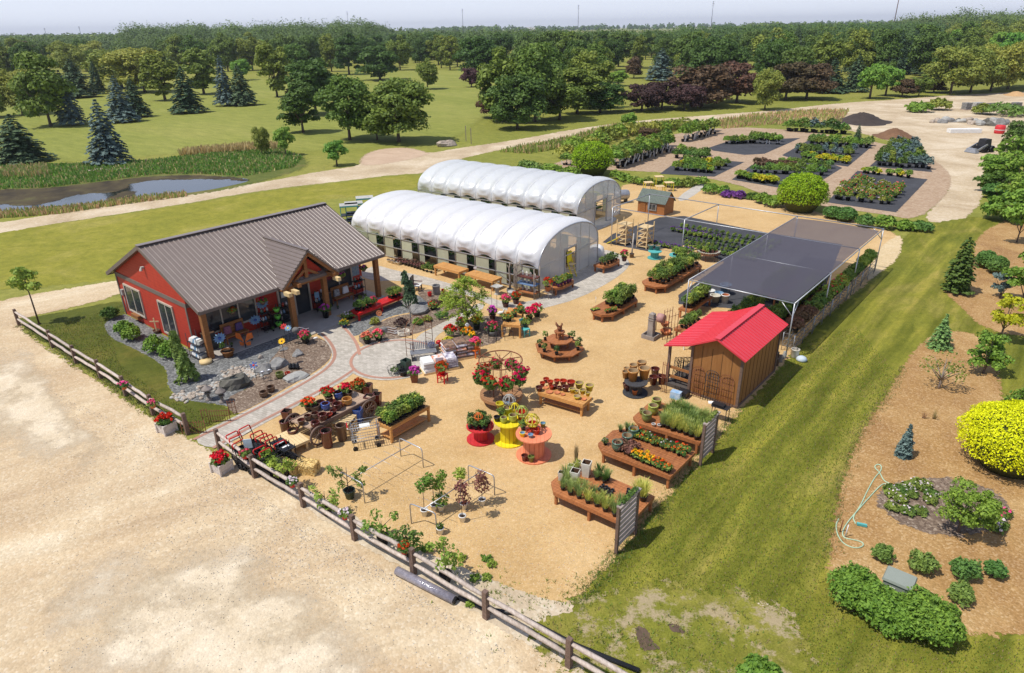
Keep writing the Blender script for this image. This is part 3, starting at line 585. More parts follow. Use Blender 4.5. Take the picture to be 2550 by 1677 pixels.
def greenhouse(u,v,L,name_label,cover_m,open_first,door_gap,seed,length_dir):
    """near right corner at grid (u, v); the house runs back along -axis for L metres, 7.3 m wide"""
    rr = random.Random(seed); ax = math.atan2(.07,1)
    g = thing('greenhouse',name_label,'greenhouse',LW(u,v),ANG+ax)   # local: x along axis (0 = right end, negative to the left), y across
    Wd,EZ,AZ,nb = 7.3,1.6,3.5,10; bay = L / nb
    def arch(s):       # s in 0..1 across
        a = PI * s; x = -math.cos(a); return (x*.5+.5) * Wd,EZ + (AZ-EZ) * (math.sin(a) ** .82)
    w = MB(); NX,NS = nb * 12,64; vs = []
    for i in range(NX+1):
        fr = (i%12) / 12; sag = math.sin(PI*fr) ** .5 if i % 12 else 0
        for j in range(NS+1):
            y,z = arch(j/NS); s = j / NS; sd_ = min(s,1-s) * 2
            cy,cz = Wd / 2,EZ
            k = .28 * sag * (1 if sd_ > .2 else sd_/.2) * (1.25-.5*sd_)
            dx = rr.uniform(-.004,.004); lo_ = max(0,1-sd_/.62) * min(1,sd_/.1); k += .045 * lo_ * sag * math.sin(6.283*(sd_*6.5-1.1*(2*fr-1) ** 2+.37*(i // 12)))
            nv = Vector((0,y-cy,(z-cz)*1.6)).normalized()
            low = .09 * (1-math.cos(PI*2*fr)) if sd_ < .05 else 0
            vs.append((-L*i/NX+dx,y+nv.y*(k+dx),z+nv.z*(k+dx)+low))
    fs = [(i*(NS+1)+j,i*(NS+1)+j+1,(i+1)*(NS+1)+j+1,(i+1)*(NS+1)+j) for i in range(NX) for j in range(NS)]
    w.add(vs,fs,0,True); ob('film_cover',w,cover_m,g)
    for e,nm in ((.02,'end_wall'),(-L-.02,'back_end_wall')):
        w = MB(); pts = [arch(j/30) for j in range(31)]
        if e > 0:
            d0,d1,dz = door_gap
            def seg(a,b,zb):
                q = [(e,y,z) for y,z in pts if a < y < b]
                za = np.interp(a,[p[0] for p in pts],[p[1] for p in pts]); zb_ = np.interp(b,[p[0] for p in pts],[p[1] for p in pts])
                w.poly([(e,a,zb)]+[(e,b,zb),(e,b,zb_)]+q[::-1]+[(e,a,za)])
            seg(0.001,d0,.1); seg(d0,d1,dz); seg(d1,Wd-.001,.1)
        else: w.poly([(e,0,0)]+[(e,y,z) for y,z in pts]+[(e,Wd,0)])
        ob(nm,w,film_end,g)
    w = MB()
    for y in (door_gap[0],door_gap[1]): w.box((.03,y,door_gap[2]/2),(.09,.09,door_gap[2]))
    w.box((.03,(door_gap[0]+door_gap[1])/2,door_gap[2]+.03),(.09,door_gap[1]-door_gap[0]+.1,.09)); ob('door_frame',w,M['steel'],g)
    for i in range(nb+1):
        w = MB(); x = -bay * i; w.tube([(x,0,0)]+[(x,Wd/2+(arch(j/16)[0]-Wd/2)*1.003,EZ+(arch(j/16)[1]-EZ)*1.004) for j in range(17)]+[(x,Wd,0)],.03 if i else .05,5); ob('hoop_rib',w,M['steel'],g)
    w = MB()
    for y in (0,Wd):
        for z in (.12,.85,EZ-.02): w.bar((0,y,z),(-L,y,z),.04,.05)
    for y in (1.2,2.4,Wd-1.2,Wd-2.4): 
        zt = np.interp(y,[arch(j/30)[0] for j in range(31)],[arch(j/30)[1] for j in range(31)]); w.bar((0,y,0),(0,y,zt),.05,.05)
    w.bar((0.02,0,EZ),(0.02,Wd,EZ),.05,.05)
    for i in (0,1): w.bar((-bay*i,0,.1),(-bay*i-bay,0,.85),.03,.03)
    ob('frame_rail',w,M['steel'],g)
    for y in (0.03,Wd-.03):
        for i in range(nb):
            f = rr.uniform(.5,.68) if i % 7 != 5 else .3
            w = MB(); x0 = -bay * i - .05; x1 = x0 - bay + .1
            xa = x1 + (x0-x1) * f
            w.box(((x1+xa)/2,y,.86),(xa-x1,.02,1.44)); ob('side_curtain',w,curtain_m,g)
    w = MB()
    for y in (1.0,3.0,5.4): w.box((-L/2-.4,y,.7),(L-1.8,1.1,.06)); [w.box((-1.6-k*2.2,y,.35),(.06,1.0,.7)) for k in range(int(L/2.2)-1)]
    bn = ob('grow_bench',w,M['dark_steel'],g)
    w = MB(); P_ = RN.random((1800,3)) * (L-2,1,.4); P_[:,0] = -L + 1 + P_[:,0]; P_[:,1] += np.repeat([.5,2.5,4.9],600); P_[:,2] += .75
    w.leaves(P_,np.tile((0,0,1.),(1800,1)),.2,1.5,0); ob('bench_plants',w,M['dleaf'],bn)
    return g
gh1 = greenhouse(17.2,17.5,16.7,'nearer of the two hoop greenhouses, bright white film, yellow chair in its doorway',film_w,0,(2.95,4.35,2.0),3,1)
gh2 = greenhouse(11.5,29.8,17.0,'farther hoop greenhouse with cloudier film, behind the brighter one',film_w2,0,(2.75,4.75,2.0),5,1)

# ------------------------------------------------------------------ shade frame
def cloth():
    t = NT('black_shade_cloth'); v = t.coord('pos'); b = t.n('ShaderNodeBsdfPrincipled',Roughness=.6); b.inputs['Base Color'].default_value = (.07,.062,.078,1)
    tp = t.n('ShaderNodeBsdfTransparent'); m = t.n('ShaderNodeMixShader',Fac=.8); t.l(tp.outputs[0],m.inputs[1]); t.l(b.outputs[0],m.inputs[2]); t.l(m.outputs[0],t.out.inputs[0]); return t.m
us = (15.35,21.1,26.85,32.3); vs_ = (17.8,23.35,28.75,34.2)
fr = thing('shade_frame','galvanised pipe frame with black shade cloth over its nearer bays','shade structure',ORG,ANG)
SZ = 2.9
for u in us:
    for v in vs_:
        if u < 26 and v < 28: continue
        w = MB(); w.tube([(u,v,0),(u,v,SZ)],.032,8); ob('post',w,M['steel'],fr)
w = MB()
for u in us[2:]: w.tube([(u,vs_[0],SZ),(u,vs_[3],SZ)],.035,6)
for u in us[:2]: w.tube([(u,vs_[2],SZ),(u,vs_[3],SZ)],.035,6)
for v in vs_[2:]: w.tube([(us[0],v,SZ),(us[3],v,SZ)],.035,6)
for v in vs_[:2]: w.tube([(us[2],v,SZ),(us[3],v,SZ)],.035,6)
ob('top_rail',w,M['steel'],fr)
for u,v,du,dv in ((us[3],vs_[0],-1,1),(us[2],vs_[0],1,1),(us[3],vs_[3],-1,-1),(us[0],vs_[2],1,1)):
    w = MB(); w.tube([(u,v,SZ-.7),(u+du*.6,v,SZ-.05)],.025,5); w.tube([(u,v,SZ-.7),(u,v+dv*.6,SZ-.05)],.025,5); ob('corner_brace',w,M['steel'],fr)
w = MB(); n1,n2 = 14,40; vv = []
for i in range(n1+1):
    for j in range(n2+1):
        a,b = i / n1,j / n2; k = (b*3) % 1
        e = .15 + .1 * math.sin(j*1.9) * (b > .9)
        vv.append((us[2]+.05+(us[3]-us[2]-.1)*a,vs_[0]+.05+(vs_[3]-vs_[0]-.9+.35*math.sin(PI*a))*b,SZ+.045-.16*math.sin(PI*a)*(math.sin(PI*k) if b < .999 else 0)))
w.add(vv,[(i*(n2+1)+j,(i+1)*(n2+1)+j,(i+1)*(n2+1)+j+1,i*(n2+1)+j+1) for i in range(n1) for j in range(n2)],0,True)
ob('shade_cloth',w,cloth(),fr)

# ------------------------------------------------------------------ garden shed with red roof
brown_m = mat('stained_plywood',(.34,.155,.048),(.27,.115,.034),2,.7,stretch=(5,5,.6))
redroof_m = mat('red_metal_roof',(.68,.052,.07),(.62,.045,.06),1,.35,spec=.5)
sh = thing('garden_shed','brown wooden shed with bright red metal roof and small side porch','shed',ORG,ANG)
a0,a1,b0,b1 = 30.15,32.38,11.7,16.0; AU,AZ2 = 31.3,3.07
w = MB(); g_ = [(a0,0.12),(a1,.12),(a1,2.42),(AU,2.98),(a0,2.3)]
w.poly([(u,b0,z) for u,z in g_]); w.poly([(u,b1,z) for u,z in g_[::-1]])
w.poly([(a1,b0,.12),(a1,b1,.12),(a1,b1,2.42),(a1,b0,2.42)]); w.poly([(a0,b1,.12),(a0,b0,.12),(a0,b0,2.3),(a0,b1,2.3)])
ob('wall',w,brown_m,sh)
w = MB()
for u in (a0+.45,a0+.9,a0+1.35,a0+1.8): w.box((u,b0-.004,1.3),(.018,.012,2.3))
for k in range(1,10): w.box((a1+.004,b0+k*.45,1.25),(.012,.018,2.3))
ob('batten',w,mat('dark_groove',(.1,.05,.02)),sh)
w = MB()
for u in (a0,a1):
    for v in (b0,b1): w.box((u,v,1.3),(.11,.11,2.3 if u == a0 else 2.42))
w.box(((a0+a1)/2,(b0+b1)/2,.07),(a1-a0+.08,b1-b0+.08,.1)); ob('corner_trim',w,M['post_wood'],sh)
w = MB(); y0,y1 = 11.38,16.25
def slab(p,q,ribs):
    A_,B_ = Vector((p[0],0,p[1])),Vector((q[0],0,q[1])); d = B_ - A_; n_ = Vector((-d.z,0,d.x)).normalized(); n_ = n_ if n_.z > 0 else -n_
    Q = [A_+Vector((0,y0,0)),B_+Vector((0,y0,0)),B_+Vector((0,y1,0)),A_+Vector((0,y1,0))]
    w.add(Q+[x-n_*.05 for x in Q],[(0,1,2,3),(7,6,5,4),(0,4,5,1),(1,5,6,2),(2,6,7,3),(3,7,4,0)])
    for k in range(ribs): y = y0 + .02 + (y1-y0-.04) * k / (ribs-1); w.bar(A_+Vector((0,y,0))+n_*.012,B_+Vector((0,y,0))+n_*.012,.03,.024,up=n_)
slab((AU,AZ2),(32.62,2.42),22); slab((30.02,2.42),(AU,AZ2),22); slab((28.92,2.12),(30.02,2.42),22)
w.bar((AU,y0-.01,AZ2+.03),(AU,y1+.01,AZ2+.03),.26,.03); ob('roof',w,redroof_m,sh)
for v in (11.75,15.9):
    w = MB(); w.box((29.05,v,1.08),(.11,.11,2.1)); ob('porch_post',w,M['post_wood'],sh)
w = MB(); w.box((29.55,13.8,.1),(1.15,4.3,.16)); ob('porch_deck',w,mat('dark_deck',(.1,.085,.075),(.07,.06,.055),3,.8,stretch=(6,1,6)),sh)
w = MB(); w.box((a0-.03,13.9,1.15),(.05,.95,2.0)); dd = ob('door',w,M['timber'],sh)
w = MB(); w.box((a0-.07,13.55,1.1),(.04,.04,.16)); ob('handle',w,M['dark_steel'],dd)
w = MB()
for z in (.5,.95): w.bar((29.05,11.8,z),(30.1,11.8,z),.05,.12)
ob('porch_rail',w,M['timber'],sh)

# ------------------------------------------------------------------ split rail fences
def fence(label,pts,cap_h=1.0):
    f = thing('split_rail_fence',label,'fence',pts[0])
    q = [p-pts[0] for p in pts]
    for p in q:
        w = MB(); a = R.uniform(-.03,.03); w.box((p.x,p.y,cap_h/2),(.16,.15,cap_h),ANG+a,taper=.9); ob('post',w,M['post_wood'],f)
    for a,b in zip(q,q[1:]):
        for z in (.42,.82):
            w = MB(); n = 6; o = Vector((0,0,z+R.uniform(-.03,.03))); pts_ = []
            for k in range(n+1):
                t_ = k / n; pts_.append(a.lerp(b,t_)+o+Vector((R.uniform(-.015,.015),R.uniform(-.015,.015),R.uniform(-.012,.012))))
            w.tube(pts_,[.05]+[.068]*(n-1)+[.05],6); ob('rail',w,M['rail_wood'],f)
    return f
fence('split rail fence beside the store lawn, paler rails on dark posts',P('V',45,757,123,808,178,845,235,880,293,920,357,965,437,1010))
fence('split rail fence along the front of the yard with flower pots on its posts',P('V',512,1048,593,1110,706,1178,825,1255,962,1335,1130,1437,1322,1550,1560,1690))
# ------------------------------------------------------------------ kit of parts for the yard
def clip(poly,ax,lo,hi):
    for sgn,lim in ((1,lo),(-1,hi)):
        out = []
        for i,p in enumerate(poly):
            q = poly[(i+1)%len(poly)]; a = sgn * (p[ax]-lim); b = sgn * (q[ax]-lim)
            if a >= 0: out.append(p)
            if (a >= 0) != (b >= 0):
                t_ = a / (a-b); out.append((p[0]+(q[0]-p[0])*t_,p[1]+(q[1]-p[1])*t_))
        poly = out
        if len(poly) < 3: return []
    return poly
def planks(mb,poly,ax,w,z0,z1,gap=.012,m=0):
    lo = min(p[ax] for p in poly); hi = max(p[ax] for p in poly); n = max(1,round((hi-lo)/w)); w = (hi-lo) / n
    for k in range(n):
        q = clip(poly,ax,lo+k*w+gap/2,lo+(k+1)*w-gap/2)
        if len(q) >= 3: mb.prism(q,z0,z1-R.uniform(0,.004),m)
    return mb
def ngon(r,n=28,c=(0,0),off=0): return [(c[0]+r*math.cos(2*PI*i/n+off),c[1]+r*math.sin(2*PI*i/n+off)) for i in range(n)]
def pot_prof(kind,r,h):
    if kind == 'taper': return [(r*.7,0),(r*.97,h*.9),(r*1.06,h*.9),(r*1.06,h),(r*.9,h),(r*.84,h*.8)]
    if kind == 'tall': return [(r*.78,0),(r*.9,h*.1),(r*.98,h*.9),(r*1.05,h*.93),(r*1.05,h),(r*.88,h),(r*.8,h*.5)]
    if kind == 'belly': return [(r*.6,0),(r*.92,h*.3),(r*1.02,h*.62),(r*.9,h*.88),(r*1.0,h*.94),(r*.98,h),(r*.8,h),(r*.8,h*.5)]
    if kind == 'square': return [(r*.9,0),(r*1.25,h),(r*1.08,h),(r*.95,h*.6)]
    if kind == 'box': return [(r*1.3,0),(r*1.36,h),(r*1.2,h),(r*1.15,h*.8)]
    if kind == 'bowl': return [(r*.5,0),(r*.85,h*.5),(r,h),(r*.92,h),(r*.7,h*.6)]
def pot_mb(kind,r,h,full=True):
    n = 4 if kind in ('square','box') else 14; pr = pot_prof(kind,r,h); mb = MB(); k = len(pr) - 1
    mb.lathe(pr[:k],n,m=0); mb.lathe(pr[k-1:],n,m=1,cap0=False)
    if full: mb.lathe([(pr[-1][0],pr[-1][1]),(.001,pr[-1][1]+.004)],n,m=2,cap0=False)
    else: mb.lathe([(pr[-1][0],pr[-1][1]),(pr[-1][0]*.8,h*.12),(.001,h*.12)],n,m=1,cap0=False)
    return mb
def pot(label,kind,r,h,m,loc,inside=None,rz=None,name='glazed_pot',group=None,full=False):
    o = ob(name,pot_mb(kind,r,h,full),[m,inside or m,SL],None,loc,R.uniform(0,6.28) if rz is None else rz)
    return tag(o,label,'pot',group)
# foliage shapes: all return the builder; z0 is where the stems start
def bush(mb,r,h,n,leaf,z0=0.,m=0,c=(0,0),jit=.7,flat=.8):
    d = RN.normal(0,1,(n,3)); d /= np.linalg.norm(d,axis=1)[:,None]; d[:,2] = np.abs(d[:,2]) * 1.15 - .25
    k = (.55+.45*RN.random(n) ** .5)[:,None]
    lump = 1 + .22 * np.sin(d[:,0:1]*5+c[0]*9+r*31) * np.cos(d[:,1:2]*4.3+h*17)
    Pp = d * k * lump * (r,r,h*.55) + (c[0],c[1],z0+h*.45)
    return mb.leaves(Pp,d+(0,0,.5),leaf,1.8,m,jit)
def tuft(mb,r,h,n,w,z0=0.,m=0,c=(0,0),lean=.6):
    for _ in range(n):
        a = R.uniform(0,2*PI); k = R.random() ** .7; hh = h * R.uniform(.6,1.05); b = R.uniform(0,.35) * r
        x0,y0 = c[0] + b * math.cos(a),c[1] + b * math.sin(a); dx,dy = math.cos(a) * r * k,math.sin(a) * r * k
        px_,py_ = -math.sin(a) * w,math.cos(a) * w
        mb.add([(x0-px_,y0-py_,z0),(x0+px_,y0+py_,z0),(x0+dx*.55+px_*.8,y0+dy*.55+py_*.8,z0+hh*.7),(x0+dx*.55-px_*.8,y0+dy*.55-py_*.8,z0+hh*.7)],[(0,1,2,3)],m)
        mb.add([(x0+dx*.55-px_*.8,y0+dy*.55-py_*.8,z0+hh*.7),(x0+dx*.55+px_*.8,y0+dy*.55+py_*.8,z0+hh*.7),(x0+dx,y0+dy,z0+hh*(1-.35*k*lean))],[(0,1,2)],m)
    return mb
def heads(mb,r,h,n,size,z0=0.,m=0,c=(0,0),per=6):
    """flower heads: small round clusters of petals over a dome"""
    for _ in range(n):
        a = R.uniform(0,2*PI); k = math.sqrt(R.random()); x,y = c[0] + r * k * math.cos(a),c[1] + r * k * math.sin(a); z = z0 + h * (1-.45*k*k) + R.uniform(-.04,.04)
        d = RN.normal(0,1,(per,3)); d[:,2] = abs(d[:,2]); d /= np.linalg.norm(d,axis=1)[:,None]
        mb.leaves(d*size*.5+(x,y,z),d,size*.75,1.15,m,.3)
    return mb
def planted(name,label,cat,kind,r,h,pm,fol,fl=None,group=None,loc=(0,0,0),rz=0.,mats=None):
    """pot with foliage (fol(mb)) and blossoms (fl(mb)) as its parts"""
    o = ob(name,pot_mb(kind,r,h),[pm,pm,SL],None,loc,rz); tag(o,label,cat,group)
    mb = MB(); fol[0](mb); ob('foliage',mb,fol[1],o)
    if fl: mb = MB(); fl[0](mb); ob('blossoms',mb,fl[1],o)
    return o
def geranium(label,kind='taper',r=.16,h=.2,pm=None,col_='fl_red',R_=.28,H_=.38,nf=16,size=.1,loc=(0,0,0),group=None,name='potted_geranium'):
    return planted(name,label,'potted plant',kind,r,h,pm or M['terra'],(lambda b: bush(b,R_,H_,170,.085,h*.85),M['leaf']),
                   (lambda b: heads(b,R_*.95,H_*.98,nf,size,h*.9),M[col_]),group,loc)
def table(name,label,poly,z,legs,m,th=.05,ax=0,pw=.14,apron=.09,loc=ORG,rz=ANG,cat='table',group=None,shelf=None,lw=.09):
    t_ = thing(name,label,cat,loc,rz,group)
    ob('tabletop',planks(MB(),poly,ax,pw,z-th,z),m,t_)
    if apron:
        w = MB(); c = (sum(p[0] for p in poly)/len(poly),sum(p[1] for p in poly)/len(poly))
        q = [(c[0]+(p[0]-c[0])*.985,c[1]+(p[1]-c[1])*.985) for p in poly]
        for a,b in zip(q,q[1:]+q[:1]): w.bar((*a,z-th-apron/2-.003),(*b,z-th-apron/2-.003),.04,apron)
        ob('apron',w,m,t_)
    for x,y in legs: ob('leg',MB().box((x,y,(z-th)/2),(lw,lw,z-th-.002)),m,t_)
    if shelf: ob('shelf',planks(MB(),shelf,ax,pw,.14,.17),m,t_)
    return t_
def wheel_mb(r,w,spokes=0,n=20):
    mb = MB(); mb.lathe([(r*.82,-w/2),(r,-w/2),(r,w/2),(r*.82,w/2),(r*.82,-w/2)],n,cap0=False)
    mb.lathe([(r*.2,-w*.6),(r*.2,w*.6)],8,cap1=True)
    for k in range(spokes): a = 2 * PI * k / spokes; mb.bar((0,0,0),(r*.85*math.cos(a),r*.85*math.sin(a),0),w*.5,w*.5)
    if not spokes: mb.lathe([(.001,0),(r*.83,0)],n,cap0=False)
    return mb
def stand_wheel(mb,c,ax):   # turn a wheel mesh (axis z) so that its axle points along ax
    z = Vector(ax).normalized(); x = z.orthogonal().normalized(); y = z.cross(x); Mx = Matrix((x,y,z)).transposed()
    mb.v = [tuple(Mx @ Vector(v)+Vector(c)) for v in mb.v]; return mb
def rock(name,label,loc,r,m,sz=(1,1,.7),seed=0,cat='boulder',group=None):
    rr = random.Random(seed); mb = MB(); n,k = 12,8; vs = []
    ph = [rr.uniform(0,6) for _ in range(6)]
    for i in range(k+1):
        th = PI * i / k
        for j in range(n):
            a = 2 * PI * j / n; d = Vector((math.sin(th)*math.cos(a),math.sin(th)*math.sin(a),math.cos(th)))
            q = 1 + .16 * math.sin(d.x*3.1+ph[0]) + .14 * math.sin(d.y*4.3+ph[1]) + .12 * math.sin(d.z*3.7+ph[2]+d.x*2) + rr.uniform(-.05,.05)
            vs.append((d.x*r*sz[0]*q,d.y*r*sz[1]*q,max(d.z*r*sz[2]*q,-.15*r)+.12*r))
    mb.add(vs,[(i*n+j,i*n+(j+1)%n,(i+1)*n+(j+1)%n,(i+1)*n+j)[::-1] for i in range(k) for j in range(n)],0,False)
    return tag(ob(name,mb,m,None,loc,rr.uniform(0,6)),label,cat,group)
def uvc(s,x,y,z=0.):   # survey point as grid coordinates
    q = at(s,x,y,z) - ORG; return (q.dot(GU),q.dot(GV))
def lift(p,z): return Vector((p.x,p.y,z))

# ------------------------------------------------------------------ cedar sales benches and slat screens
CT = .6
def grid_pts(u0,u1,v0,v1,nu,nv,j=.03): return [(u0+(u1-u0)*(i+.5)/nu+R.uniform(-j,j),v0+(v1-v0)*(k+.5)/nv+R.uniform(-j,j)) for i in range(nu) for k in range(nv)]
T1 = [(30.15,1.55),(32.75,1.65),(33.0,2.0),(32.95,3.5),(30.1,3.42),(29.72,3.0),(29.75,1.95)]
T2 = [(30.1,4.65),(32.85,4.8),(32.85,6.75),(29.95,6.5),(29.65,6.1),(29.7,5.0)]
T3 = [(30.15,7.2),(32.7,7.42),(32.6,9.2),(30.1,9.25),(29.7,8.8),(29.75,7.5)]
for tb,lb in ((T1,'cedar slat bench with clipped corners carrying grasses and white square planters'),(T2,'cedar slat bench with rows of yellow and red bedding flowers on its boards'),(T3,'cedar slat bench packed with feathery grasses, in front of the red roofed shed')):
    c0 = min(p[0] for p in tb) + .45; c1 = max(p[0] for p in tb) - .12; d0 = min(p[1] for p in tb) + .14; d1 = max(p[1] for p in tb) - .14
    table('display_bench',lb,tb,CT,[(c0,d0),(c1,d0+.1),(c1,d1),(c0,d1),((c0+c1)/2,d0)],M['cedar'],ax=1,pw=.13,cat='bench')
for (u,v0,v1),lb in (((33.06,.92,2.05),'weathered grey slatted screen beside the grass bench, nearest the lawn corner'),((33.02,6.88,7.95),'weathered grey slatted screen by the lawn, between two cedar benches')):
    s_t = thing('slat_screen',lb,'screen',ORG,ANG)
    for v in (v0,v1): ob('post',MB().box((u,v,.9),(.1,.1,1.8)),M['post_wood'],s_t)
    w = MB()
    for k in range(8): w.box((u,(v0+v1)/2,.3+k*.195),(.045,v1-v0-.1,.125))
    ob('slat',w,M['grey_wood'],s_t)
    w = MB(); w.box((u+.02,(v0+v1)/2,1.82),(.16,v1-v0+.1,.05)); ob('cap_board',w,M['grey_wood'],s_t)
    w = MB(); heads(w,.05,.05,1,.05); 
    for k in range(14): bush(w,.09,.12,9,.07,1.84,0,(u,v0+.1+(v1-v0-.2)*k/13))
    ob('succulents',w,M['leaf'],s_t)
LOCG = lambda u,v,z=0.: LW(u,v,z)
def sp(n,mk): return [Proto(mk(i)) for i in range(n)]
# grass plants in black nursery pots
p_gr = sp(3,lambda i: planted('grass_plant','','potted plant','taper',.1,.15,M['black'],(lambda b: tuft(b,.26,.42+.06*i,90,.009,.13),M[('grass','grass','bgrass')[i]])))
p_bl = sp(2,lambda i: planted('grass_plant','','potted plant','taper',.1,.15,M['black'],(lambda b: tuft(b,.22,.36,110,.008,.13,lean=.3),M['bgrass' if i else 'leaf'])))
p_sml = sp(3,lambda i: planted('bedding_plant','','potted plant','taper',.08,.11,M['black'],(lambda b: bush(b,.13,.2,60,.055,.09),M[('leaf','dleaf','leaf')[i]]),(lambda b: heads(b,.11,.19,(3,2,4)[i],.045,.1),M[('fl_org','fl_white','fl_yel')[i]])))
p_mar = sp(1,lambda i: planted('marigold_plant','','potted plant','taper',.08,.11,M['black'],(lambda b: bush(b,.14,.2,55,.055,.09),M['leaf']),(lambda b: heads(b,.14,.22,9,.06,.1),M['fl_yel'])))
p_red = sp(1,lambda i: planted('bedding_plant','','potted plant','taper',.08,.11,M['black'],(lambda b: bush(b,.14,.2,60,.055,.09),M['leaf']),(lambda b: heads(b,.12,.2,5,.06,.1),M['fl_org'])))
p_brz = sp(1,lambda i: planted('bronze_sedge','','potted plant','taper',.09,.12,M['black'],(lambda b: bush(b,.17,.26,110,.055,.1),M['bronze'])))
def put(protos,pts,z,label,group,s=(.85,1.15)):
    for u,v in pts: R.choice(protos)(LW(u,v,z),None,R.uniform(*s),label,group)
put(p_gr,grid_pts(30.15,32.6,1.65,2.3,7,2),CT,'green ornamental grass in black pot, front row of the bench with white planters','grasses on the near cedar bench')
put(p_gr,grid_pts(29.85,30.3,2.2,3.2,1,3),CT,'light green grass in black pot crowding the white square planters','grasses round the white planters')
put(p_bl,grid_pts(30.75,31.35,2.95,3.35,2,2),CT,'dense dome of fine grass in black pot on the far edge of the near bench','domed grasses on the near bench')
put(p_gr[:1],[(32.6,3.3),(32.75,3.05),(32.5,3.1)],CT,'tall wheat coloured grass in black tray at the screen end of the near bench','tall grasses at the bench end',(1.25,1.4))
for i,(x,y,k) in enumerate(((320,700,1.2),(430,620,1.25),(280,625,.8),(352,580,.7),(185,690,.75))):
    pot(('largest white square planter amid the grasses, nearest the bench edge','tall white square planter with wide mouth, behind the nearest one','small white square planter in the middle of the cluster','smallest white square planter, tucked behind the wide one','white square planter standing apart by the bench tip')[i],'square',.145*k,.46*k,M['cream'],lift(at('E',x,y+55*k,.75),CT),M['brown'],ANG+.3,'square_planter')
w = MB(); tuft(w,.1,.9,40,.008,.13); o = planted('reed_plant','thin upright reed grass behind the white planters','potted plant','taper',.1,.14,M['black'],(lambda b: tuft(b,.12,.95,60,.008,.12),M['seed']),None,None,lift(at('E',330,610,.7),CT))
for i,(x,y) in enumerate(((550,870),(620,910),(830,920))):
    w = MB()
    for a in range(2):
        for b_ in range(3): w.lathe([(.05,0),(.065,.09),(.055,.09),(.05,.02)],8,(a*.14,b_*.14,0))
    tag(ob('pot_tray',w,M['black'],None,lift(at('E',x,y,CT),CT),ANG+.2*i),('empty black pot tray lying in the middle of the near bench','empty black tray touching the front grasses','cluster of empty black pots near the slatted screen')[i],'tray')
# bench 2
put(p_sml+p_red,grid_pts(30.35,32.75,6.05,6.6,11,2),CT,'small bedding plant in black tray, back row of the flower bench','bedding plants at the back of the flower bench')
put(p_brz,grid_pts(30.4,31.15,4.95,5.6,4,3),CT,'dark bronze leaved plant in black pot beside the marigolds','bronze plants on the flower bench')
put(p_mar,grid_pts(31.2,32.0,4.85,5.25,6,2),CT,'yellow marigold in black pot on the front edge of the flower bench','yellow marigolds on the flower bench')
put(p_red,grid_pts(32.0,32.7,4.88,5.2,5,2),CT,'orange red flowering plant in black pot at the front corner of the flower bench','red bedding plants on the flower bench')
for i,(x,y) in enumerate(((730,440),(828,375),(890,310))): pot(('nearest of three jade green pots on the flower bench','middle of three jade green pots on the flower bench','farthest of three jade green pots, dark plants behind it')[i],'belly',.21,.37,M['jade'],lift(at('E',x,y,.75),CT),M['inglz'])
p_sml[1](lift(at('E',615,420,.6),CT),0,1,'tiny potted seedling alone on the tip of the flower bench'); del p_sml[1].root
p_sml = p_sml[:1] + p_sml[2:]
put(p_bl,[(29.95,6.2),(30.1,6.45),(30.3,6.5)],CT,'grey green tufted plant beside the jade pots','tufts by the jade pots',(.7,.8))
# bench 3
put(p_gr,grid_pts(30.9,32.6,7.45,8.1,7,3),CT,'yellowish feathery grass in black pot, front of the packed grass bench','grasses at the front of the packed bench',(.9,1.2))
put(p_bl,grid_pts(30.7,32.5,8.1,9.1,7,4),CT,'fine green grass in black pot, back of the packed grass bench','grasses at the back of the packed bench',(1,1.3))
for i,(x,y,k) in enumerate(((1018,160,1.),(1080,90,1.05),(978,95,.62),(1112,25,1.))): pot(('nearest lime green pot on the packed grass bench','lime green pot between two others on the packed bench','smallest lime green pot on the packed bench','farthest lime green pot, by the shed end of the bench')[i],'belly',.205*k,.39*k,M['olive' if i%2 == 0 else 'lime'],lift(at('E',x,y,.75),CT),M['inglz'])
for i,(x,y) in enumerate(((1085,232),(1140,240))): pot(('small white pot at the bench edge below the lime pots','small white pot beside its twin, under the grasses')[i],'taper',.08,.12,M['white'],lift(at('E',x,y,.65),CT),full=True,name='white_pot')
# plant stand beside the screen
t_ = table('wire_stand','dark wire plant stand in front of the shed wall, tray on top',[(31.9,10.05),(32.6,10.1),(32.6,10.5),(31.9,10.45)],.72,[(31.95,10.1),(32.55,10.12),(32.55,10.45),(31.95,10.42)],M['dark_steel'],.02,1,.06,0,lw=.025,cat='plant stand')
w = MB(); w.box((0,0,.05),(.5,.3,.1)); tag(ob('black_crate',w,M['black'],None,LW(32.15,10.25,.72),ANG),'black crate of cards on the wire stand by the shed','crate')
w = MB(); w.box((0,0,.008),(.32,.22,.016)); tag(ob('price_card',w,M['paper'],None,LW(31.85,10.3,.73),ANG+.5),'white card lying beside the black crate on the wire stand','sign')

# ------------------------------------------------------------------ painted cable spools
def spool(label,c,r0,r1,rc,h,m,name='cable_spool',th=.05):
    s_t = thing(name,label,'spool',lift(c,0))
    ob('lower_disc',planks(MB(),ngon(r0),0,.16,.01,.01+th,.006),m,s_t)
    ob('upper_disc',planks(MB(),ngon(r1),0,.16,h-th,h,.006),m,s_t)
    w = MB(); n = 14
    for k in range(n): a = 2 * PI * k / n; w.box((rc*math.cos(a),rc*math.sin(a),h/2),(.035,2*rc*math.sin(PI/n)*.95,h-2*th),a)
    ob('drum',w,m,s_t); return s_t
Pr = at('D',575,1075); Py = at('D',855,1082); Po = at('D',1093,1228)
spool('crimson cable spool holding bushy potted herbs',Pr,.56,.55,.25,.66,M['redspool'])
spool('tall yellow cable spool crowded with lime pots',Py,.63,.60,.34,.95,M['yellow'])
spool('salmon orange cable spool with bright little pots on top',Po,.68,.69,.39,1.0,M['orange'])
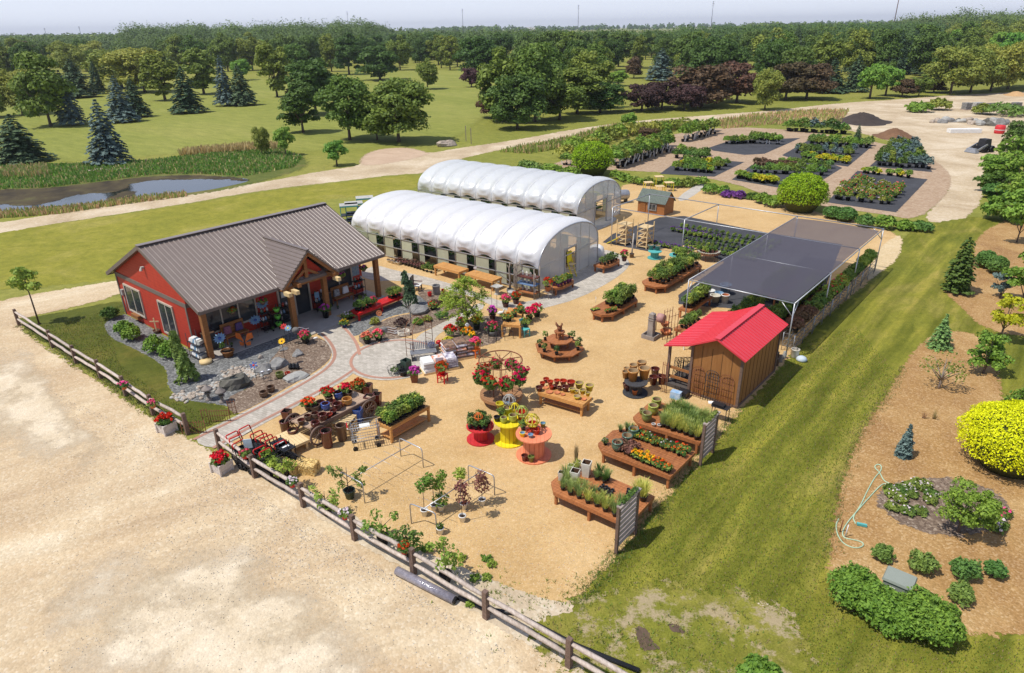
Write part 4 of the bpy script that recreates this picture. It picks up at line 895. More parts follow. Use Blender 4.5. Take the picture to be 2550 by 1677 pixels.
p_herb = sp(2,lambda i: planted('potted_herb','','potted plant','taper',.08,.13,M['black'],(lambda b: bush(b,.14,.36,90,.05,.1),M[('leaf','dleaf')[i]])))
for k in range(13):
    a = k * 2.4; rr_ = .46 * math.sqrt((k+.5)/13); p_herb[k%2](lift(Pr,.66)+Vector((rr_*math.cos(a),rr_*math.sin(a),0)),None,R.uniform(.85,1.2),'bushy green herb in black pot on the crimson spool','herbs on the crimson spool')
def orb(label,loc,r,m,name='lattice_orb'):
    w = MB(); n = 18
    for k in range(4):
        a = PI * k / 4; w.tube([(r*math.sin(2*PI*i/n)*math.cos(a),r*math.sin(2*PI*i/n)*math.sin(a),r+r*math.cos(2*PI*i/n)) for i in range(n+1)],r*.07,5,cap=False)
    w.tube([(r*math.cos(2*PI*i/n),r*math.sin(2*PI*i/n),r) for i in range(n+1)],r*.07,5,cap=False)
    return tag(ob(name,w,m,None,loc),label,'ornament')
w = MB()
for (x,y,r_,h,m,z,lb,k_) in ((765,770,.17,.26,'yglaze',.95,'yellow pot at the back of the yellow spool','taper'),(840,820,.19,.3,'lime',.95,'wide lime pot in the middle of the yellow spool','taper'),(800,905,.14,.24,'lime',.95,'narrow lime pot at the front of the yellow spool','belly'),(888,895,.17,.3,'lime',.95,'large lime pot at the front rim of the yellow spool','belly'),
        (975,865,.2,.34,'redglz',.95,'red pot under the lattice ball on the yellow spool','taper'),(840,755,.1,.2,'ltblue',.95,'small blue pot under the palest lattice ball','taper'),(735,890,.13,.2,'black',.95,'black pot hanging off the rim of the yellow spool','taper')):
    pot(lb,k_,r_,h,M[m],lift(at('D',x,y,z+.02),z),M['inglz'] if m == 'lime' else None)
for (x,y,r_,h,m,lb) in ((1083,965,.17,.25,'redglz','red pot beneath the yellow lattice ball on the salmon spool'),(1120,1020,.14,.22,'redglz','red pot standing free on the salmon spool'),(1052,1010,.11,.12,'redglz','low red pot at the middle of the salmon spool'),(982,1045,.11,.17,'yellow','yellow pot at the near edge of the salmon spool'),(1062,1055,.1,.14,'ltblue','blue pot at the near edge of the salmon spool'),(1182,950,.11,.17,'lime','green pot at the far edge of the salmon spool')):
    pot(lb,'taper',r_,h,M[m],lift(at('D',x,y,1.0),1.0),M['redglz'] if m == 'redglz' else M['ltblue'])
planted('potted_herb','leafy green plant at the back of the salmon spool','potted plant','taper',.09,.14,M['black'],(lambda b: bush(b,.18,.4,120,.06,.1),M['leaf']),None,None,lift(at('D',988,985,1.0),1.0))
planted('potted_herb','leafy plant between the pots on the yellow spool','potted plant','taper',.09,.14,M['black'],(lambda b: bush(b,.17,.3,110,.05,.1),M['leaf']),None,None,lift(at('D',775,850,.95),.95))
orb('pale green lattice ball above the blue pot',lift(at('D',855,745,1.13),1.13),.25,M['lstone']); orb('yellow lattice ball on the salmon spool',lift(at('D',1078,950,1.24),1.24),.27,M['yglaze'])
orb('green and yellow lattice ball above the red pot',lift(at('D',978,855,1.28),1.28),.24,M['lime']); orb('yellow lattice ball at the back of the yellow spool',lift(at('D',905,800,1.0),.97),.2,M['yellow']); orb('small orange lantern ball above the herbs',lift(at('D',555,890,1.0),1.0),.17,M['orange2'])
for (x,y,m,lb) in ((1003,1280,'maroon','dark red pot on the lower disc of the salmon spool'),(1068,1290,'olive','olive green pot on the lower disc of the salmon spool')): pot(lb,'taper',.125,.24,M[m],lift(at('D',x,y,.06),.062))
# grey spool with ochre pots
Pg = at('D',2080,625)
spool('dark grey cable spool by the shed, ochre pots above and red pots below',Pg,.56,.52,.26,.62,mat('charcoal_paint',(.06,.06,.065),None,4,.7))
for i,(x,y,k) in enumerate(((2055,500,1.1),(2165,480,1.15),(1985,475,.72),(2060,420,.85),(2140,400,.95),(1995,430,.6))):
    pot(('large ochre pot at the front of the grey spool','widest ochre pot, on the shed side of the grey spool','small ochre pot at the near rim of the grey spool','ochre pot half hidden behind the large one','ochre pot at the back of the grey spool','smallest ochre pot, behind the small one')[i],'taper',.22*k,.46*k,M['ochre'],lift(at('D',x,y,.62),.62),M['inglz'])
for i,(x,y) in enumerate(((2005,600),(2075,640),(1985,575))): pot(('brick red pot in the middle under the grey spool','brick red pot at the front under the grey spool','brick red pot at the back under the grey spool')[i],'taper',.13,.26,M['terra'] if i == 1 else M['maroon'],lift(at('D',x,y,.06),.062))
for i,(x,y) in enumerate(((705,850),(690,930),(775,925))): pot(('dark red pot behind two others by the shed porch','dark red pot at the front, left of the porch','dark red pot closest to the shed porch')[i],'taper',.2,.42,M['maroon'],at('3',x,y))

# ------------------------------------------------------------------ table under the geranium wheel
Pw = at('D',785,700,0); Pw = LW(24.15,5.82)
wt = table('round_table','round planked table under a rusty wheel of hanging geraniums',ngon(.93,32),.5,[(.5,.5),(-.5,.5),(.5,-.5),(-.5,-.5)],M['rail_wood'] if False else wood('worn_brown_planks',(.42,.22,.10),(.3,.15,.07)),.05,1,.14,.08,Pw,ANG)
WH = 2.1
wk = thing('wheel_trellis','rusty spoked iron wheel on rods above the round table','plant hanger',lift(Pw,0),ANG)
w = MB(); n = 32; w.tube([(.93*math.cos(2*PI*i/n),.93*math.sin(2*PI*i/n),WH) for i in range(n+1)],.028,5,cap=False); ob('rim',w,M['rust'],wk)
w = MB()
for k in range(8): a = 2 * PI * k / 8 + .2; w.tube([(0,0,WH),(.93*math.cos(a),.93*math.sin(a),WH)],.02,5)
w.lathe([(.09,-.04),(.09,.04)],10,(0,0,WH),cap1=True); ob('spoke',w,M['rust'],wk)
for x,y in ((.35,.35),(-.35,.35),(.35,-.35),(-.35,-.35),(0,-.5)): ob('rod',MB().tube([(x,y,.5),(x,y,WH)],.02,5),M['rust'],wk)
p_hb = thing('hanging_basket','','hanging basket'); ob('basket',MB().lathe([(.08,-.86),(.18,-.74),(.2,-.66)],12,cap1=True),M['greenpot'],p_hb)
w = MB()
for k in range(3): a = 2.1 * k; w.tube([(.18*math.cos(a),.18*math.sin(a),-.67),(0,0,0)],.005,3)
ob('hanger',w,M['dark_steel'],p_hb)
w = MB(); d_ = RN.normal(0,1,(300,3)); d_ /= np.linalg.norm(d_,axis=1)[:,None]; w.leaves(d_*(.31,.31,.28)*(.6+.4*RN.random((300,1)))+(0,0,-.66),d_,.095,1.5,0,.6); ob('foliage',w,M['leaf'],p_hb)
w = MB(); heads(w,.36,.32,20,.09,-.7); heads(w,.34,.0,7,.085,-.6); ob('blossoms',w,M['fl_red'],p_hb)
p_hb = Proto(p_hb)
for k in range(8):
    a = 2 * PI * k / 8 + .25; p_hb(lift(Pw,WH-.03)+Vector((.9*math.cos(a),.9*math.sin(a),0)),None,R.uniform(.92,1.1),'red geranium basket hanging from the rusty wheel','hanging baskets on the rusty wheel')

# ------------------------------------------------------------------ bench of red and yellow pots
pb = [(25.5,6.66),(27.68,6.95),(27.62,7.72),(25.45,7.4)]
table('pot_bench','wooden bench with red and yellow glazed pots',pb,.65,[(25.58,6.78),(27.55,7.05),(27.5,7.62),(25.55,7.3)],M['oak'],.06,1,.16,.1,cat='bench',shelf=[(25.6,6.85),(27.5,7.1),(27.45,7.55),(25.55,7.25)])
for i,(x,y,r_,m) in enumerate(((1213,505,.11,'redglz'),(1178,540,.1,'redglz'),(1255,530,.11,'redglz'),(1318,520,.11,'redglz'),(1380,530,.13,'redglz'),(1455,548,.15,'redglz'),(1265,572,.09,'redglz'),(1300,565,.09,'maroon'),(1345,580,.09,'maroon'),(1402,590,.13,'maroon'),
        (1535,560,.15,'yglaze'),(1635,585,.15,'yglaze'),(1470,605,.11,'yglaze'),(1512,618,.08,'yglaze'),(1570,615,.11,'yglaze'),(1620,635,.09,'yglaze'),(1515,665,.13,'yglaze'))):
    a_ = m == 'yglaze'
    pot('yellow glazed pot on the shed end of the pot bench' if a_ else 'red glazed pot standing in the double row on the pot bench','bowl' if i == 16 else 'taper',r_*1.22,r_*1.22*(1.5 if i != 16 else .9),M[m],lift(at('D',x,y,.72),.65),M['inglz'] if a_ else None,group='yellow pots on the pot bench' if a_ else 'red pots on the pot bench')
for i,(x,y,r_) in enumerate(((1245,615,.16),(1320,622,.14),(1375,640,.11),(1210,575,.12),(1580,685,.12))): tag(ob('saucer',MB().lathe([(r_*.8,0),(r_,.045),(r_*.9,.045),(r_*.75,.015),(.001,.015)],16),M['terra'],None,lift(at('D',x,y,.66),.65)),'flat terracotta saucer on the front edge of the pot bench','saucer','terracotta saucers on the pot bench')
pot('dark plum pot at the near end of the pot bench','taper',.15,.2,M['maroon'],lift(at('D',1145,595,.68),.65))

# ------------------------------------------------------------------ tiered octagon stand
Pt = LW(23.25,11.35)
tt = thing('tiered_bench','two tier octagonal cedar plant stand with a rooster figure on top','plant stand',Pt,ANG)
ob('lower_tier',planks(MB(),ngon(1.25,8,off=PI/8),1,.14,.36,.42),M['cedar'],tt); ob('upper_tier',planks(MB(),ngon(.68,8,off=PI/8),1,.14,.78,.84),M['cedar'],tt); ob('top_stool',planks(MB(),ngon(.28,8,off=PI/8),1,.14,1.2,1.26),M['cedar'],tt)
for a in range(8): a_ = a * PI / 4 + .39; ob('leg',MB().box((.95*math.cos(a_),.95*math.sin(a_),.18),(.08,.08,.355)),M['cedar'],tt)
for a in range(4): a_ = a * PI / 2 + .39; ob('post',MB().box((.42*math.cos(a_),.42*math.sin(a_),.6),(.08,.08,.355)),M['cedar'],tt); ob('stool_leg',MB().box((.17*math.cos(a_),.17*math.sin(a_),1.02),(.06,.06,.355)),M['cedar'],tt)
ck = MB(); ck.lathe([(.02,0),(.12,.08),(.13,.16),(.08,.24)],10); ck.tube([(.05,0,.2),(.11,0,.32),(.14,0,.37)],[.07,.045,.04],7); ck.tube([(-.08,0,.18),(-.2,0,.3),(-.24,0,.42)],[.06,.06,.01],6); ck.tube([(.17,0,.36),(.22,0,.35)],[.02,.003],5); ck.box((.14,0,.42),(.07,.015,.05)); ck.lathe([(.1,-.02),(.1,0)],8,cap1=True)
tag(ob('rooster_figure',ck,M['rust'],None,LW(23.25,11.35,1.28),ANG),'rusty rooster figure on the top of the tiered stand','ornament')
for k in range(8):
    a = (0.2,.75,1.5,2.2,3.0,3.9,4.5,5.2)[k] - .7; p_herb[k%2](Pt+Vector((1.0*math.cos(a),1.0*math.sin(a),.42)),None,R.uniform(.95,1.2),'leafy perennial in black pot on the lower tier of the octagonal stand','perennials on the octagonal stand')
for k in range(2): a = .2 + 1.1 * k; p_herb[0](Pt+Vector((.5*math.cos(a),.5*math.sin(a),.84)),None,.65,'small plant in black pot on the upper tier of the octagonal stand','plants on the upper tier')

# ------------------------------------------------------------------ long octagon benches with shrubs
p_shr = sp(3,lambda i: planted('potted_shrub','','potted plant','taper',.13,.2,M['black'],(lambda b: [bush(b,.17,.62+.1*i,80,.062,.14,0,(.11*math.cos(a),.11*math.sin(a))) for a in (.3,1.7,3.1,4.6)],M[('leaf','lleaf','leaf')[i]])))
for (u0,u1,v0,v1,lb,l2,gp,n) in ((21.75,23.2,15.95,19.6,'long cedar bench of shrubs with bare boards and a seedling flat at its near end','leafy shrub in black pot on the bench with the bare near end','shrubs on the nearer long bench',(3,6)),(21.75,23.4,21.7,27.6,'long cedar bench fully covered in potted shrubs, behind the half bare one','leafy shrub in black pot on the fully covered long bench','shrubs on the farther long bench',(3,9))):
    c = .45; pl = [(u0+c,v0),(u1-c,v0),(u1,v0+c),(u1,v1-c),(u1-c,v1),(u0+c,v1),(u0,v1-c),(u0,v0+c)]
    table('octagon_bench',lb,pl,.48,[(u0+c,v0+.12),(u1-c,v0+.12),(u1-.12,v0+c+.2),(u1-.12,v1-c),(u0+c,v1-.12),(u0+.12,v1-c),(u1-.12,(v0+v1)/2)],M['cedar'],cat='bench',ax=1)
    put(p_shr,grid_pts(u0+.2,u1-.15,v0+(1.3 if v0 < 20 else .4),v1-.2,*n,j=.08),.48,l2,gp,(.85,1.25))
w = MB(); w.box((0,0,.03),(.5,.28,.06)); bush(w,.0,.0,0,.05); tag(ob('seedling_flat',w,M['black'],None,lift(at('1',1980,1285,.52),.48),ANG+1.2),'flat of pale seedlings on the bare end of the long bench','tray'); o = bpy.data.objects['seedling_flat']; w = MB(); w.leaves(RN.random((70,3))*(.46,.24,.04)-(.23,.12,-.06),np.tile((0,0,1.),(70,1)),.06); ob('seedlings',w,M['lleaf'],o)
for k in range(4): p_sml[0](lift(at('1',2070+22*k,1310-6*k,.52),.48),None,1,'small green plant in a row of four on the bare bench end','row of four small plants on the bench end')
w = MB(); w.box((0,0,.32),(.01,.16,.1)); w.tube([(0,0,0),(0,0,.3)],.008,4); tag(ob('price_sign',w,M['paper'],None,lift(at('1',1983,1235,.5),.48),ANG+.8),'little white price sign on the bare bench end','sign')
# ------------------------------------------------------------------ carts, wagon and pots by the gate
p_cart = thing('garden_cart','','cart')
w = MB(); w.box((0,0,.3),(.8,.5,.03)); w.box((0,.25,.37),(.8,.02,.12)); w.box((0,-.25,.37),(.8,.02,.12)); w.box((.4,0,.37),(.02,.5,.12)); w.box((-.4,0,.37),(.02,.5,.12)); ob('tray',w,M['black'],p_cart)
w = MB(); [w.tube([(-.38,y,.2),(-.44,y,.7),(-.55,y,.96)],.018,6) for y in (-.24,.24)]; [w.tube([(.38,y,.2),(.38,y,.62)],.014,5) for y in (-.23,.23)]; w.tube([(.38,-.23,.62),(.38,.23,.62)],.014,5); [w.tube([(-.43,y,.62),(.38,y,.62)],.012,5) for y in (-.23,.23)]; w.tube([(-.46,-.24,.75),(-.46,.24,.75)],.012,5); ob('handle_frame',w,M['black'],p_cart)
w = MB(); w.tube([(-.5,-.24,.84),(-.56,-.24,.98),(-.58,-.2,1.0),(-.58,.2,1.0),(-.56,.24,.98),(-.5,.24,.84)],.026,6); ob('handle',w,M['red'],p_cart)
for x in (-.3,.3):
    for y in (-.24,.24): ob('wheel',stand_wheel(wheel_mb(.13,.06),(x,y,.13),(0,1,0)),M['black'],p_cart)
p_cart = Proto(p_cart)
CR = ANG
def cart_at(x,y,dr,lb,gp=None): p_cart(lift(at('C',x,y,1.0)+GU*.55,0),CR+dr,1,lb,gp)
for x,y,dr in ((375,685,.05),(395,725,-.05),(440,765,.1)): cart_at(x,y,dr,'black garden cart with red handle in the short nested row right behind the gate post','garden carts by the gate post')
for x,y,dr in ((600,680,0),(650,705,.04),(692,722,-.03),(745,742,.03),(822,775,-.02)): cart_at(x,y,dr,'black garden cart with red handle in the long nested row before the plank platform','garden carts before the platform')
for x,y,dr in ((630,825,0),(690,845,.04)): cart_at(x,y,dr,'black garden cart with red handle closest to the leafy shrub at the fence','garden carts closest to the fence')
cart_at(500,625,.1,'garden cart with tall red handle standing apart at the back of the cart rows')
for k,(x,y) in enumerate(((850,905),(905,945))):
    t_ = thing('folded_cart',('black cart without red handle at the end of the row, white card on top','last black cart beside the straw bales, white card on top')[k],'cart',at('C',x,y),ANG)
    w = MB(); w.box((0,0,.62),(.6,.5,.05)); w.box((0,0,.25),(.62,.5,.04)); [w.tube([(a,b,.1),(a,b,.75)],.016,5) for a in (-.28,.28) for b in (-.23,.23)]; ob('frame',w,M['black'],t_)
    for a in (-.26,.26):
        for b in (-.24,.24): ob('wheel',stand_wheel(wheel_mb(.1,.05),(a,b,.1),(0,1,0)),M['black'],t_)
    ob('card',MB().box((.02,0,.652),(.12,.26,.006)),M['paper'],t_)
t_ = table('plank_platform','low pale plank platform behind the garden carts',[(0,0),(1.25,0),(1.25,.8),(0,.8)],.42,[(.1,.1),(1.15,.1),(1.15,.7),(.1,.7)],M['pine'],.04,1,.13,.06,at('C',800,790),ANG-.1,'platform')
# hay wagon
wg = thing('hay_wagon','old flat wagon with iron rimmed wheels loaded with glazed pots','wagon',LW(19.75,.1),ANG+.02)
wa,wb,wc_,wd_ = (-.58,-1.55),(.58,-1.4),(.62,1.75),(-.55,1.6)
ob('bed',planks(MB(),[wa,wb,wc_,wd_],0,.16,.62,.68),M['grey_wood'] if False else wood('worn_wagon_boards',(.46,.34,.24),(.3,.2,.14)),wg)
w = MB(); w.bar((.66,-1.5,.7),(.68,1.8,.7),.06,.16); w.bar((-.64,-1.6,.62),(-.6,1.6,.62),.06,.12); w.bar((-.5,-1.1,.5),(.5,-1.1,.5),.1,.1); w.bar((-.5,1.1,.5),(.5,1.1,.5),.1,.1); w.bar((0,-1.4,.54),(0,1.5,.54),.12,.1); ob('sill_beam',w,M['post_wood'],wg)
for x,y in ((-.8,-1.35),(.86,-1.3),(-.8,1.2),(.86,1.25)): ob('wheel',stand_wheel(wheel_mb(.42,.06,10),(x,y,.42),(1,0,0)),M['post_wood'],wg)
for i,(x,y,r_,h,m,k) in enumerate(((1035,560,.15,.22,'brown','taper'),(1095,520,.15,.22,'brown','belly'),(1165,500,.17,.24,'brown','belly'),(1170,590,.18,.26,'maroon','belly'),(1240,530,.19,.34,'maroon','belly'),(1300,500,.13,.2,'redglz','taper'),(1265,420,.19,.3,'blue','belly'),(1375,420,.2,.3,'maroon','belly'),(1340,470,.14,.22,'maroon','taper'),
        (1385,315,.2,.32,'blue','belly'),(1300,350,.17,.28,'brown','taper'),(1470,370,.22,.28,'ochre','belly'),(1330,375,.14,.2,'maroon','taper'),(1215,385,.2,.22,'brown','belly'),(1165,425,.22,.24,'brown','belly'),(1485,300,.17,.26,'brown','taper'),(1420,390,.12,.18,'terra','taper'))):
    lb = {6: 'pale blue rimmed jar in the middle of the wagon',9: 'blue rimmed jar on the far end of the wagon',11: 'squat ochre pot at the far rail of the wagon',5: 'small bright red pot near the middle of the wagon',0: 'cream brown pot on the bare front boards of the wagon',4: 'tall oxblood jar at the wagon rail',3: 'round oxblood pot at the front of the wagon',16: 'small terracotta pot among the glazed jars on the wagon'}.get(i,'oxblood glazed pot on the wagon bed' if m == 'maroon' else 'brown glazed pot on the wagon bed')
    pot(lb,k,r_,h,M[m],lift(at('C',x,y+25,.75),.68),M['maroon'] if m != 'ochre' else None,group='oxblood pots on the wagon' if lb.startswith('oxblood') else 'brown pots on the wagon' if lb.startswith('brown') else None)
for x,y,lb,c_ in ((1100,400,'red and yellow geranium at the near side of the wagon','fl_org'),(1285,300,'full red geranium in the middle of the wagon','fl_red'),(1455,265,'low red geranium at the far side of the wagon','fl_red')): geranium(lb,'taper',.17,.24,M['brown'],c_,.3,.34,22,.11,lift(at('C',x,y+40,.8),.68))
geranium('tall red geranium in wooden half barrel at the far end of the wagon','tall',.22,.42,M['brown'],'fl_red',.34,.45,24,.12,at('C',1590,330))
w = MB()
for i,(x,y,r_,h,m,k,lb) in enumerate(((890,690,.2,.62,'maroon','tall','tall oxblood cylinder pot nearest the walk'),(965,760,.2,.55,'maroon','tall','oxblood cylinder pot by the front wheel of the wagon'),(1287,815,.22,.78,'maroon','tall','tallest oxblood urn, standing alone before the wagon'),(1425,750,.21,.72,'brown','tall','tall mottled brown urn beside the wooden crate'),
        (905,565,.2,.5,'maroon','square','tapered square oxblood planter at the walk side of the wagon'),(970,580,.17,.3,'maroon','taper','short oxblood pot behind the wagon wheel'),(1690,470,.22,.75,'maroon','square','tall square oxblood planter at the back of the wagon'),(1670,340,.2,.6,'maroon','square','square oxblood planter farthest from the gate'),(1760,420,.2,.6,'maroon','square','square oxblood planter closest to the seedling table'),
        (1680,290,.19,.4,'brown','tall','round brown pot behind the square planters'),(1585,580,.2,.66,'blue','square','tall cobalt blue square planter by the crate'),(1565,295,.25,.5,'brown','tall','banded barrel pot at the back of the wagon'))): pot(lb,k,r_,h,M[m],at('C',x,y),M['soil'] if m == 'maroon' else None,ANG+.5,'tall_planter')
cr = MB()
for k in range(6): cr.box((0,-.36+.145*k,.5),(.75,.1,.025))
for x in (-.35,.35):
    for y in (-.36,.36): cr.box((x,y,.24),(.05,.05,.48))
for z in (.12,.3): cr.box((-.37,0,z),(.02,.8,.08)); cr.box((.37,0,z),(.02,.8,.08)); cr.box((0,-.39,z),(.76,.02,.08))
tag(ob('wooden_crate',cr,M['pine'],None,at('C',1450,650),ANG+.45),'pale slatted wooden crate beside the wagon','crate')
ct = thing('shopping_cart','silver wire shopping cart with flat trays between the wagon and seedling table','cart',at('C',1655,800),ANG+1.0)
for z,nm in ((.42,'lower_tray'),(.92,'upper_tray')):
    w = MB()
    for k in range(13): w.tube([(-.55+.0917*k,-.3,z),(-.55+.0917*k,.3,z)],.007,4)
    for y in (-.3,-.1,.1,.3): w.tube([(-.55,y,z),(.55,y,z)],.01,4)
    for y in (-.3,.3): w.tube([(-.55,y,z),(-.55,y,z+.14),(.55,y,z+.14),(.55,y,z)],.009,4)
    ob(nm,w,M['steel'],ct)
w = MB()
for x in (-.5,.5):
    for y in (-.28,.28): w.tube([(x,y,.12),(x,y,1.0)],.014,5)
w.tube([(-.5,-.28,1.0),(-.66,-.28,1.05),(-.66,.28,1.05),(-.5,.28,1.0)],.016,5); ob('frame',w,M['steel'],ct)
ob('grip',MB().tube([(-.66,-.2,1.05),(-.66,.2,1.05)],.024,6),M['red'],ct); ob('card',MB().box((0,0,.935),(.4,.3,.006)),M['paper'],ct)
for x in (-.45,.45):
    for y in (-.28,.28): ob('wheel',stand_wheel(wheel_mb(.1,.045),(x,y,.1),(0,1,0)),M['black'],ct)
table('seedling_table','slatted wooden table filled with tall green seedlings',[(22.05,.52),(22.85,.64),(22.83,2.8),(22.02,2.62)],.75,[(22.1,.6),(22.8,.68),(22.78,2.74),(22.08,2.58)],M['oak'],.05,0,.1,.08,shelf=[(22.1,.65),(22.75,.7),(22.75,2.7),(22.1,2.6)])
p_seed = sp(2,lambda i: planted('vegetable_seedling','','potted plant','square',.07,.1,M['black'],(lambda b: bush(b,.12,.5+.1*i,120,.05,.06),M['leaf' if i else 'lleaf'])))
put(p_seed,grid_pts(22.06,22.8,.62,2.62,5,13,.01),.75,'green seedling in black pot packed on the slatted seedling table','seedlings on the seedling table')
# straw bales
for i,(x,y,rz) in enumerate(((905,1060,.2),(1085,1050,.45))):
    w = MB(); w.box((0,0,.2),(.85,.45,.4)); n = 900; q = RN.random((n,3)) - .5; ax = RN.integers(0,3,n); q[np.arange(n),ax] = np.sign(q[np.arange(n),ax]) * .5
    nn = np.zeros((n,3)); nn[np.arange(n),ax] = np.sign(q[np.arange(n),ax]); w.leaves(q*(.88,.48,.43)+(0,0,.215),nn,.035,4,0,.35)
    tag(ob('straw_bale',w,M['straw'],None,at('C',x,y),ANG+rz),('straw bale half hidden behind the fence plants','straw bale lying clear beside the carts')[i],'bale')
# planter boxes outside the fence
for i,(c_,x,y) in enumerate((('4',990,1412),('C',285,1045))):
    t_ = thing('planter_box',('whitewashed planter box of red geraniums by the store lawn fence','whitewashed planter box of red geraniums by the gate post of the yard')[i],'planter',at(c_,x,y),ANG+.15)
    w = MB(); w.lathe([(.33,0),(.38,.45),(.34,.45),(.33,.38)],4); w.lathe([(.33,.39),(.001,.4)],4,m=1,cap0=False); [w.box((.27*a,.27*b,.23),(.06,.06,.46),0) for a in (-1,1) for b in (-1,1)]; ob('box',w,[M['white_wood'],SL],t_)
    w = MB(); bush(w,.34,.34,200,.09,.38); ob('foliage',w,M['leaf'],t_); w = MB(); heads(w,.32,.42,24,.13,.38); ob('blossoms',w,M['fl_red'],t_)
# pots hung on the fence posts
for i,(c_,x,y,lb,a_,z) in enumerate((('4',735,1160,'pink flower pot on the fifth fence post of the store lawn','fl_pink',.75),('4',905,1270,'pink flower pot on the store lawn fence, nearest the planter box','fl_pink',.75),('C',950,1190,'pot of white and yellow pansies hung on the yard fence','fl_white',.72),('C',500,920,'small red pot on the fence by the garden carts','fl_pink',.7),('F',545,720,'pot of pale pink pansies hung on the middle of the yard fence','fl_white',.72),('F',1045,1010,'pot of red and white flowers on the fence, nearest the plastic roll','fl_red',.72))):
    P_ = at(c_,x,y,z); geranium(lb,'taper',.13,.17,M['redspool'] if i > 1 else M['terra'],a_,.2,.2,20,.07,P_,None,'fence_pot')
# sign by the carts
s_t = thing('notice_sign','small pale notice on a stake in front of the garden carts','sign',at('C',560,960),ANG+.9)
ob('stake',MB().box((0,0,.45),(.03,.03,.9)),M['post_wood'],s_t); ob('board',MB().box((0,-.02,.85),(.3,.02,.4)),mat('pale_blue_sign',(.6,.7,.74),(.55,.65,.7),2,.5),s_t)

# ------------------------------------------------------------------ potted saplings
def sapling(label,loc,h,potm,crowns,lm,stem=.018,pr=.17,ph=.28,cat='potted tree',rz=0,leaf=.062,name='potted_sapling',group=None,branches=True):
    """crowns: list of (dx, dy, z, radius, height, leaves)"""
    t_ = thing(name,label,cat,loc,rz,group)
    ob('pot',pot_mb('taper',pr,ph),[potm,potm,SL],t_)
    top = max(c[2] for c in crowns); w = MB(); w.tube([(0,0,ph*.7),(R.uniform(-.03,.03),R.uniform(-.03,.03),h*.5),(0,0,top)],[stem,stem*.8,stem*.4],5)
    for dx,dy,z,r_,hh,n in crowns:
        if dx or dy: w.tube([(0,0,max(ph,z-.25)),(dx*.6,dy*.6,z-.08),(dx,dy,z)],[stem*.6,stem*.5,stem*.3],4)
    ob('stem',w,M['bark'],t_)
    w = MB()
    for dx,dy,z,r_,hh,n in crowns:
        n = int(n*1.25); d = RN.normal(0,1,(n,3)); d /= np.linalg.norm(d,axis=1)[:,None]; w.leaves(d*(r_,r_,hh/2)*(.4+.6*RN.random((n,1)) ** .6)+(dx,dy,z),d+(0,0,.4),leaf,1.8,0,.7)
    ob('foliage',w,lm,t_); return t_
F_ = lambda x,y: at('F',x,y)
sapling('airy branched sapling in black pot between the bare pipe rack hoops',F_(585,545),1.3,M['greenpot'],[(-.35,.1,1.0,.22,.5,60),(-.55,-.1,1.3,.15,.3,40),(.3,0,.9,.2,.4,60),(.55,.1,1.15,.16,.22,45),(.5,-.2,.75,.18,.25,40),(-.2,-.2,.75,.2,.3,45)],M['leaf'],.022,.2,.36)
for i,(c_,x,y,hh,n) in enumerate((('C',820,1240,1.25,34),('F',335,720,1.0,26),('F',810,975,.95,34),('F',1010,1085,1.1,40),('F',1340,1300,1.35,40))):
    cr_ = [(R.uniform(-.45,.45),R.uniform(-.35,.35),hh*R.uniform(.5,1.0),R.uniform(.15,.24),R.uniform(.25,.45),n) for _ in range(8)]
    sapling(('leafy sapling in black pot at the fence beside the straw bales','sparse sapling in dark green pot at the fence, past the pansy pot','wide airy sapling in black pot at the middle of the yard fence','bushy sapling in black pot near the red and white flower pot','tall open sapling in black pot beside the roll of plastic')[i],at(c_,x,y)+GV*.28,hh+.3,M['black'],cr_,M['lleaf'] if i != 3 else M['leaf'],.02,.19,.34,leaf=.07)
w = MB(); hd = thing('potted_hedge_shrub','bright leafy shrub behind the gate fence, between carts and bales','potted shrub',at('C',730,1010)); ob('pot',pot_mb('taper',.18,.3),[M['black'],M['black'],SL],hd); w = MB(); bush(w,.32,.6,260,.09,.25); bush(w,.28,.5,180,.09,.2,0,(.35,-.3)); ob('foliage',w,M['lleaf'],hd)
# pipe racks with small trees in white buckets
def frame(label,x0,x1,y,z,c_=F_):
    pass
def rack(label,A0,A1,B0,B1,h=.85):
    """two bent pipe hoops (A0-A1, B0-B1) joined by a long rail"""
    t_ = thing('pipe_rack',label,'rack',A0)
    for p,q in ((A0,A1),(B0,B1)):
        p,q = p - A0,q - A0; d = (q-p).normalized(); z = Vector((0,0,1))
        ob('hoop',MB().tube([p,p+z*(h-.12),p+z*(h-.03)+d*.03,p+z*h+d*.12,q+z*h-d*.12,q+z*(h-.03)-d*.03,q+z*(h-.12),q],.022,6),M['steel'],t_)
    a,b = (A0+A1) / 2 - A0 + Vector((0,0,h-.06)),(B0+B1) / 2 - A0 + Vector((0,0,h-.06))
    w = MB(); w.tube([a,b],.018,6); 
    n = 6; dd = (A1-A0).normalized()
    ob('rail',w,M['steel'],t_)
    w = MB()
    for k in range(1,n): c = a.lerp(b,k/n) + Vector((0,0,.03)); w.tube([c-dd*.42-Vector((0,0,.06)),c-dd*.42,c+dd*.42,c+dd*.42-Vector((0,0,.06))],.007,4)
    ob('hook_wire',w,M['steel'],t_)
rack('bare pipe rack with two hoops, between the straw bales and the seedling table',F_(525,490),F_(710,592),F_(1015,195),F_(1205,290))
rack('pipe rack with two hoops standing among the white bucket saplings',F_(1105,765),F_(1320,850),F_(1590,430),F_(1808,525))
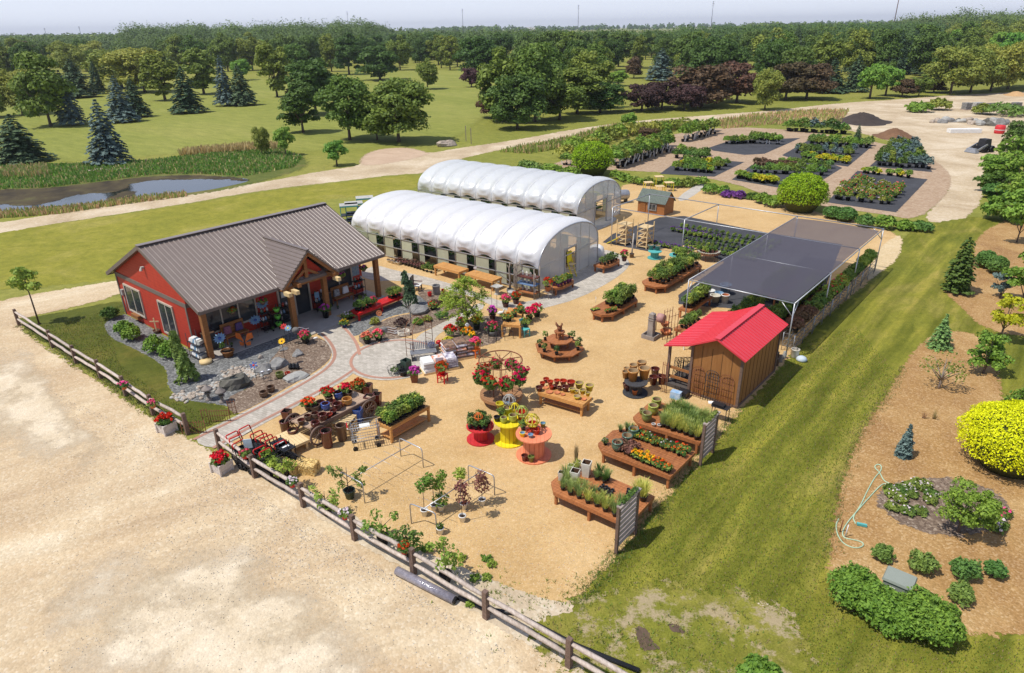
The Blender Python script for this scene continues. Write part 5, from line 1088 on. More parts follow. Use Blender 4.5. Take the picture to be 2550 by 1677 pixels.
for i,(x,y,h,cr_,lm,lb) in enumerate((
    (1215,695,1.5,[(-.02,0,1.25,.24,.55,150),(.2,.1,1.45,.2,.4,110)],'lleaf','round headed sapling in white bucket, nearest hoop of the pipe rack'),
    (1297,650,1.35,[(0,0,1.1,.2,.4,60)],'leaf','slim sapling in white bucket half hidden behind the leafiest one'),
    (1357,655,1.6,[(0,0,.5,.3,.5,170),(0,.05,1.1,.24,.5,140),(.08,0,1.5,.2,.35,100)],'lleaf','leafiest sapling in white bucket, green down to its rim'),
    (1548,640,1.35,[(0,0,.5,.28,.5,90),(-.05,0,.95,.26,.5,110)],'bronze','bronze leaved sapling in white bucket at the middle of the rack'),
    (1703,605,1.3,[(0,0,.85,.32,.55,130),(0,0,1.25,.2,.4,80)],'bronze','purple brown sapling in white bucket by the far hoop'),
    (1537,745,2.0,[(0,0,1.95,.22,.42,130)],'lleaf','lollipop sapling with tall bare stem in white bucket'),
    (1350,850,1.0,[(0,0,.35,.12,.15,30)],'leaf','white bucket with bare stem beside the nearest hoop'))):
    sapling(lb,F_(x,y),h,M['white'],cr_,M[lm],.014,.125,.26,name='bucket_sapling')
# plastic roll and edging
t_ = thing('plastic_roll','long roll of grey plastic film lying outside the fence','roll',at('F',985,1190)+Vector((0,0,.14)))
a = at('F',985,1190); b = at('F',1470,1440); d = b - a
ob('wrapped_film',MB().tube([(0,0,0),d],.135,18),mat('grey_plastic_wrap',(.30,.28,.32),(.16,.15,.18),9,.12,.7,spec=.8),t_); ob('core',MB().tube([d*.999,d*1.012],.11,14),M['black'],t_)
w = MB(); w.tube([at('F',1500,1400)+Vector((0,0,.05)),at('F',1620,1450)+Vector((0,0,.06)),at('F',1720,1500)+Vector((0,0,.06)),at('L',480,480)+Vector((0,0,.06)),at('L',880,690)+Vector((0,0,.06)),at('L',1300,860)+Vector((0,0,.06))],.07,7)
tag(ob('drain_pipe',w,M['black']),'black corrugated pipe lying along the fence foot past the plastic roll','pipe')

# ------------------------------------------------------------------ along the front of the greenhouses
for i,(u0,u1,v0,v1) in enumerate(((9.62,11.95,15.85,16.8),(12.42,14.78,15.92,16.85))):
    table('trestle_table',('empty honey coloured table before the greenhouse, nearer the store','empty honey coloured table before the greenhouse with a sign on top')[i],[(u0,v0),(u1,v0),(u1,v1),(u0,v1)],.72,[(u0+.08,v0+.08),(u1-.08,v0+.08),(u1-.08,v1-.08),(u0+.08,v1-.08)],M['oak'],.05,1,.16,.09)
w = MB(); w.box((0,0,.35),(.2,.015,.14)); w.tube([(0,0,0),(0,0,.32)],.01,4); tag(ob('price_sign',w,M['paper'],None,LW(12.9,16.4,.72),ANG+.8),'white price sign on the second empty table','sign')
p_blk = sp(2,lambda i: planted('nursery_pot','','potted plant','taper',.13,.22,M['black'] if i else M['cream'],(lambda b: bush(b,.12,.14,16,.06,.18),M['bronze'])))
put(p_blk[1:],grid_pts(5.4,8.2,16.0,16.9,9,3),0,'black nursery pot with barely sprouting plant along the greenhouse wall','black pots along the greenhouse'); put(p_blk[:1],grid_pts(4.9,6.2,15.75,15.95,4,1),0,'pale pot in the front row of the black nursery pots','pale pots along the greenhouse')
put(p_shr,grid_pts(8.2,9.3,15.8,16.8,3,2),0,'low leafy shrub in black pot at the table end of the pot rows','shrubs at the end of the pot rows',(.6,.75))
# lattice shelf of birdhouses
lt = thing('birdhouse_shelf','rustic twig lattice rack with blue shelves of birdhouses at the greenhouse corner','shelf',LW(17.0,16.55),ANG+.12,None,1.2)
w = MB()
for k in range(7): w.tube([(-.55,-.35+.12*k,0),(-.55+R.uniform(-.03,.03),-.35+.12*k,1.75)],.022,5)
for z in (.2,.7,1.2,1.6): w.tube([(-.55,-.4,z),(-.55,.42,z+.05)],.02,5)
ob('lattice',w,M['ltbark'],lt)
w = MB()
for x in (-.5,.55):
    for y in (-.2,.35): w.tube([(x,y,0),(x,y,1.65)],.03,5)
ob('shelf_post',w,M['ltbark'],lt)
for z,m in ((.3,'cedar'),(.72,'blue'),(1.1,'maroon')): ob('shelf',MB().box((.03,.08,z),(1.1,.5,.045)),M[m] if m != 'blue' else mat('faded_blue_board',(.16,.25,.42),(.1,.17,.3)),lt)
for z in (.33,.75,1.13):
    for k in range(4):
        w = MB(); w.lathe([(.09,0),(.09,.18),(.001,.3)],4); tag(ob('birdhouse',w,M[('lstone','cream','concrete','birch')[k]],None,LW(17.0-.36+.3*k,16.63,z*1.2+.01),ANG+.7),'small birdhouse on the rustic lattice rack','birdhouse','birdhouses on the lattice rack')
t_ = thing('bird_bath','square grey stone bird bath between the table and the lattice rack','bird bath',at('1',1215,1170),ANG); ob('pedestal',MB().lathe([(.22,0),(.12,.12),(.1,.4),(.2,.48)],4),M['lstone'],t_); ob('basin',MB().lathe([(.3,.48),(.42,.56),(.36,.56),(.28,.52),(.001,.52)],4),M['lstone'],t_)
t_ = thing('stone_urn','pale round stone stool in front of the lattice rack','ornament',at('1',1330,1205)); ob('body',MB().lathe([(.2,0),(.16,.15),(.22,.4),(.25,.44),(.25,.5),(.001,.52)],12),M['lstone'],t_)
w = MB(); w.tube([(0,0,0),(.03,0,.8),(-.02,.02,1.5),(.04,0,1.9)],[.09,.06,.05,.04],7); w.tube([(-.02,.02,1.5),(-.14,0,1.75)],[.04,.02],5); tag(ob('driftwood_post',w,M['ltbark'],None,LW(15.6,16.6)),'crooked grey driftwood trunk standing by the bird bath','trunk')
pot('grey round stone pot at the foot of the driftwood trunk','belly',.22,.3,M['stone'],LW(15.75,16.45),full=True)
# flower tables at the front of the greenhouse
for i,(u,v,r1,r2,lb) in enumerate(((18.05,18.7,.45,1.0,'curved cedar table of purple sleeved flowers, lattice side of the greenhouse door'),(18.1,24.0,.5,1.05,'curved cedar table of dark leaved plants, far side of the greenhouse door'))):
    pl = [(u-r1,v-r2),(u+r1*.5,v-r2),(u+r1,v-r2*.5),(u+r1,v+r2*.5),(u+r1*.5,v+r2),(u-r1,v+r2)]
    table('flower_table',lb,pl,.5,[(u-r1+.08,v-r2+.1),(u+r1*.5,v-r2+.1),(u+r1*.5,v+r2-.1),(u-r1+.08,v+r2-.1)],M['cedar'],ax=1)
p_pur = sp(1,lambda i: planted("sleeved_plant","","potted plant","taper",.1,.2,mat("purple_sleeve",(.16,.05,.22),None,4,.5),(lambda b: bush(b,.15,.36,60,.08,.16),M["leaf"]),(lambda b: heads(b,.13,.36,4,.05,.16),M["fl_yel"])))
put(p_pur,grid_pts(17.75,18.45,17.9,19.5,2,5),.5,'leafy plant in purple sleeve on the curved table near the lattice rack','purple sleeved plants'); put(p_herb,grid_pts(17.75,18.5,23.1,24.9,2,5),.5,'dark upright plant on the curved table beyond the greenhouse door','dark plants beyond the door',(1.0,1.3))
geranium('big pink flowering pot at the far end of the curved table','taper',.2,.3,M['maroon'],'fl_pink',.3,.5,16,.13,LW(18.5,25.4,.3))
geranium('tall red geranium on a twig chair by the curved table','taper',.18,.3,M['terra'],'fl_red',.32,.6,18,.11,LW(18.1,17.2,.45))
t_ = thing('twig_chair','twig chair holding a red geranium beside the birdhouse rack','chair',LW(18.1,17.2),ANG)
ob('seat',planks(MB(),[(-.22,-.22),(.22,-.22),(.22,.22),(-.22,.22)],0,.09,.4,.44),M['ltbark'],t_)
for x in (-.2,.2):
    for y in (-.2,.2): ob('leg',MB().tube([(x,y,0),(x,y,.4 if y < 0 else .9)],.02,5),M['ltbark'],t_)
w = MB(); w.tube([(-.2,.2,.85),(.2,.2,.85)],.018,5); w.tube([(-.2,.2,.65),(.2,.2,.65)],.018,5); ob('backrest',w,M['ltbark'],t_)
yc = thing('step_chair','yellow painted step ladder chair standing in the greenhouse doorway','chair',LW(17.05,21.2),ANG)
w = MB(); [w.box((0,0,z),(.4,.5,.03)) for z in (.3,.6,.9)]; ob('step',w,M['pine'],yc); ob('backrest',MB().box((-.2,0,1.35),(.04,.5,.7)),M['yellow'],yc)
for y in (-.24,.24): ob('side_rail',MB().bar((.25,y,0),(-.2,y,1.2),.04,.06),M['yellow'],yc)
t_ = thing('tarpaulin_pile','white wrapped bale behind the corner of the nearer greenhouse','bale',LW(15.9,25.9),ANG); w = MB(); rr_ = random.Random(4)
w.lathe([(.55,0),(.6,.3),(.5,.7),(.25,.85),(.001,.88)],12); ob('wrap',w,M['white'],t_)
# stack of red tarps between the greenhouses
t_ = thing('seed_bag_stack','low stack of red and blue bags between the two greenhouses','stack',LW(9.5,28.0),ANG)
for k in range(10): ob('bag',MB().box((R.uniform(-1.1,1.1),R.uniform(-.35,.35),.55+.05*k),(.6,.4,.09),R.uniform(0,3)),M[('redspool','fl_white','orange','blue','orange')[k%5]] if k%5 != 1 else M['paper'],t_)
ob('pallet',MB().box((0,0,.25),(2.6,1.0,.5)),M['pine'],t_)
# ------------------------------------------------------------------ trees and shrubs
def crown_mb(rx,h,n,leaf,k=26,shape='round',m=0,seed=0,hang=0):
    """clumps of leaves spread through an envelope; origin at the crown's foot"""
    g = np.random.default_rng(seed); mb = MB(); cs = []; gap = g.normal(0,1,(2,3)); gap /= np.linalg.norm(gap,axis=1)[:,None]; ax_ = g.uniform(.82,1.12)
    while len(cs) < k:
        q = g.uniform(-1,1,3); d = math.sqrt(q[0] ** 2+q[1] ** 2+abs(q[2]) ** (3.4 if q[2] < 0 else 2.2))
        if d > 1 or d < .35 or (q @ gap[0] > .62) or (q @ gap[1] > .7): continue
        z = (q[2]+1) / 2
        w_ = {'round': 1,'oval': .95,'vase': .55+.6*z,'egg': 1.1-.5*z,'wide': 1}[shape]
        cs.append((q[0]*w_*rx*.82*ax_,q[1]*w_*rx*.82,h*(.03+.85*z),g.uniform(.17,.38)))
    per = n // k
    for x,y,z,r_ in cs:
        d = g.normal(0,1,(per,3)); d /= np.linalg.norm(d,axis=1)[:,None]; d[:,2] = np.where(d[:,2] <-.3,-d[:,2],d[:,2])
        P_ = d * (rx*r_,rx*r_,min(h*.5,rx)*r_*(.85+hang)) * (.55+.5*g.random((per,1))) + (x,y,z)
        mb.leaves(P_,d+(0,0,.3),leaf,1.5,m,.55)
    return mb
def trunk_mb(h,r,top,lean=0,fork=3,spread=.5):
    w = MB(); w.tube([(0,0,-.1),(lean*.3,0,h*.5),(lean*.6,0,h),(lean,0,top)],[r*1.25,r,r*.8,r*.25],8)
    for k in range(fork):
        a = 2 * PI * k / max(1,fork) + .7; z = h * R.uniform(.75,1.1)
        w.tube([(lean*.5,0,z),(lean*.5+math.cos(a)*spread*.5,math.sin(a)*spread*.5,z+(top-z)*.4),(lean*.5+math.cos(a)*spread,math.sin(a)*spread,z+(top-z)*.75)],[r*.6,r*.4,r*.12],6)
    return w
def conifer_mb(rx,h,n,leaf,seed=0,m=0,droop=.25,taper=.72,z0=.06):
    g = np.random.default_rng(seed); mb = MB(); lv = 20
    P_,N_ = [],[]
    for i in range(lv):
        f = i / (lv-1); z = h * (z0+(1-z0)*f); r = rx * (1-f) ** taper * g.uniform(.8,1.14) + .02 * rx; nb = max(4,int(11*(1-f)+4)); a0 = g.uniform(0,6)
        per = max(3,int(n*((1-f) ** 1.3+.06)/lv/nb*2.1))
        for b in range(nb):
            a = a0 + 2 * PI * b / nb + g.uniform(-.2,.2); rb = r * g.uniform(.78,1.12)
            s = g.random(per) ** .6; x = s * rb
            lat = g.normal(0,.1,per) * rb * (1.1-s*.4)
            P_.append(np.stack([np.cos(a)*x-np.sin(a)*lat,np.sin(a)*x+np.cos(a)*lat,z-droop*rb*s ** 1.5+g.normal(0,.025,per)*h*.6/10+.02*h*np.sin(s*3)],1))
            N_.append(np.tile((math.cos(a)*.5,math.sin(a)*.5,1.0),(per,1)))
    return mb.leaves(np.concatenate(P_),np.concatenate(N_),leaf,1.9,m,.4)
LK = 1.95
LM = dict(wood=leafmat('far_wood_foliage',(.055,.09,.02),(.026,.048,.012),.2,.1,.02),mid=leafmat('maple_foliage',(.115,.155,.024),(.05,.08,.014),.25,.2,.03),dark=leafmat('dark_foliage',(.075,.118,.022),(.034,.062,.013),.25,.2,.02),olive=leafmat('willow_foliage',(.19,.20,.036),(.10,.125,.024),.28,.15,.02),
          purple=leafmat('purple_foliage',(.062,.03,.028),(.03,.015,.015),.2,.2,.02),rust=leafmat('reddish_foliage',(.085,.052,.025),(.04,.028,.015),.2,.2,.03),bright=leafmat('bright_foliage',(.14,.24,.035),(.06,.13,.02),.28,.12,.02),
          blue=leafmat('blue_spruce_needles',(.095,.135,.12),(.04,.065,.06),.12,.15,.02),green=leafmat('spruce_needles',(.06,.095,.045),(.024,.045,.022),.12,.2,.02),fresh=leafmat('young_conifer_needles',(.17,.24,.07),(.08,.13,.04),.2,.1),
          box=leafmat('boxwood_leaves',(.10,.17,.035),(.045,.09,.02),.25,.15),gold=leafmat('golden_shrub_leaves',(.44,.45,.006),(.34,.375,.006),.25,.06,.01),lime=leafmat('chartreuse_shrub_leaves',(.24,.29,.008),(.12,.175,.008),.25,.05),lush=leafmat('lush_shrub_leaves',(.14,.215,.028),(.06,.112,.016),.28,.08,.012),hay=leafmat('dry_grass_heads',(.36,.27,.13),(.25,.18,.09),.2,.1),reed=leafmat('reed_blades',(.19,.24,.06),(.10,.15,.035),.25,.12))
LK = 1.15
CAT = {}
def tree_proto(key,shape,lm,hgt,rx,foot,n,leaf,k=26,variants=1,name='deciduous_tree',lean=0,fork=3,tr=.22):
    out = []
    for v in range(variants):
        t_ = thing(name,'','tree'); ob('trunk',trunk_mb(foot+hgt*.12,tr,hgt*.72,lean,fork,rx*.55),M['bark'],t_)
        c = ob('crown',crown_mb(rx,hgt-foot,n,leaf,k,shape,0,31*v+len(key)*7+n),LM[lm],t_); c.location = (lean*.6,0,foot); out.append(Proto(t_))
    CAT[key] = out
def con_proto(key,lm,hgt,rx,n,leaf,variants=1,name='spruce_tree',taper=.7,droop=.2):
    out = []
    for v in range(variants):
        t_ = thing(name,'','tree'); ob('trunk',MB().tube([(0,0,-.1),(0,0,hgt*.9)],[.2,.03],7),M['bark'],t_); ob('crown',conifer_mb(rx,hgt,n,leaf,17*v+len(key),0,droop,taper,.1),LM[lm],t_); out.append(Proto(t_))
    CAT[key] = out
tree_proto('mid','round','mid',12,5.0,1.0,9500,.37,64,3); tree_proto('dark','round','dark',12,5.0,.9,9500,.37,64,3); tree_proto('oval','oval','mid',13,3.9,1.1,8500,.35,60,2); tree_proto('doval','egg','dark',13,4.2,.9,8500,.35,60,2)
tree_proto('olive','wide','olive',11,5.4,.9,9500,.34,66,2,'willow_tree'); tree_proto('purple','round','purple',8,4.3,.35,7500,.32,50,2,'purple_plum_tree'); tree_proto('rust','round','rust',8.5,4.7,.25,8000,.32,50,2,'crabapple_tree'); tree_proto('bright','egg','bright',9,3.6,1.6,7500,.33,50,1)
tree_proto('bigdark','round','mid',11,5.2,.8,13000,.31,80,2)
con_proto('blue','blue',11,3.0,8500,.27,2); con_proto('green','green',10,3.2,8500,.27,2)
FAR = [0]
def plant_tree(key,s,bx,by,top,wid=None,label=None,group=None,cx=None):
    """base and top heights as surveyed; the proto is scaled to the height and width read off"""
    b = at(s,bx,by); mp = mpu(s,b); H_ = max(1.5,(by-top)*mp*.97)
    pr = R.choice(CAT[key]); dims = {'mid': (12,4.6),'dark': (12,4.6),'oval': (13,3.6),'doval': (13,3.8),'olive': (11,5.4),'purple': (8,4.0),'rust': (8.5,4.3),'bright': (9,3.6),'blue': (11,3.0),'green': (10,3.2),'bigdark': (11,5.2)}[key]
    sz = H_ / dims[0]; sx = (wid*1.15*mp/2/dims[1]) if wid else sz
    return pr(b,None,(sx,sx,sz),label,group)
K,J,I = 'K','J','I'
for a in (('green',K,160,1130,810,330,'broad dark green spruce on the pond bank at the edge of the lawn'),('blue',K,770,1140,715,250,'tall blue spruce standing on the pond bank above the stones'),('blue',K,505,872,515,175,'slender blue spruce on the fairway beside the leaning maple'),('blue',K,860,850,548,190,'blue spruce of the overlapping pair beyond the pond'),('green',K,960,815,556,165,'darker spruce of the overlapping pair beyond the pond'),
          ('green',K,1315,786,486,210,'solitary dark green spruce in the open fairway, between two spruce pairs'),('blue',K,1580,738,413,140,'palest blue spruce, tallest of the fairway pair'),('green',K,1692,735,463,180,'dark green spruce beside the palest blue one'),('green',K,545,680,430,230,'dark pine in shade behind the slender blue spruce'),('green',K,690,655,440,110,'thin dark spruce in front of the willows'),
          ('mid',K,355,880,370,350,'tall maple with bare leaning trunk near the fairway edge'),('olive',K,160,800,470,300,'sparse olive green tree with several stems at the edge of the fairway'),('olive',K,-60,820,560,220,'pale willow shrub cut by the edge of the picture'),
          ('olive',K,850,615,340,400,'wide olive green willow behind the spruces'),('olive',K,1010,645,330,400,'taller olive willow, beside the wide one'),('oval',K,1150,700,335,240,'green maple touching the olive willow'),('oval',K,1420,655,310,240,'green maple behind the solitary spruce'),('oval',K,1930,676,265,205,'oval maple with clear dark trunk alone on the fairway'),('bright',K,1690,560,385,130,'small loose tree behind the pale blue spruce'),
          ('rust',K,2040,672,610,90,'small round reddish shrub on the fairway by the oval maple'),('mid',K,2085,560,303,190,'round maple behind the oval one'),
          ('doval',K,2110,925,545,260,'dark narrow tree crowding the big round maples'),('dark',K,2200,800,385,330,'tall dark maple rising behind the big round maples'),('bigdark',J,60,975,518,400,'big round maple by the drive, the one closer to the pond'),('bigdark',J,400,990,530,490,'big round maple by the drive, standing apart with its trunk showing'),('dark',J,250,975,690,220,'low dark tree filling the gap between the big round maples'),
          ('dark',J,270,560,305,290,'dark maple beyond the big round ones'),('doval',J,55,520,215,190,'tall dark tree at the back of the fairway'),('mid',J,600,622,400,150,'small round maple alone in the fairway'),('purple',J,905,607,443,120,'small purple leaved tree alone in the fairway'),('dark',J,970,565,238,270,'large dark maple behind the small purple tree'),
          ('rust',J,1055,822,600,200,'reddish low tree at the edge of the big grove'),('mid',J,1130,850,325,350,'tallest green tree of the grove beside the drive'),('mid',J,1350,850,318,340,'tall tree with double top in the middle of the grove'),('dark',J,1225,900,500,330,'dark blue green tree at the front of the grove'),('mid',J,1520,835,540,350,'broad low tree at the front of the grove'),('oval',J,1640,795,440,300,'upright tree at the back of the grove'),('dark',J,1800,785,560,280,'dark rounded tree where the grove meets the purple trees'),
          ('purple',J,2090,775,545,250,'purple plum closest to the green grove'),('purple',J,2230,755,515,230,'purple plum in the middle of the dark row'),('purple',J,2385,765,550,240,'purple plum at the far end of the dark row'),('blue',J,2220,560,355,200,'blue spruce behind the purple plums'),('rust',J,2035,545,388,130,'rusty brown tree behind the purple plums'),('bright',J,1925,600,470,130,'small light green tree behind the purple plums'),
          ('dark',J,1480,490,200,190,'tall dark tree with a pale gap in its crown, behind the grove'),('doval',J,1640,500,232,150,'narrow dark tree behind the grove'),('dark',J,1890,488,258,130,'dark round headed tree with bare trunk beyond the grove'),('dark',J,1820,497,258,110,'dark tree leaning on the round headed one beyond the grove'),
          ('rust',I,130,742,430,400,'dark reddish crabapple next to the last purple plum'),('rust',I,375,715,425,330,'reddish crabapple next to the olive birch'),('olive',I,570,765,470,210,'olive green birch hanging low in front of the reddish trees'),('rust',I,715,695,430,320,'reddish brown crabapple beyond the olive birch'),('rust',I,860,690,438,320,'reddish brown crabapple at the end of its row'),('green',I,1025,648,425,190,'dark spruce at the end of the reddish row'),('green',I,1190,640,395,160,'dark spruce across the gap of bright lawn'),
          ('bright',I,1300,688,400,190,'brightest green maple beyond the dirt yard'),('bright',I,1410,668,420,180,'green maple just behind the brightest one'),('rust',I,1525,675,545,160,'small reddish tree beside the bright maples'),('mid',I,1640,672,515,140,'small green tree between two reddish ones'),('rust',I,1745,645,540,160,'small reddish tree beside the willows'),
          ('olive',I,1860,655,305,340,'large willow at the corner of the dirt yard'),('olive',I,2000,645,300,310,'second willow along the dirt yard'),('olive',I,2140,638,300,300,'third willow along the dirt yard'),('olive',I,2260,622,305,280,'willow behind the stone piles'),('olive',I,2390,610,245,330,'tallest willow at the picture edge, by the stone piles'),
          ('blue',I,1750,420,245,140,'blue spruce among the trees behind the willows'),('blue',I,1360,395,240,95,'small blue spruce in the far trees, behind the bright maples'),('blue',I,1605,360,220,110,'blue spruce highest among the far trees'),('blue',I,1990,320,210,90,'blue spruce beyond the willow tops')):
    plant_tree(*a[:6],label=a[6])
# belt of trees beyond the fairway
def belt(s,x0,x1,y0,y1,n,hgt,keys,label,group):
    got = []; k = 0
    while len(got) < n and k < 4000:
        k += 1; x,y = R.uniform(x0,x1),R.uniform(y0,y1); b = at(s,x,y)
        if any((b-q).length < hgt[0]*.42 for q in got): continue
        got.append(b); h_ = R.uniform(*hgt); key = R.choice(keys); d0 = {'mid': 12,'dark': 12,'oval': 13,'doval': 13,'olive': 11,'rust': 8.5,'blue': 11,'green': 10,'bright': 9,'purple': 8,'bigdark': 11}[key]
        z_ = h_ / d0; w_ = z_ * R.uniform(.85,1.15); CATP = R.choice(CAT[key]); CATP(b,None,(w_,w_,z_),label,group)
belt(K,-300,700,390,560,26,(10,15),['mid','dark','oval','dark','rust'],'tree in the dark belt behind the spruces, far side of the fairway','trees of the belt behind the spruces')
belt(K,-200,660,430,550,10,(11,15),['mid','dark','olive','oval'],'tree crowding the back of the spruces at the fairway edge','trees crowding behind the spruces')
belt(K,1850,2375,430,560,9,(11,15),['dark','oval','mid'],'dark tree between the oval maple and the big round maples','trees between the maples')
belt(K,1100,2375,395,500,34,(11,16),['mid','dark','oval','dark','bright'],'tree at the foot of the wooded hill across the fairway','trees at the foot of the wooded hill')
belt(J,100,1000,390,490,26,(11,15),['mid','dark','oval','dark'],'clear stemmed tree in the row across the end of the fairway','trees across the end of the fairway')
belt(J,1100,2375,370,500,34,(11,15),['mid','dark','oval','dark','doval'],'dark tree in the belt behind the grove','trees of the belt behind the grove')
belt(I,0,1750,380,560,56,(11,15),['mid','dark','oval','dark','doval','green','mid'],'tree in the thick belt behind the reddish crabapples','trees of the belt behind the crabapples')
belt(I,0,1000,520,640,14,(11,14),['dark','doval','mid','green'],'dark tree close behind the reddish crabapple row','trees close behind the crabapple row')
belt(J,1250,1850,560,770,9,(10,14),['mid','dark','oval'],'tree deep inside the big grove','trees inside the big grove')
belt(I,1700,2700,300,480,32,(12,17),['olive','mid','bright','mid'],'tree on the green slope behind the willows','trees on the slope behind the willows')
# far woodland, each ridge one mass
def wood_mass(label_name,pts,n,hgt,leaf,lm,seed,per=70):
    """pts: (sheet, x0, y0, x1, y1) strips on the ground"""
    g = random.Random(seed); mb = MB()
    for _ in range(n):
        s,x0,y0,x1,y1 = g.choice(pts); yy = g.uniform(y0,y1); b = Vector((g.uniform(x0,x1)*yy,yy,0)) if s == 'W' else at(s,g.uniform(x0,x1),yy); h_ = g.uniform(*hgt); r_ = h_ * g.uniform(.33,.48)
        d = RN.normal(0,1,(per,3)); d /= np.linalg.norm(d,axis=1)[:,None]; d[:,2] = np.abs(d[:,2])
        lump = 1 + .2 * np.sin(d[:,:1]*4+h_) * np.cos(d[:,1:2]*5+r_)
        mb.leaves(d*lump*(r_,r_,h_*.56)*(.8+.2*RN.random((per,1)))+(b.x,b.y,h_*.36),d+(0,-.3,.3),leaf*(b.y/600) ** .5,1.4,g.randrange(len(lm)),.5)
    o = ob('far_woodland',mb,lm); o['kind'] = 'stuff'; return o
wm = [LM['wood'],LM['dark'],LM['wood']]
wood_mass('',[(K,900,330,1500,400),(K,1500,320,2600,400),(K,1250,300,2700,350)],420,(16,25),.85,wm,1,340)
wood_mass('',[(K,-900,300,950,350),(K,-900,350,600,420)],330,(12,17),1.0,wm,2,240)
wood_mass('',[(J,100,250,900,330),(J,900,320,1500,360)],240,(10,15),1.0,wm,3,240)
wood_mass('',[(I,200,250,1900,330)],330,(11,16),1.0,wm,4,240)
wood_mass('',[(I,1500,215,3300,290),(I,1800,230,3300,330)],380,(16,25),.85,wm,5,340)
wood_mass('',[(J,590,232,1120,252),(J,700,225,1000,245)],110,(15,24),2.2,[LM['dark'],LM['mid']],6)
wood_mass('',[('W',-.85,600,-.12,950),('W',.34,700,.85,1000),('W',-.85,900,-.1,1300),('W',.32,900,.85,1300)],560,(12,19),2.0,wm,7,40)
wood_mass('',[('W',-.85,2100,.85,2600),('W',-.85,2600,.85,4500)],700,(16,24),2.6,[LM['dark'],LM['dark']],8,36)
wood_mass('',[(K,-400,345,1100,430),(K,1100,360,2400,420)],330,(11,16),.85,wm,11,260)
wood_mass('',[(J,0,330,1000,385),(J,1000,330,2400,400)],330,(11,15),.85,wm,12,260)
wood_mass('',[(I,-50,325,1750,410)],300,(11,16),.85,wm,13,260)
# power poles, mast and far houses
for i,(x,yt) in enumerate(((120,70),(206,66),(309,64),(412,58),(871,32),(1154,26),(1439,17),(1769,9))):
    b = at('N',x,108-x*.0137); h_ = mpu('N',b) * (96-x*.0137-yt) * .98 + 8
    sx = 1.0
    t_ = thing('power_pole','tall power line pole far behind the trees, wires too fine to see','power pole',b,0,'power poles on the horizon'); ob('pole',MB().tube([(0,0,0),(0,0,h_)],[.55,.3],6),M['dark_steel'],t_)
    for z in (.88,.93,.98): ob('crossarm',MB().box((0,0,h_*z),(4.5,.3,.3)),M['dark_steel'],t_)
b = at('N',2219,95); t_ = thing('radio_mast','thin red and grey radio mast running out of the top of the picture','mast',b); ob('mast',MB().tube([(0,0,0),(0,0,70)],[.45,.35],5),M['rust'],t_)
for i,(s,x,y,w_,lb) in enumerate(((J,1318,226,60,'grey roofed house in front of the far hill'),(I,600,232,70,'brown roofed house among the far trees'),(I,125,205,55,'white farm building catching the sun on the horizon'),(I,1485,228,50,'low house near the foot of the radio mast'))):
    b = at(s,x,y); q = mpu(s,b); W_ = w_ * q; hs = thing('house',lb,'house',b,.3)
    z_ = W_ * .28; ob('wall',MB().box((0,0,z_/2),(W_,W_*.6,z_)),M['cream'],hs)
    w = MB(); w.add([(-W_*.54,-W_*.34,z_),(W_*.54,-W_*.34,z_),(W_*.54,W_*.34,z_),(-W_*.54,W_*.34,z_),(-W_*.54,0,z_*1.9),(W_*.54,0,z_*1.9)],[(0,1,5,4),(2,3,4,5),(0,4,3),(1,2,5)]); ob('roof',w,(M['lstone'],M['trim'],M['white'],M['stone'])[i],hs)
# pond margin: reeds and dry grass
def blades(name,poly_s,n,hgt,w,lm,seed,s='K'):
    g = random.Random(seed); mb = MB(); poly = [(v.x,v.y) for v in P(s,*poly_s)]; xs = [p[0] for p in poly]; ys = [p[1] for p in poly]; k = 0
    def inside(x,y):
        c = False
        for i,(ax,ay) in enumerate(poly):
            bx,by = poly[i-1]
            if (ay > y) != (by > y) and x < (bx-ax) * (y-ay) / (by-ay) + ax: c = not c
        return c
    while k < n:
        x,y = g.uniform(min(xs),max(xs)),g.uniform(min(ys),max(ys))
        if not inside(x,y): continue
        k += 1; h_ = g.uniform(*hgt); a = g.uniform(0,6.28); dx,dy = math.cos(a) * w,math.sin(a) * w; lx,ly = g.uniform(-.3,.3) * h_,g.uniform(-.3,.3) * h_
        mb.add([(x-dx,y-dy,0),(x+dx,y+dy,0),(x+dx*.6+lx,y+dy*.6+ly,h_),(x-dx*.6+lx,y-dy*.6+ly,h_)],[(0,1,2,3)],g.randrange(len(lm)))
    o = ob(name,mb,lm); o['kind'] = 'stuff'
blades('reeds',(-600,1325,0,1318,350,1305,700,1262,1100,1215,1400,1212,1700,1230,2050,1165,2110,1100,1950,1040,1500,1070,1100,1115,800,1140,0,1160,-600,1180),17000,(.08,.42),.09,[LM['reed'],LM['lush'],LM['bright'],LM['reed'],LM['hay']],3)
blades('dry_grass',(1250,1085,1950,1045,2000,1020,1700,1030,1300,1065),1600,(.5,1.0),.08,[LM['hay']],4); blades('dry_grass',(0,1240,350,1240,330,1170,0,1190),900,(.5,.9),.08,[LM['hay'],LM['reed']],5)
blades('shore_grass',(-300,1545,430,1490,900,1420,1300,1370,1300,1345,930,1385,770,1412,430,1452,-300,1500),2600,(.2,.5),.06,[LM['reed'],LM['hay']],6)
blades('roadside_weeds',(1095,1060,1300,1020,1560,970,1880,880,2375,850,2375,900,1900,960,1560,1030,1300,1075),6500,(.2,.7),.07,[LM['reed'],LM['lush'],LM['hay']],7,'J'); blades('roadside_weeds',(240,840,500,800,900,770,1160,770,1100,860,800,860,480,880,280,900),4200,(.15,.6),.08,[LM['hay'],LM['reed'],M['seed'],LM['reed']],8,'I')
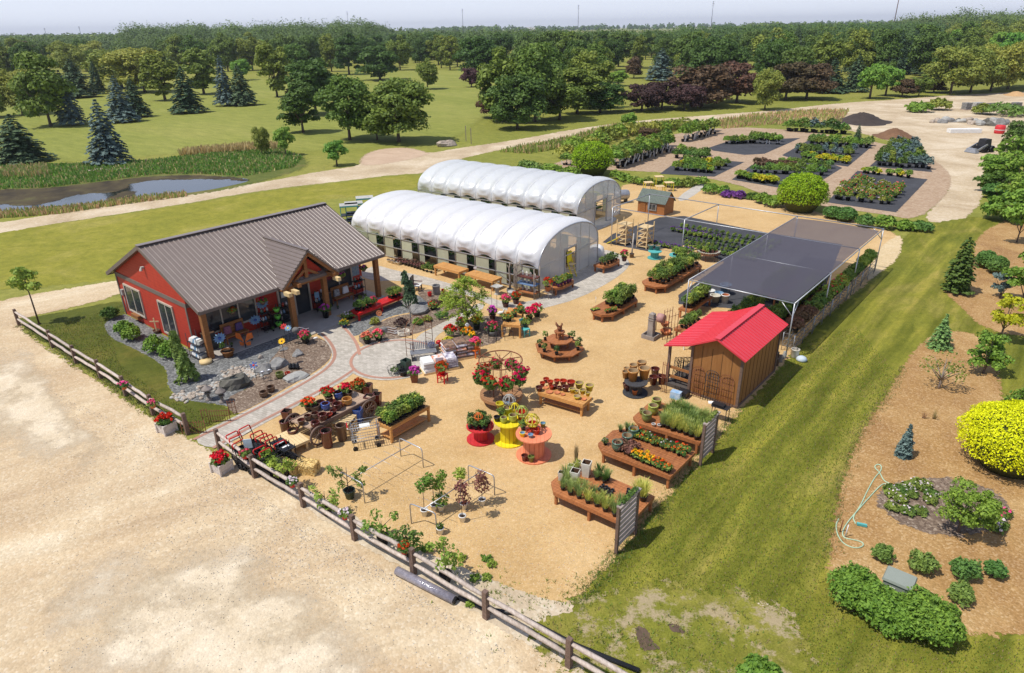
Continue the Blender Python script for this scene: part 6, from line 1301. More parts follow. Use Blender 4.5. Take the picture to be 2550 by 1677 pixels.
for k in range(11): rock('boulder','small pale boulder in the row at the foot of the tall blue spruce',at('K',585+k*31+R.uniform(-8,8),1196-k*1.5+R.uniform(-6,6)),R.uniform(.2,.34),M['cobble'],seed=k,group='boulders on the pond bank')
rock('boulder','large pale boulder alone on the grass beside the drive',at('J',735,1018),1.0,M['cobble'],(1.2,.9,.8),77)
for i,(x,y) in enumerate(((868,985),(904,1003))): tag(ob('marker_post',MB().box((0,0,1.1),(.1,.1,2.2)),M['ltbark'],None,at('J',x,y)),('thin wooden stake beyond the drive, a little farther than its twin','thin wooden stake nearest the drive edge')[i],'post')
for s,x,y,tp,wd_,lm,lb in ((K,2345,1155,935,150,'bright','young round tree on the grass between pond and drive'),(K,1990,1085,838,130,'bright','upright light green young tree in the dry grass by the pond'),(K,1825,1080,870,110,'olive','thin sparse young tree in the dry grass by the pond')):
    plant_tree(lm,s,x,y,tp,wd_,lb)
sp_ = sapling('young tree with a thin bare trunk at the corner of the store lawn',at('4',232,778),3.0,M['soil'],[(-.5,0,2.6,.5,.7,120),(.2,.2,2.9,.45,.6,110),(.5,-.2,2.4,.4,.5,90),(-.1,0,3.2,.4,.5,90),(-.3,.3,2.2,.35,.4,70)],M['lleaf'],.05,.1,.05,'tree',0,.13,'young_tree')
# ------------------------------------------------------------------ garden in front of the store
def A4(x,y,z=0): return at('4',x,y,z)
def AA(x,y,z=0): return at('A',x,y,z)
def BB(x,y,z=0): return at('B',x,y,z)
for i,(x,y,r_,m,sz,lb) in enumerate(((1385,970,.3,'stone',(1,.8,.75),'grey boulder alone in the brown mulch, nearest the curved walk'),(985,1165,.46,'stone',(1.2,.8,.6),'long grey boulder in front of the silver garden birds'),(1155,1100,.46,'stone',(1.1,.8,.65),'grey boulder leaning behind the long one'),(1350,1245,.48,'lstone',(1.1,.9,.4),'flat pale boulder beside the two glazed pots'),(945,1010,.17,'cobble',(1,.8,.8),'small pale boulder at the edge of the grey gravel'),(665,1140,.15,'cobble',(1,.8,.7),'small pale boulder above the fountain rock'),(590,1205,.2,'cobble',(1,.8,.7),'pale boulder resting against the fountain rock'),(1215,910,.2,'stone',(1.4,.8,.4),'flat grey stone where mulch meets gravel'),(235,1365,.17,'cobble',(1,1,.8),'pinkish boulder among the cobbles by the stone lanterns'))):
    rock('boulder',lb,AA(x,y),r_,M[m],sz,i+3)
fr_ = thing('fountain_rock','dark hollow fountain rock ringed by pale cobbles','fountain',AA(645,1330))
w = MB(); prof = [(.6,0),(.64,.22),(.52,.44),(.42,.46),(.3,.3),(.24,.2),(.001,.18)]; n = 16; vs = []
for r_,z in prof:
    for j in range(n): a = 2 * PI * j / n; k = 1 + .16 * math.sin(a*3+z*9) + R.uniform(-.06,.06); vs.append((r_*k*1.1*math.cos(a),r_*k*.85*math.sin(a),z*(1+.25*math.sin(a+2))))
w.add(vs,[(i*n+j,i*n+(j+1)%n,(i+1)*n+(j+1)%n,(i+1)*n+j) for i in range(len(prof)-1) for j in range(n)]); ob('rock',w,M['darkstone'],fr_); ob('water',MB().lathe([(.3,.3),(.001,.305)],12,cap0=False),mat('fountain_water',(.03,.04,.045),None,4,.05,spec=.8),fr_)
w = MB(); g_ = random.Random(5)
pth = [A4(*q) for q in ((1045,1205),(1110,1215),(1180,1180),(1270,1150),(1330,1100),(1370,1060),(1440,1060),(1480,1085),(1500,1060),(1560,1020))]
for k in range(420):
    i = g_.randrange(len(pth)-1); p = pth[i].lerp(pth[i+1],g_.random()) + Vector((g_.gauss(0,.22),g_.gauss(0,.22),0)); r_ = g_.uniform(.04,.11); a = g_.random() * 3
    w.lathe([(r_,.0),(r_*.9,r_*.5),(r_*.4,r_*.8),(.001,r_*.82)],6,p+Vector((0,0,.02)),g_.choice((0,0,1)),smooth=False)
o = ob('cobbles',w,[M['cobble'],M['lstone']]); o['kind'] = 'stuff'
for x,y,lb,r_,m in ((1175,1240,'olive glazed pot beside the flat pale boulder',.19,'olive'),(1268,1215,'small red pot beside the flat pale boulder',.13,'redglz'),(985,1465,'brown pot standing in mulch, closest to the paved walk',.19,'brown'),(1070,1405,'brown pot standing in mulch, behind its twin',.19,'brown')): pot(lb,'belly',r_,r_*1.5,M[m],AA(x,y))
for k in range(3): tag(ob('solar_lantern',MB().lathe([(.09,0),(.09,.1),(.11,.12),(.11,.16),(.09,.18),(.09,.3),(.03,.34),(.001,.35)],10),M['black'],None,AA(1300+42*k,1140)),'black ribbed lantern in the row of three behind the flat boulder','lantern','row of three black lanterns')
for i,(x,y) in enumerate(((1235,1225),(1315,1240))):
    t_ = thing('stone_lantern',('dark stone lantern at the lawn edge, nearer the fence','dark stone lantern at the foot of the fountain rock')[i],'lantern',A4(x,y)); ob('base',MB().lathe([(.16,0),(.14,.08),(.07,.12),(.07,.3),(.15,.34),(.15,.38)],8,cap1=True),M['concrete'],t_); ob('light_box',MB().lathe([(.1,.38),(.1,.54)],6),M['darkstone'],t_); ob('lantern_roof',MB().lathe([(.26,.54),(.2,.6),(.06,.72),(.03,.8),(.001,.84)],8),M['concrete'],t_)
# flowers on stakes
def stake_flower(label,P_,h,r,m,m2,petals=10,stem='dark_steel',name='metal_flower',tilt=(0,-.6,.8)):
    t_ = thing(name,label,'garden ornament',P_); ob('stake',MB().tube([(0,0,0),(0,0,h)],.012,4),M[stem],t_)
    z = Vector(tilt).normalized(); x = z.orthogonal().normalized(); y = z.cross(x); w = MB(); c = Vector((0,0,h)) + z * .02
    for k in range(petals): a = 2 * PI * k / petals; d = x * math.cos(a) + y * math.sin(a); e = z.cross(d) * r * .3; w.add([c+d*r*.12,c+d*r*.6+e*.7,c+d*r+z*r*.1,c+d*r*.6-e*.7],[(0,1,2,3)])
    ob('petal_ring',w,M[m],t_); w = MB(); w.lathe([(r*.26,0),(r*.2,r*.1),(.001,r*.14)],8); o = ob('flower_eye',w,M[m2],t_); o.rotation_euler = z.to_track_quat('Z','Y').to_euler(); o.location = c
    return t_
stake_flower('yellow metal sunflower with dark eye on a tall stake in the mulch',AA(1240,1080),1.25,.19,'fl_yel','brown',12); stake_flower('red metal flower on a stake by the entrance post',AA(1250,840),1.0,.2,'red','maroon',8); stake_flower('blue metal flower with yellow eye beside the red one',AA(1300,850),.95,.2,'ltblue','yellow',10)
stake_flower('large blue metal pinwheel hanging highest by the porch windows',LW(9.3,3.55),1.75,.36,'ltblue','blue',12); stake_flower('large blue metal pinwheel lower on the porch, below the highest',LW(9.3,3.0),1.0,.34,'ltblue','blue',12); stake_flower('bright blue metal pinwheel beside the corner porch post',LW(10.1,.55),1.05,.33,'ltblue','blue',12)
stake_flower('blue and red star pinwheel on a stake behind the fountain rock',AA(895,1260),.75,.22,'blue','red',6)
t_ = thing('metal_butterfly','orange and black metal butterfly standing in front of the porch','garden ornament',AA(770,900)); ob('stake',MB().tube([(0,0,0),(0,0,.6)],.014,4),M['dark_steel'],t_)
w = MB()
for sx in (-1,1):
    w.add([(0,0,.35),(sx*.18,.05,.85),(sx*.42,.1,.9),(sx*.46,.1,.62),(sx*.2,.04,.5)],[(0,1,2,3,4)]); w.add([(0,.01,.35),(sx*.3,.07,.42),(sx*.28,.06,.2),(sx*.1,.02,.18)],[(0,1,2,3)])
ob('wings',w,M['orange2'],t_); ob('body',MB().tube([(0,0,.15),(0,0,.5)],.03,5),M['black'],t_)
def bird(label,P_,m):
    t_ = thing('bird_stake',label,'garden ornament',P_); ob('stake',MB().tube([(0,0,0),(0,0,.5)],.009,4),M['dark_steel'],t_); ob('bird',MB().tube([(-.14,0,.5),(-.04,0,.53),(.06,0,.56),(.13,0,.56)],[.01,.06,.045,.008],7),M[m],t_)
bird('silver bird on a stake in front of the long boulder',AA(985,1290),'steel'); bird('silver bird on a stake between two boulders',AA(1065,1270),'steel'); bird('white bird stake by the edge of the walk',AA(1610,880),'white')
def flag(label,P_,rz):
    t_ = thing('metal_flag',label,'garden ornament',P_,rz); w = MB()
    for k in range(6):
        pts = [(x*.06,0,.34+.07*k+.05*math.sin(x*.55)) for x in range(1,12)]
        w.add([p for p in pts]+[(p[0],p[1],p[2]+.038) for p in pts],[(i,i+1,len(pts)+i+1,len(pts)+i) for i in range(len(pts)-1)],k%2)
    ob('stripes',w,[M['maroon'],M['white']],t_); d = MB(); d.lathe([(.2,-.01),(.2,.01)],14,cap1=True); o = ob('star_field',d,M['stone'],t_); o.rotation_euler = (PI/2,0,0); o.location = (-.02,-.015,.6)
    ob('stake',MB().tube([(.0,0,0),(0,0,.6)],.012,4),M['dark_steel'],t_)
flag('wavy metal stars and stripes flag beside the entrance planter',AA(1385,800),.1); flag('wavy metal stars and stripes flag beside the coral geraniums',BB(520,890),.1)
geranium('mixed pink and white flowers in a dark planter at the entrance walk','taper',.22,.3,M['dark_steel'],'fl_pink',.36,.4,26,.11,AA(1480,830)); geranium('magenta flowers in a pot against the entrance post','taper',.2,.5,M['black'],'fl_mag',.3,.4,26,.11,LW(10.05,6.85))
geranium('coral geranium at the edge of the paved circle, nearer the walk','taper',.2,.25,M['black'],'fl_coral',.32,.42,26,.12,BB(310,930)); geranium('coral geranium at the edge of the paved circle, next to the metal flag','taper',.2,.25,M['black'],'fl_coral',.32,.42,24,.12,BB(445,900))
# porch goods
bs = thing('bag_shelf','rack of white and blue seed bags beside the corner porch post','shelf',LW(9.25,-.35),ANG)
for z in (.12,.5,.88): ob('shelf',MB().box((0,.1,z),(1.0,.5,.03)),M['dark_steel'],bs)
w = MB(); [w.tube([(x,y,0),(x,y,1.35)],.016,5) for x in (-.5,.5) for y in (-.15,.35)]; ob('frame',w,M['dark_steel'],bs)
for k in range(15):
    z = (.19,.57,.95)[k // 5]; tag(ob('seed_bag',MB().box((0,0,0),(.2,.36,.16+.06*(k%2)),.2*(k%3),taper=.8),M[('paper','white','ltblue','paper','lstone')[k%5]],None,LW(9.25-.38+.19*(k%5),-.25,z+.04),ANG),'plump bag of bird seed in the rack by the corner porch post','bag','seed bags in the porch rack')
pot('wooden half barrel at the foot of the corner porch post','taper',.32,.34,M['timber'],LW(10.2,.75),full=True,name='half_barrel')
def porch_bench(label,u,v,m,m2,n=2):
    t_ = thing('cushion_bench',label,'bench',LW(u,v,.06),ANG); ob('seat',MB().box((0,0,.42),(.5,1.3,.06)),M['timber'],t_); ob('backrest',MB().box((-.24,0,.75),(.05,1.3,.55)),M['timber'],t_)
    for y in (-.6,.6):
        for x in (-.2,.2): ob('leg',MB().box((x,y,.19),(.06,.06,.39)),M['timber'],t_)
    for k in range(n): o = tag(ob('cushion',MB().box((0,0,.0),(.14,.4,.4),0,taper=.8),(m,m2)[k%2],None,LW(u-.1,v-.35+.65*k,.75),ANG),('patterned cushion on the bench under the store windows','dark cushion on the bench under the store windows')[k%2] if v < 5 else ('black and white cushion on the porch bench beyond the entrance','white cushion on the porch bench beyond the entrance')[k%2],'cushion')
porch_bench('wooden porch bench under the triple window with cushions',8.85,2.0,mat('pink_floral',(.4,.16,.2),(.2,.08,.16),12,.8),mat('blue_floral',(.05,.07,.2),(.2,.08,.2),10,.8)); porch_bench('wooden porch bench beyond the entrance with pale cushions',8.85,9.0,mat('black_white_print',(.6,.6,.6),(.05,.05,.05),14,.8),M['paper'])
for i,(u,v,z,m,lb,hh) in enumerate(((9.4,4.25,.06,'lime','lime green stacked planter tower by the entrance',1.5),)):
    t_ = thing('planter_tower',lb,'planter',LW(u,v,z)); ob('pole',MB().tube([(0,0,0),(0,0,hh)],.02,5),M['dark_steel'],t_)
    for k in range(3): ob('planter',MB().lathe([(.1,.2+.42*k),(.19,.42+.42*k),(.17,.42+.42*k),(.001,.38+.42*k)],10),mat('lime_plastic',(.16,.55,.06),None,3,.4) if k == 0 else bpy.data.materials['lime_plastic'],t_)
for i,(u,v,w_,h_,m,lb) in enumerate(((8.95,3.75,.5,1.1,'dark_steel','dark display stand of trinkets beside the lime tower'),(8.8,5.0,.6,1.0,'dark_steel','dark display stand left of the store door'),(8.8,7.35,.6,1.05,'dark_steel','dark display stand right of the store door'),(8.9,10.2,.7,1.1,'black','black covered display at the far end of the porch'))):
    t_ = thing('display_stand',lb,'display',LW(u,v,.06),ANG)
    for z in (.1,.5,.9): ob('shelf',MB().box((0,0,z*h_/.95),(.4,w_,.03)),M[m],t_)
    w = MB(); [w.tube([(x,y,0),(x,y,h_)],.018,4) for x in (-.18,.18) for y in (-w_/2,w_/2)]; ob('frame',w,M[m],t_)
    for k in range(6): tag(ob('trinket',MB().lathe([(.05,0),(.08,.1),(.05,.2),(.001,.24)],8),M[('white','ltblue','brown','jade','redglz','steel')[k]],None,LW(u,v-w_/2+.12+(k%3)*w_/3,.06+(.5,.9)[k // 3]*h_/.95+.02)),'small ornament on ' +lb.replace('of trinkets ',''),'ornament','ornaments on the ' +('stand by the lime tower','stand left of the door','stand right of the door','stand at the porch end')[i])
for i,(u,v,z,lb) in enumerate(((8.45,5.35,1.55,'white notice beside the store door frame, nearer the corner post'),(9.2,7.0,1.2,'blue and white notice by the entrance post'))): tag(ob('notice',MB().box((0,0,0),(.02,.3,.34)),M['paper'] if i == 0 else M['ltblue'],None,LW(u,v,z),ANG),lb,'sign')
t_ = thing('garden_mural','blue art panel on the red wall at the far end of the porch','panel',LW(8.38,10.45,1.6),ANG); ob('board',MB().box((0,0,0),(.05,.55,.7)),mat('mural_blue',(.1,.2,.3),(.35,.4,.4),8,.6),t_)
put(p_herb+p_shr[:1],[(9.45,.9),(9.4,1.4),(9.5,2.5),(9.35,3.9),(9.6,4.5),(9.4,7.6),(9.5,8.1),(9.6,9.7),(9.45,10.2)],.06,'leafy plant in black pot along the shaded porch edge','plants along the porch edge',(.5,.9))
for i,(u,v,w_,h_,m) in enumerate(((8.75,.6,.6,.9,'dark_steel'),(8.8,4.4,.5,.8,'black'),(8.7,7.9,.55,.9,'dark_steel'))):  # dark displays added to fill the porch and make it darker
    t_ = thing('added_dark_display',('added dark covered display darkening the porch by the triple window at the corner post end','added dark low display darkening the porch between the lime tower and the door','added dark covered display darkening the porch between the door and the far bench')[i],'display',LW(u,v,.06),ANG); ob('cabinet',MB().box((0,0,h_/2),(.5,w_,h_),taper=.9),M[m],t_); ob('cover',MB().box((0,0,h_+.02),(.52,w_+.02,.04)),M['brown'],t_)
for x,y,c_,lb in ((55,660,'fl_white','white flowers in a pot at the near end of the red bench'),(40,740,'fl_yel','pale daisies in a low pot on the gravel by the entrance'),(110,640,'fl_white','white variegated plant beside the leg of the red bench')): geranium(lb,'taper',.15,.2,M['blue'] if y > 700 else M['black'],c_,.26,.3,12,.08,BB(x,y))
for v in (1.6,3.3,8.4,10.0): t_ = geranium('hanging basket under the porch eave','bowl',.16,.16,M['brown'],'fl_mag' if v > 5 else 'fl_red',.24,.2,14,.08,LW(9.84,v,1.95),'baskets under the porch eave','eave_basket'); ob('hanger',MB().tube([(0,0,.15),(0,0,.62)],.008,4),M['dark_steel'],t_)
# rust gates and lattice beside the walk
def iron_panel(label,P_,rz,w_,h_,bars=9,m='rust',arch=False,name='iron_trellis',lean=0):
    t_ = thing(name,label,'trellis',P_,rz); w = MB()
    for k in range(bars):
        x = -w_ / 2 + w_ * k / (bars-1); hh = h_ + (.25*w_*math.cos(PI*x/w_) if arch else .04*(k%2)); w.tube([(x,0,0),(x,lean,hh)],.011 if 0 < k < bars-1 else .017,4)
    ob('bars',w,M[m],t_); w = MB()
    for z in np.linspace(.12,.92,3 if not arch else 5) * h_: w.tube([(-w_/2,lean*z/h_,z),(w_/2,lean*z/h_,z)],.011,4)
    if arch: w.tube([(w_/2*math.cos(a),lean,h_+w_*.3*math.sin(a)) for a in np.linspace(0,PI,13)],.015,4)
    ob('crossbar',w,M[m],t_); return t_
iron_panel('low iron fence panel at the corner of the store lawn, by the last fence post',A4(1150,1425),ANG+.75,.95,.6,10); iron_panel('low iron fence panel between the two rusty lattice posts',A4(1305,1355),ANG+.75,.8,.6,9)
iron_panel('rusty lattice post leaning at the middle of the low iron fence',A4(1225,1375),ANG+.9,.22,.85,3,lean=-.1); iron_panel('wide rusty lattice post by the mulch corner of the walk',A4(1380,1310),ANG+.9,.28,.75,3,lean=-.12)
# conifers and shrubs round the store
def weeping(label,P_,h,m,seed):
    t_ = thing('weeping_spruce',label,'tree',P_); g = np.random.default_rng(seed); ob('trunk',MB().tube([(0,0,0),(.08,0,h*.5),(-.12,0,h*.85),(-.3,0,h*.96),(-.42,0,h*.85)],[.06,.05,.04,.03,.015],6),M['bark'],t_); w = MB(); P2,N2 = [],[]
    for k in range(64):
        f = g.random(); z = h * (.12+.86*f); a = g.uniform(0,6.28); r0 = (.12+.42*(1-f)) * (h/2.4); L = g.uniform(.3,.75) * (h/2.4); x0 = -.12 * (f > .7) * 1.5
        s = g.random(42); x = np.cos(a) * r0 * (.35+.65*s) + x0; y = np.sin(a) * r0 * (.35+.65*s); zz = np.maximum(.03,z-L*s ** 1.4)
        P2.append(np.stack([x,y,zz],1)+g.normal(0,.035,(42,3))); N2.append(np.tile((math.cos(a),math.sin(a),.4),(42,1)))
    P2 = np.concatenate(P2); P2[:,2] = np.maximum(P2[:,2],.02); w.leaves(P2,np.concatenate(N2),.1,2.2,0,.5); ob('crown',w,LM[m],t_)
weeping('tall weeping conifer with trailing branches at the front corner of the store',A4(1110,1110),2.6,'box',3); weeping('blue green weeping spruce behind the boulder, next to the red bench',BB(815,480),2.2,'green',4)
def shrub(label,P_,r,h,m,leaf=.075,n=700,name='shrub',group=None,lumps=5,seed=0):
    t_ = thing(name,label,'shrub',P_,0,group); g = random.Random(seed+int(r*100)); w = MB(); bush(w,r*.9,h,n // 2,leaf)
    for k in range(lumps): a = 2 * PI * k / lumps + g.random(); q = g.uniform(.45,.75); bush(w,r*g.uniform(.3,.55),h*g.uniform(.5,.9),n // 2 // lumps,leaf,g.uniform(0,h*.3),0,(r*q*math.cos(a),r*q*math.sin(a)))
    for k in range(lumps*3): a = g.uniform(0,6.28); q = g.random() ** .5; bush(w,r*.1,h*.3,14,leaf,h*(.35+.55*(1-q)),0,(r*1.02*q*math.cos(a),r*1.02*q*math.sin(a)))      # stray shoots
    ob('foliage',w,m,t_); ob('stem',MB().tube([(0,0,0),(0,0,h*.4)],.03,5),M['bark'],t_); return t_
for x,y,r_,lb in ((655,745,.5,'dark sprawling shrub at the back corner of the store'),(735,830,.5,'round green shrub under the store gable window, nearer the back'),(785,870,.52,'round green shrub in front of its twin under the gable window'),(925,940,.62,'round green shrub below the second gable window'),(1005,970,.55,'bright green shrub beside the weeping conifer')): shrub(lb,A4(x,y),r_,r_*1.5,LM['lush'] if x > 700 else LM['dark'],.08,900)
t_ = thing('garden_figure','small wooden garden figure against the red gable wall','ornament',A4(928,830)); ob('post',MB().box((0,0,.45),(.06,.04,.9)),M['pine'],t_); ob('arm',MB().box((0,-.01,.7),(.5,.03,.06)),M['pine'],t_); ob('pot',pot_mb('bowl',.2,.2),[M['brown'],M['brown'],SL],t_)
# ------------------------------------------------------------------ garden between store and greenhouses
rbp = [(11.15,7.75),(11.95,7.7),(11.85,11.35),(11.15,11.4)]
table('red_bench','long red painted plant bench beside the porch',rbp,.5,[(11.25,7.85),(11.85,7.8),(11.75,11.2),(11.25,11.25),(11.8,9.5)],M['red'],cat='bench')
put(p_shr,grid_pts(11.3,11.8,7.85,9.0,2,4),.5,'leafy plant on the entrance end of the red bench','plants on the entrance end of the red bench',(.6,.75)); put(p_shr,grid_pts(11.3,11.8,10.3,11.2,2,3),.5,'dark leafy plant on the far end of the red bench','plants on the far end of the red bench',(.65,.85))
geranium('pink geranium standing on the red bench','taper',.14,.16,M['terra'],'fl_pink',.24,.34,18,.1,LW(11.55,9.15,.5))
rock('boulder','large flat grey boulder at the foot of the weeping spruce',BB(905,560),.62,M['stone'],(1.25,.8,.55),55)
br = thing('birch_sculpture','bare white branched tree sculpture in the mulch','ornament',BB(822,690)); w = MB(); w.tube([(0,0,0),(0,0,.8),(.03,0,1.2)],[.04,.035,.02],6)
for k in range(9): a = 2 * PI * k / 9; z = .55 + .07 * k; w.tube([(0,0,z),(.3*math.cos(a),.3*math.sin(a),z+.25),(.45*math.cos(a),.45*math.sin(a),z+.5)],[.022,.016,.006],5)
ob('branches',w,M['birch'],br)
pot('tall grey fluted urn near the greenhouse walk','tall',.24,.62,M['stone'],BB(1125,350),full=True,name='stone_urn'); pot('red glazed vase left of the grey urn','belly',.13,.3,M['red'],BB(1045,375)); pot('red glazed vase right of the grey urn','belly',.12,.26,M['red'],BB(1205,335))
ch = thing('lawn_chair','white and dark slatted armchair at the end of the red bench','chair',BB(890,300),ANG+.5); ob('seat',MB().box((0,0,.35),(.55,.55,.05)),M['paper'],ch); ob('backrest',MB().box((-.27,0,.65),(.06,.6,.55)),M['dark_steel'],ch); [ob('armrest',MB().box((0,y,.52),(.6,.08,.04)),M['maroon'],ch) for y in (-.3,.3)]; [ob('leg',MB().box((x,y,.16),(.06,.06,.33)),M['dark_steel'],ch) for x in (-.24,.24) for y in (-.26,.26)]
tag(ob('rust_ring',stand_wheel(wheel_mb(.17,.03,0),(0,0,.18),(.3,-.9,.3)),M['terra'],None,BB(450,605)),'terracotta coloured ring standing on edge by the red bench','ornament')
tag(ob('white_card',MB().box((0,0,.16),(.22,.02,.16)),M['paper'],None,BB(655,830),.2),'white card sign in the mulch by the paved circle','sign')
tag(ob('hose_coil',MB().tube([((.3+.01*(k%3))*math.cos(k*.35),.25*math.sin(k*.35),.04+.004*k) for k in range(60)],.02,5),M['cream'],None,BB(740,830)),'coil of pale hose lying in the mulch by the garden arch','hose')
for i,(x,y,m,r_,h_,lb) in enumerate(((710,720,'purple',.42,.45,'dark spiky purple plant in the mulch before the white tree sculpture'),(905,700,'lush',.3,.35,'light green clump beside the white tree sculpture'),(1190,630,'box',.4,.4,'dark rounded perennial near the feathery tree'),(1020,660,'olive',.3,.3,'yellowish clump in the middle of the mulch bed'),(1290,500,'olive',.45,.55,'dry grassy clump behind the feathery tree'),(1110,500,'rust',.35,.45,'reddish salvia clump by the greenhouse walk'),(1230,440,'rust',.38,.5,'reddish salvia clump beside the feathery tree'),(400,700,'olive',.3,.4,'dry wispy plant between the benches and the circle'))): shrub(lb,BB(x,y),r_,h_,LM[m],.06,300,'perennial')
for x,y,lb,c_ in ((1080,500,'red flowering salvia nearest the greenhouse walk','fl_red'),(1210,430,'red flowering salvia touching the feathery tree','fl_red')): geranium(lb,'taper',.15,.12,M['black'],c_,.3,.42,14,.08,BB(x,y+30))
# arch, bench, pots and bags by the circle
ar = thing('garden_arch','slender rusty garden arch standing on the edge of the paved circle','arch',BB(815,1105),0)
pA,pB,pC,pD = BB(775,1085),BB(862,1115),BB(1085,985),BB(1005,960); o0 = ar.location.copy()
for a,b in ((pA,pD),(pB,pC)):
    a,b = a - o0,b - o0; m_ = (a+b) / 2; ob('hoop',MB().tube([a,a+Vector((0,0,1.45)),a.lerp(b,.15)+Vector((0,0,1.8)),m_+Vector((0,0,2.0)),a.lerp(b,.85)+Vector((0,0,1.8)),b+Vector((0,0,1.45)),b],.016,5),M['rust'],ar)
for k in range(4):
    w = MB()
    for a,b in ((pA,pB),(pD,pC)): w.tube([a-o0+Vector((0,0,.5+.3*k)),b-o0+Vector((0,0,.5+.3*k))],.012,4)
    ob('rung',w,M['rust'],ar)
mb_ = thing('metal_bench','blue grey slatted metal bench behind the bags of mulch','bench',BB(975,1110),ANG+.9)
ob('seat',planks(MB(),[(-.65,-.25),(.65,-.25),(.65,.25),(-.65,.25)],1,.09,.4,.43,.03),M['steel'],mb_); ob('backrest',planks(MB(),[(-.65,.25),(.65,.25),(.65,.29),(-.65,.29)],0,.09,.46,.85,.04),M['steel'],mb_); [ob('leg',MB().box((x,0,.2),(.05,.5,.39)),M['dark_steel'],mb_) for x in (-.58,.58)]
for x,y,k,r_,h_,m,lb in ((770,1230,'box',.2,.5,'greenpot','dark green square planter by the garden arch'),(705,1240,'box',.15,.3,'greenpot','small green planter beside the square one'),(735,1310,'taper',.22,.3,'black','black tub in front of the green planters'),(1075,1010,'box',.26,.3,'stone','grey box planter holding a blue jar')): pot(lb,k,r_,h_,M[m],BB(x,y),None,ANG,'planter')
pot('dark blue glazed jar on the grey box planter','belly',.17,.3,M['blue'],lift(BB(1065,985,.3),.3)); tag(ob('gazing_ball',MB().lathe([(.06,0),(.14,.06),(.17,.17),(.14,.28),(.06,.34),(.001,.345)],14),M['red'],None,BB(1155,960)),'shiny red ball beside the grey box planter','ornament')
t_ = thing('wire_basket','tangled round wire basket planter next to the green planters','planter',BB(640,1290)); w = MB(); [w.tube([(.3*math.cos(a),.3*math.sin(a),.0),(.38*math.cos(a),.38*math.sin(a),.35)],.008,4) for a in np.linspace(0,6.28,14)]; [w.tube([(r_*math.cos(a),r_*math.sin(a),z) for a in np.linspace(0,6.29,20)],.008,4,cap=False) for r_,z in ((.3,.02),(.34,.18),(.38,.35))]; ob('basket',w,M['dark_steel'],t_); w = MB(); bush(w,.25,.3,80,.07,.1); ob('foliage',w,M['dleaf'],t_)
geranium('magenta petunias spilling from a rust square planter','square',.2,.45,M['rust'],'fl_mag',.3,.35,34,.12,BB(868,1385))
def bags(label,P_,rz,n,cols,W_,dep,group):
    t_ = tag(ob('pallet',MB().box((0,0,.06),(W_*1.05,dep*1.05,.12)),M['pine'],None,P_,rz),'wooden pallet under ' +label,'pallet')
    cs,sn = math.cos(rz),math.sin(rz)
    for k in range(n):
        row,lvl = k % 3,k // 3; sh_ = lvl * .012 * (-1 if row == 0 else 1); x = (-W_/3+row*W_/3) + R.uniform(-.03,.03); y = R.uniform(-.05,.05); z = .165 + lvl * .088
        tag(ob('soil_bag',MB().box((0,0,0),(W_/3*.96,dep*.96,.084),R.uniform(-.06,.06),taper=.9),cols[(k+row)%len(cols)],None,P_+Vector((x*cs-y*sn,x*sn+y*cs,z)),rz),'bag of soil in ' +label,'bag',group)
bagw = mat('printed_white_bag',(.72,.70,.70),(.16,.13,.22),6,.5,detail=2); bagw2 = mat('white_orange_bag',(.74,.72,.70),(.68,.2,.06),5,.5,detail=2); bagb = mat('brown_printed_bag',(.30,.18,.11),(.1,.07,.06),6,.5,detail=2)
bags('the low white and blue stack beside the paved circle',BB(1160,1230),ANG+1.1,18,[M['paper'],bagw,bagw2],1.7,.8,'white soil bags'); bags('the tall brown and white stack beside the orange chair',BB(1400,1085),ANG+1.1,27,[bagb,bagw2,bagb,bagw],1.7,.85,'brown soil bags')
t_ = tag(ob('price_board',MB().box((0,0,.62),(.38,.02,.5)).tube([(0,0.02,0),(0,.02,.6)],.015,4),mat('pale_lilac_board',(.62,.58,.66),None,2,.5),None,BB(1170,1290),.15),'pale price board standing in front of the white bag stack','sign')
def chair(label,P_,m,rz,h=.42):
    t_ = thing('painted_chair',label,'chair',P_,rz); ob('seat',MB().box((0,0,h),(.4,.4,.04)),M[m],t_)
    for x in (-.17,.17):
        for y in (-.17,.17): ob('leg',MB().box((x,y,h/2-.01),(.045,.045,h-.02)),M[m],t_)
    w = MB(); [w.tube([(x,.19,h),(x,.24,h+.5)],.02,5) for x in (-.17,-.06,.06,.17)]; w.box((0,.24,h+.48),(.42,.03,.1)); ob('backrest',w,M[m],t_)
    w = MB(); [w.box((0,y,h*.45),(.34,.025,.03)) for y in (-.17,.17)]; ob('stretcher',w,M[m],t_)
chair('small red chair holding a red geranium before the bags',BB(1198,1385),'red',1.2); geranium('red geranium in a pot on the small red chair','taper',.17,.2,M['red'],'fl_red',.33,.4,28,.12,lift(BB(1195,1385),.44))
chair('orange rocking chair full of flowers beside the tall bag stack',BB(1580,1085),'orange2',-2.2); geranium('pink and yellow flowers on the orange chair','taper',.17,.18,M['terra'],'fl_pink',.3,.4,24,.12,lift(BB(1590,1080),.44)); geranium('yellow pansies at the back of the orange chair','taper',.12,.16,M['terra'],'fl_yel',.2,.4,20,.1,lift(BB(1560,1035),.6))
cb = thing('flower_crate','pale wooden crate of yellow foliage behind the bag stacks','planter',BB(1275,990),ANG+.6); ob('crate',MB().box((0,0,.15),(.7,.45,.3)),M['pine'],cb); w = MB(); bush(w,.38,.4,220,.09,.25); ob('foliage',w,M['gold'],cb)
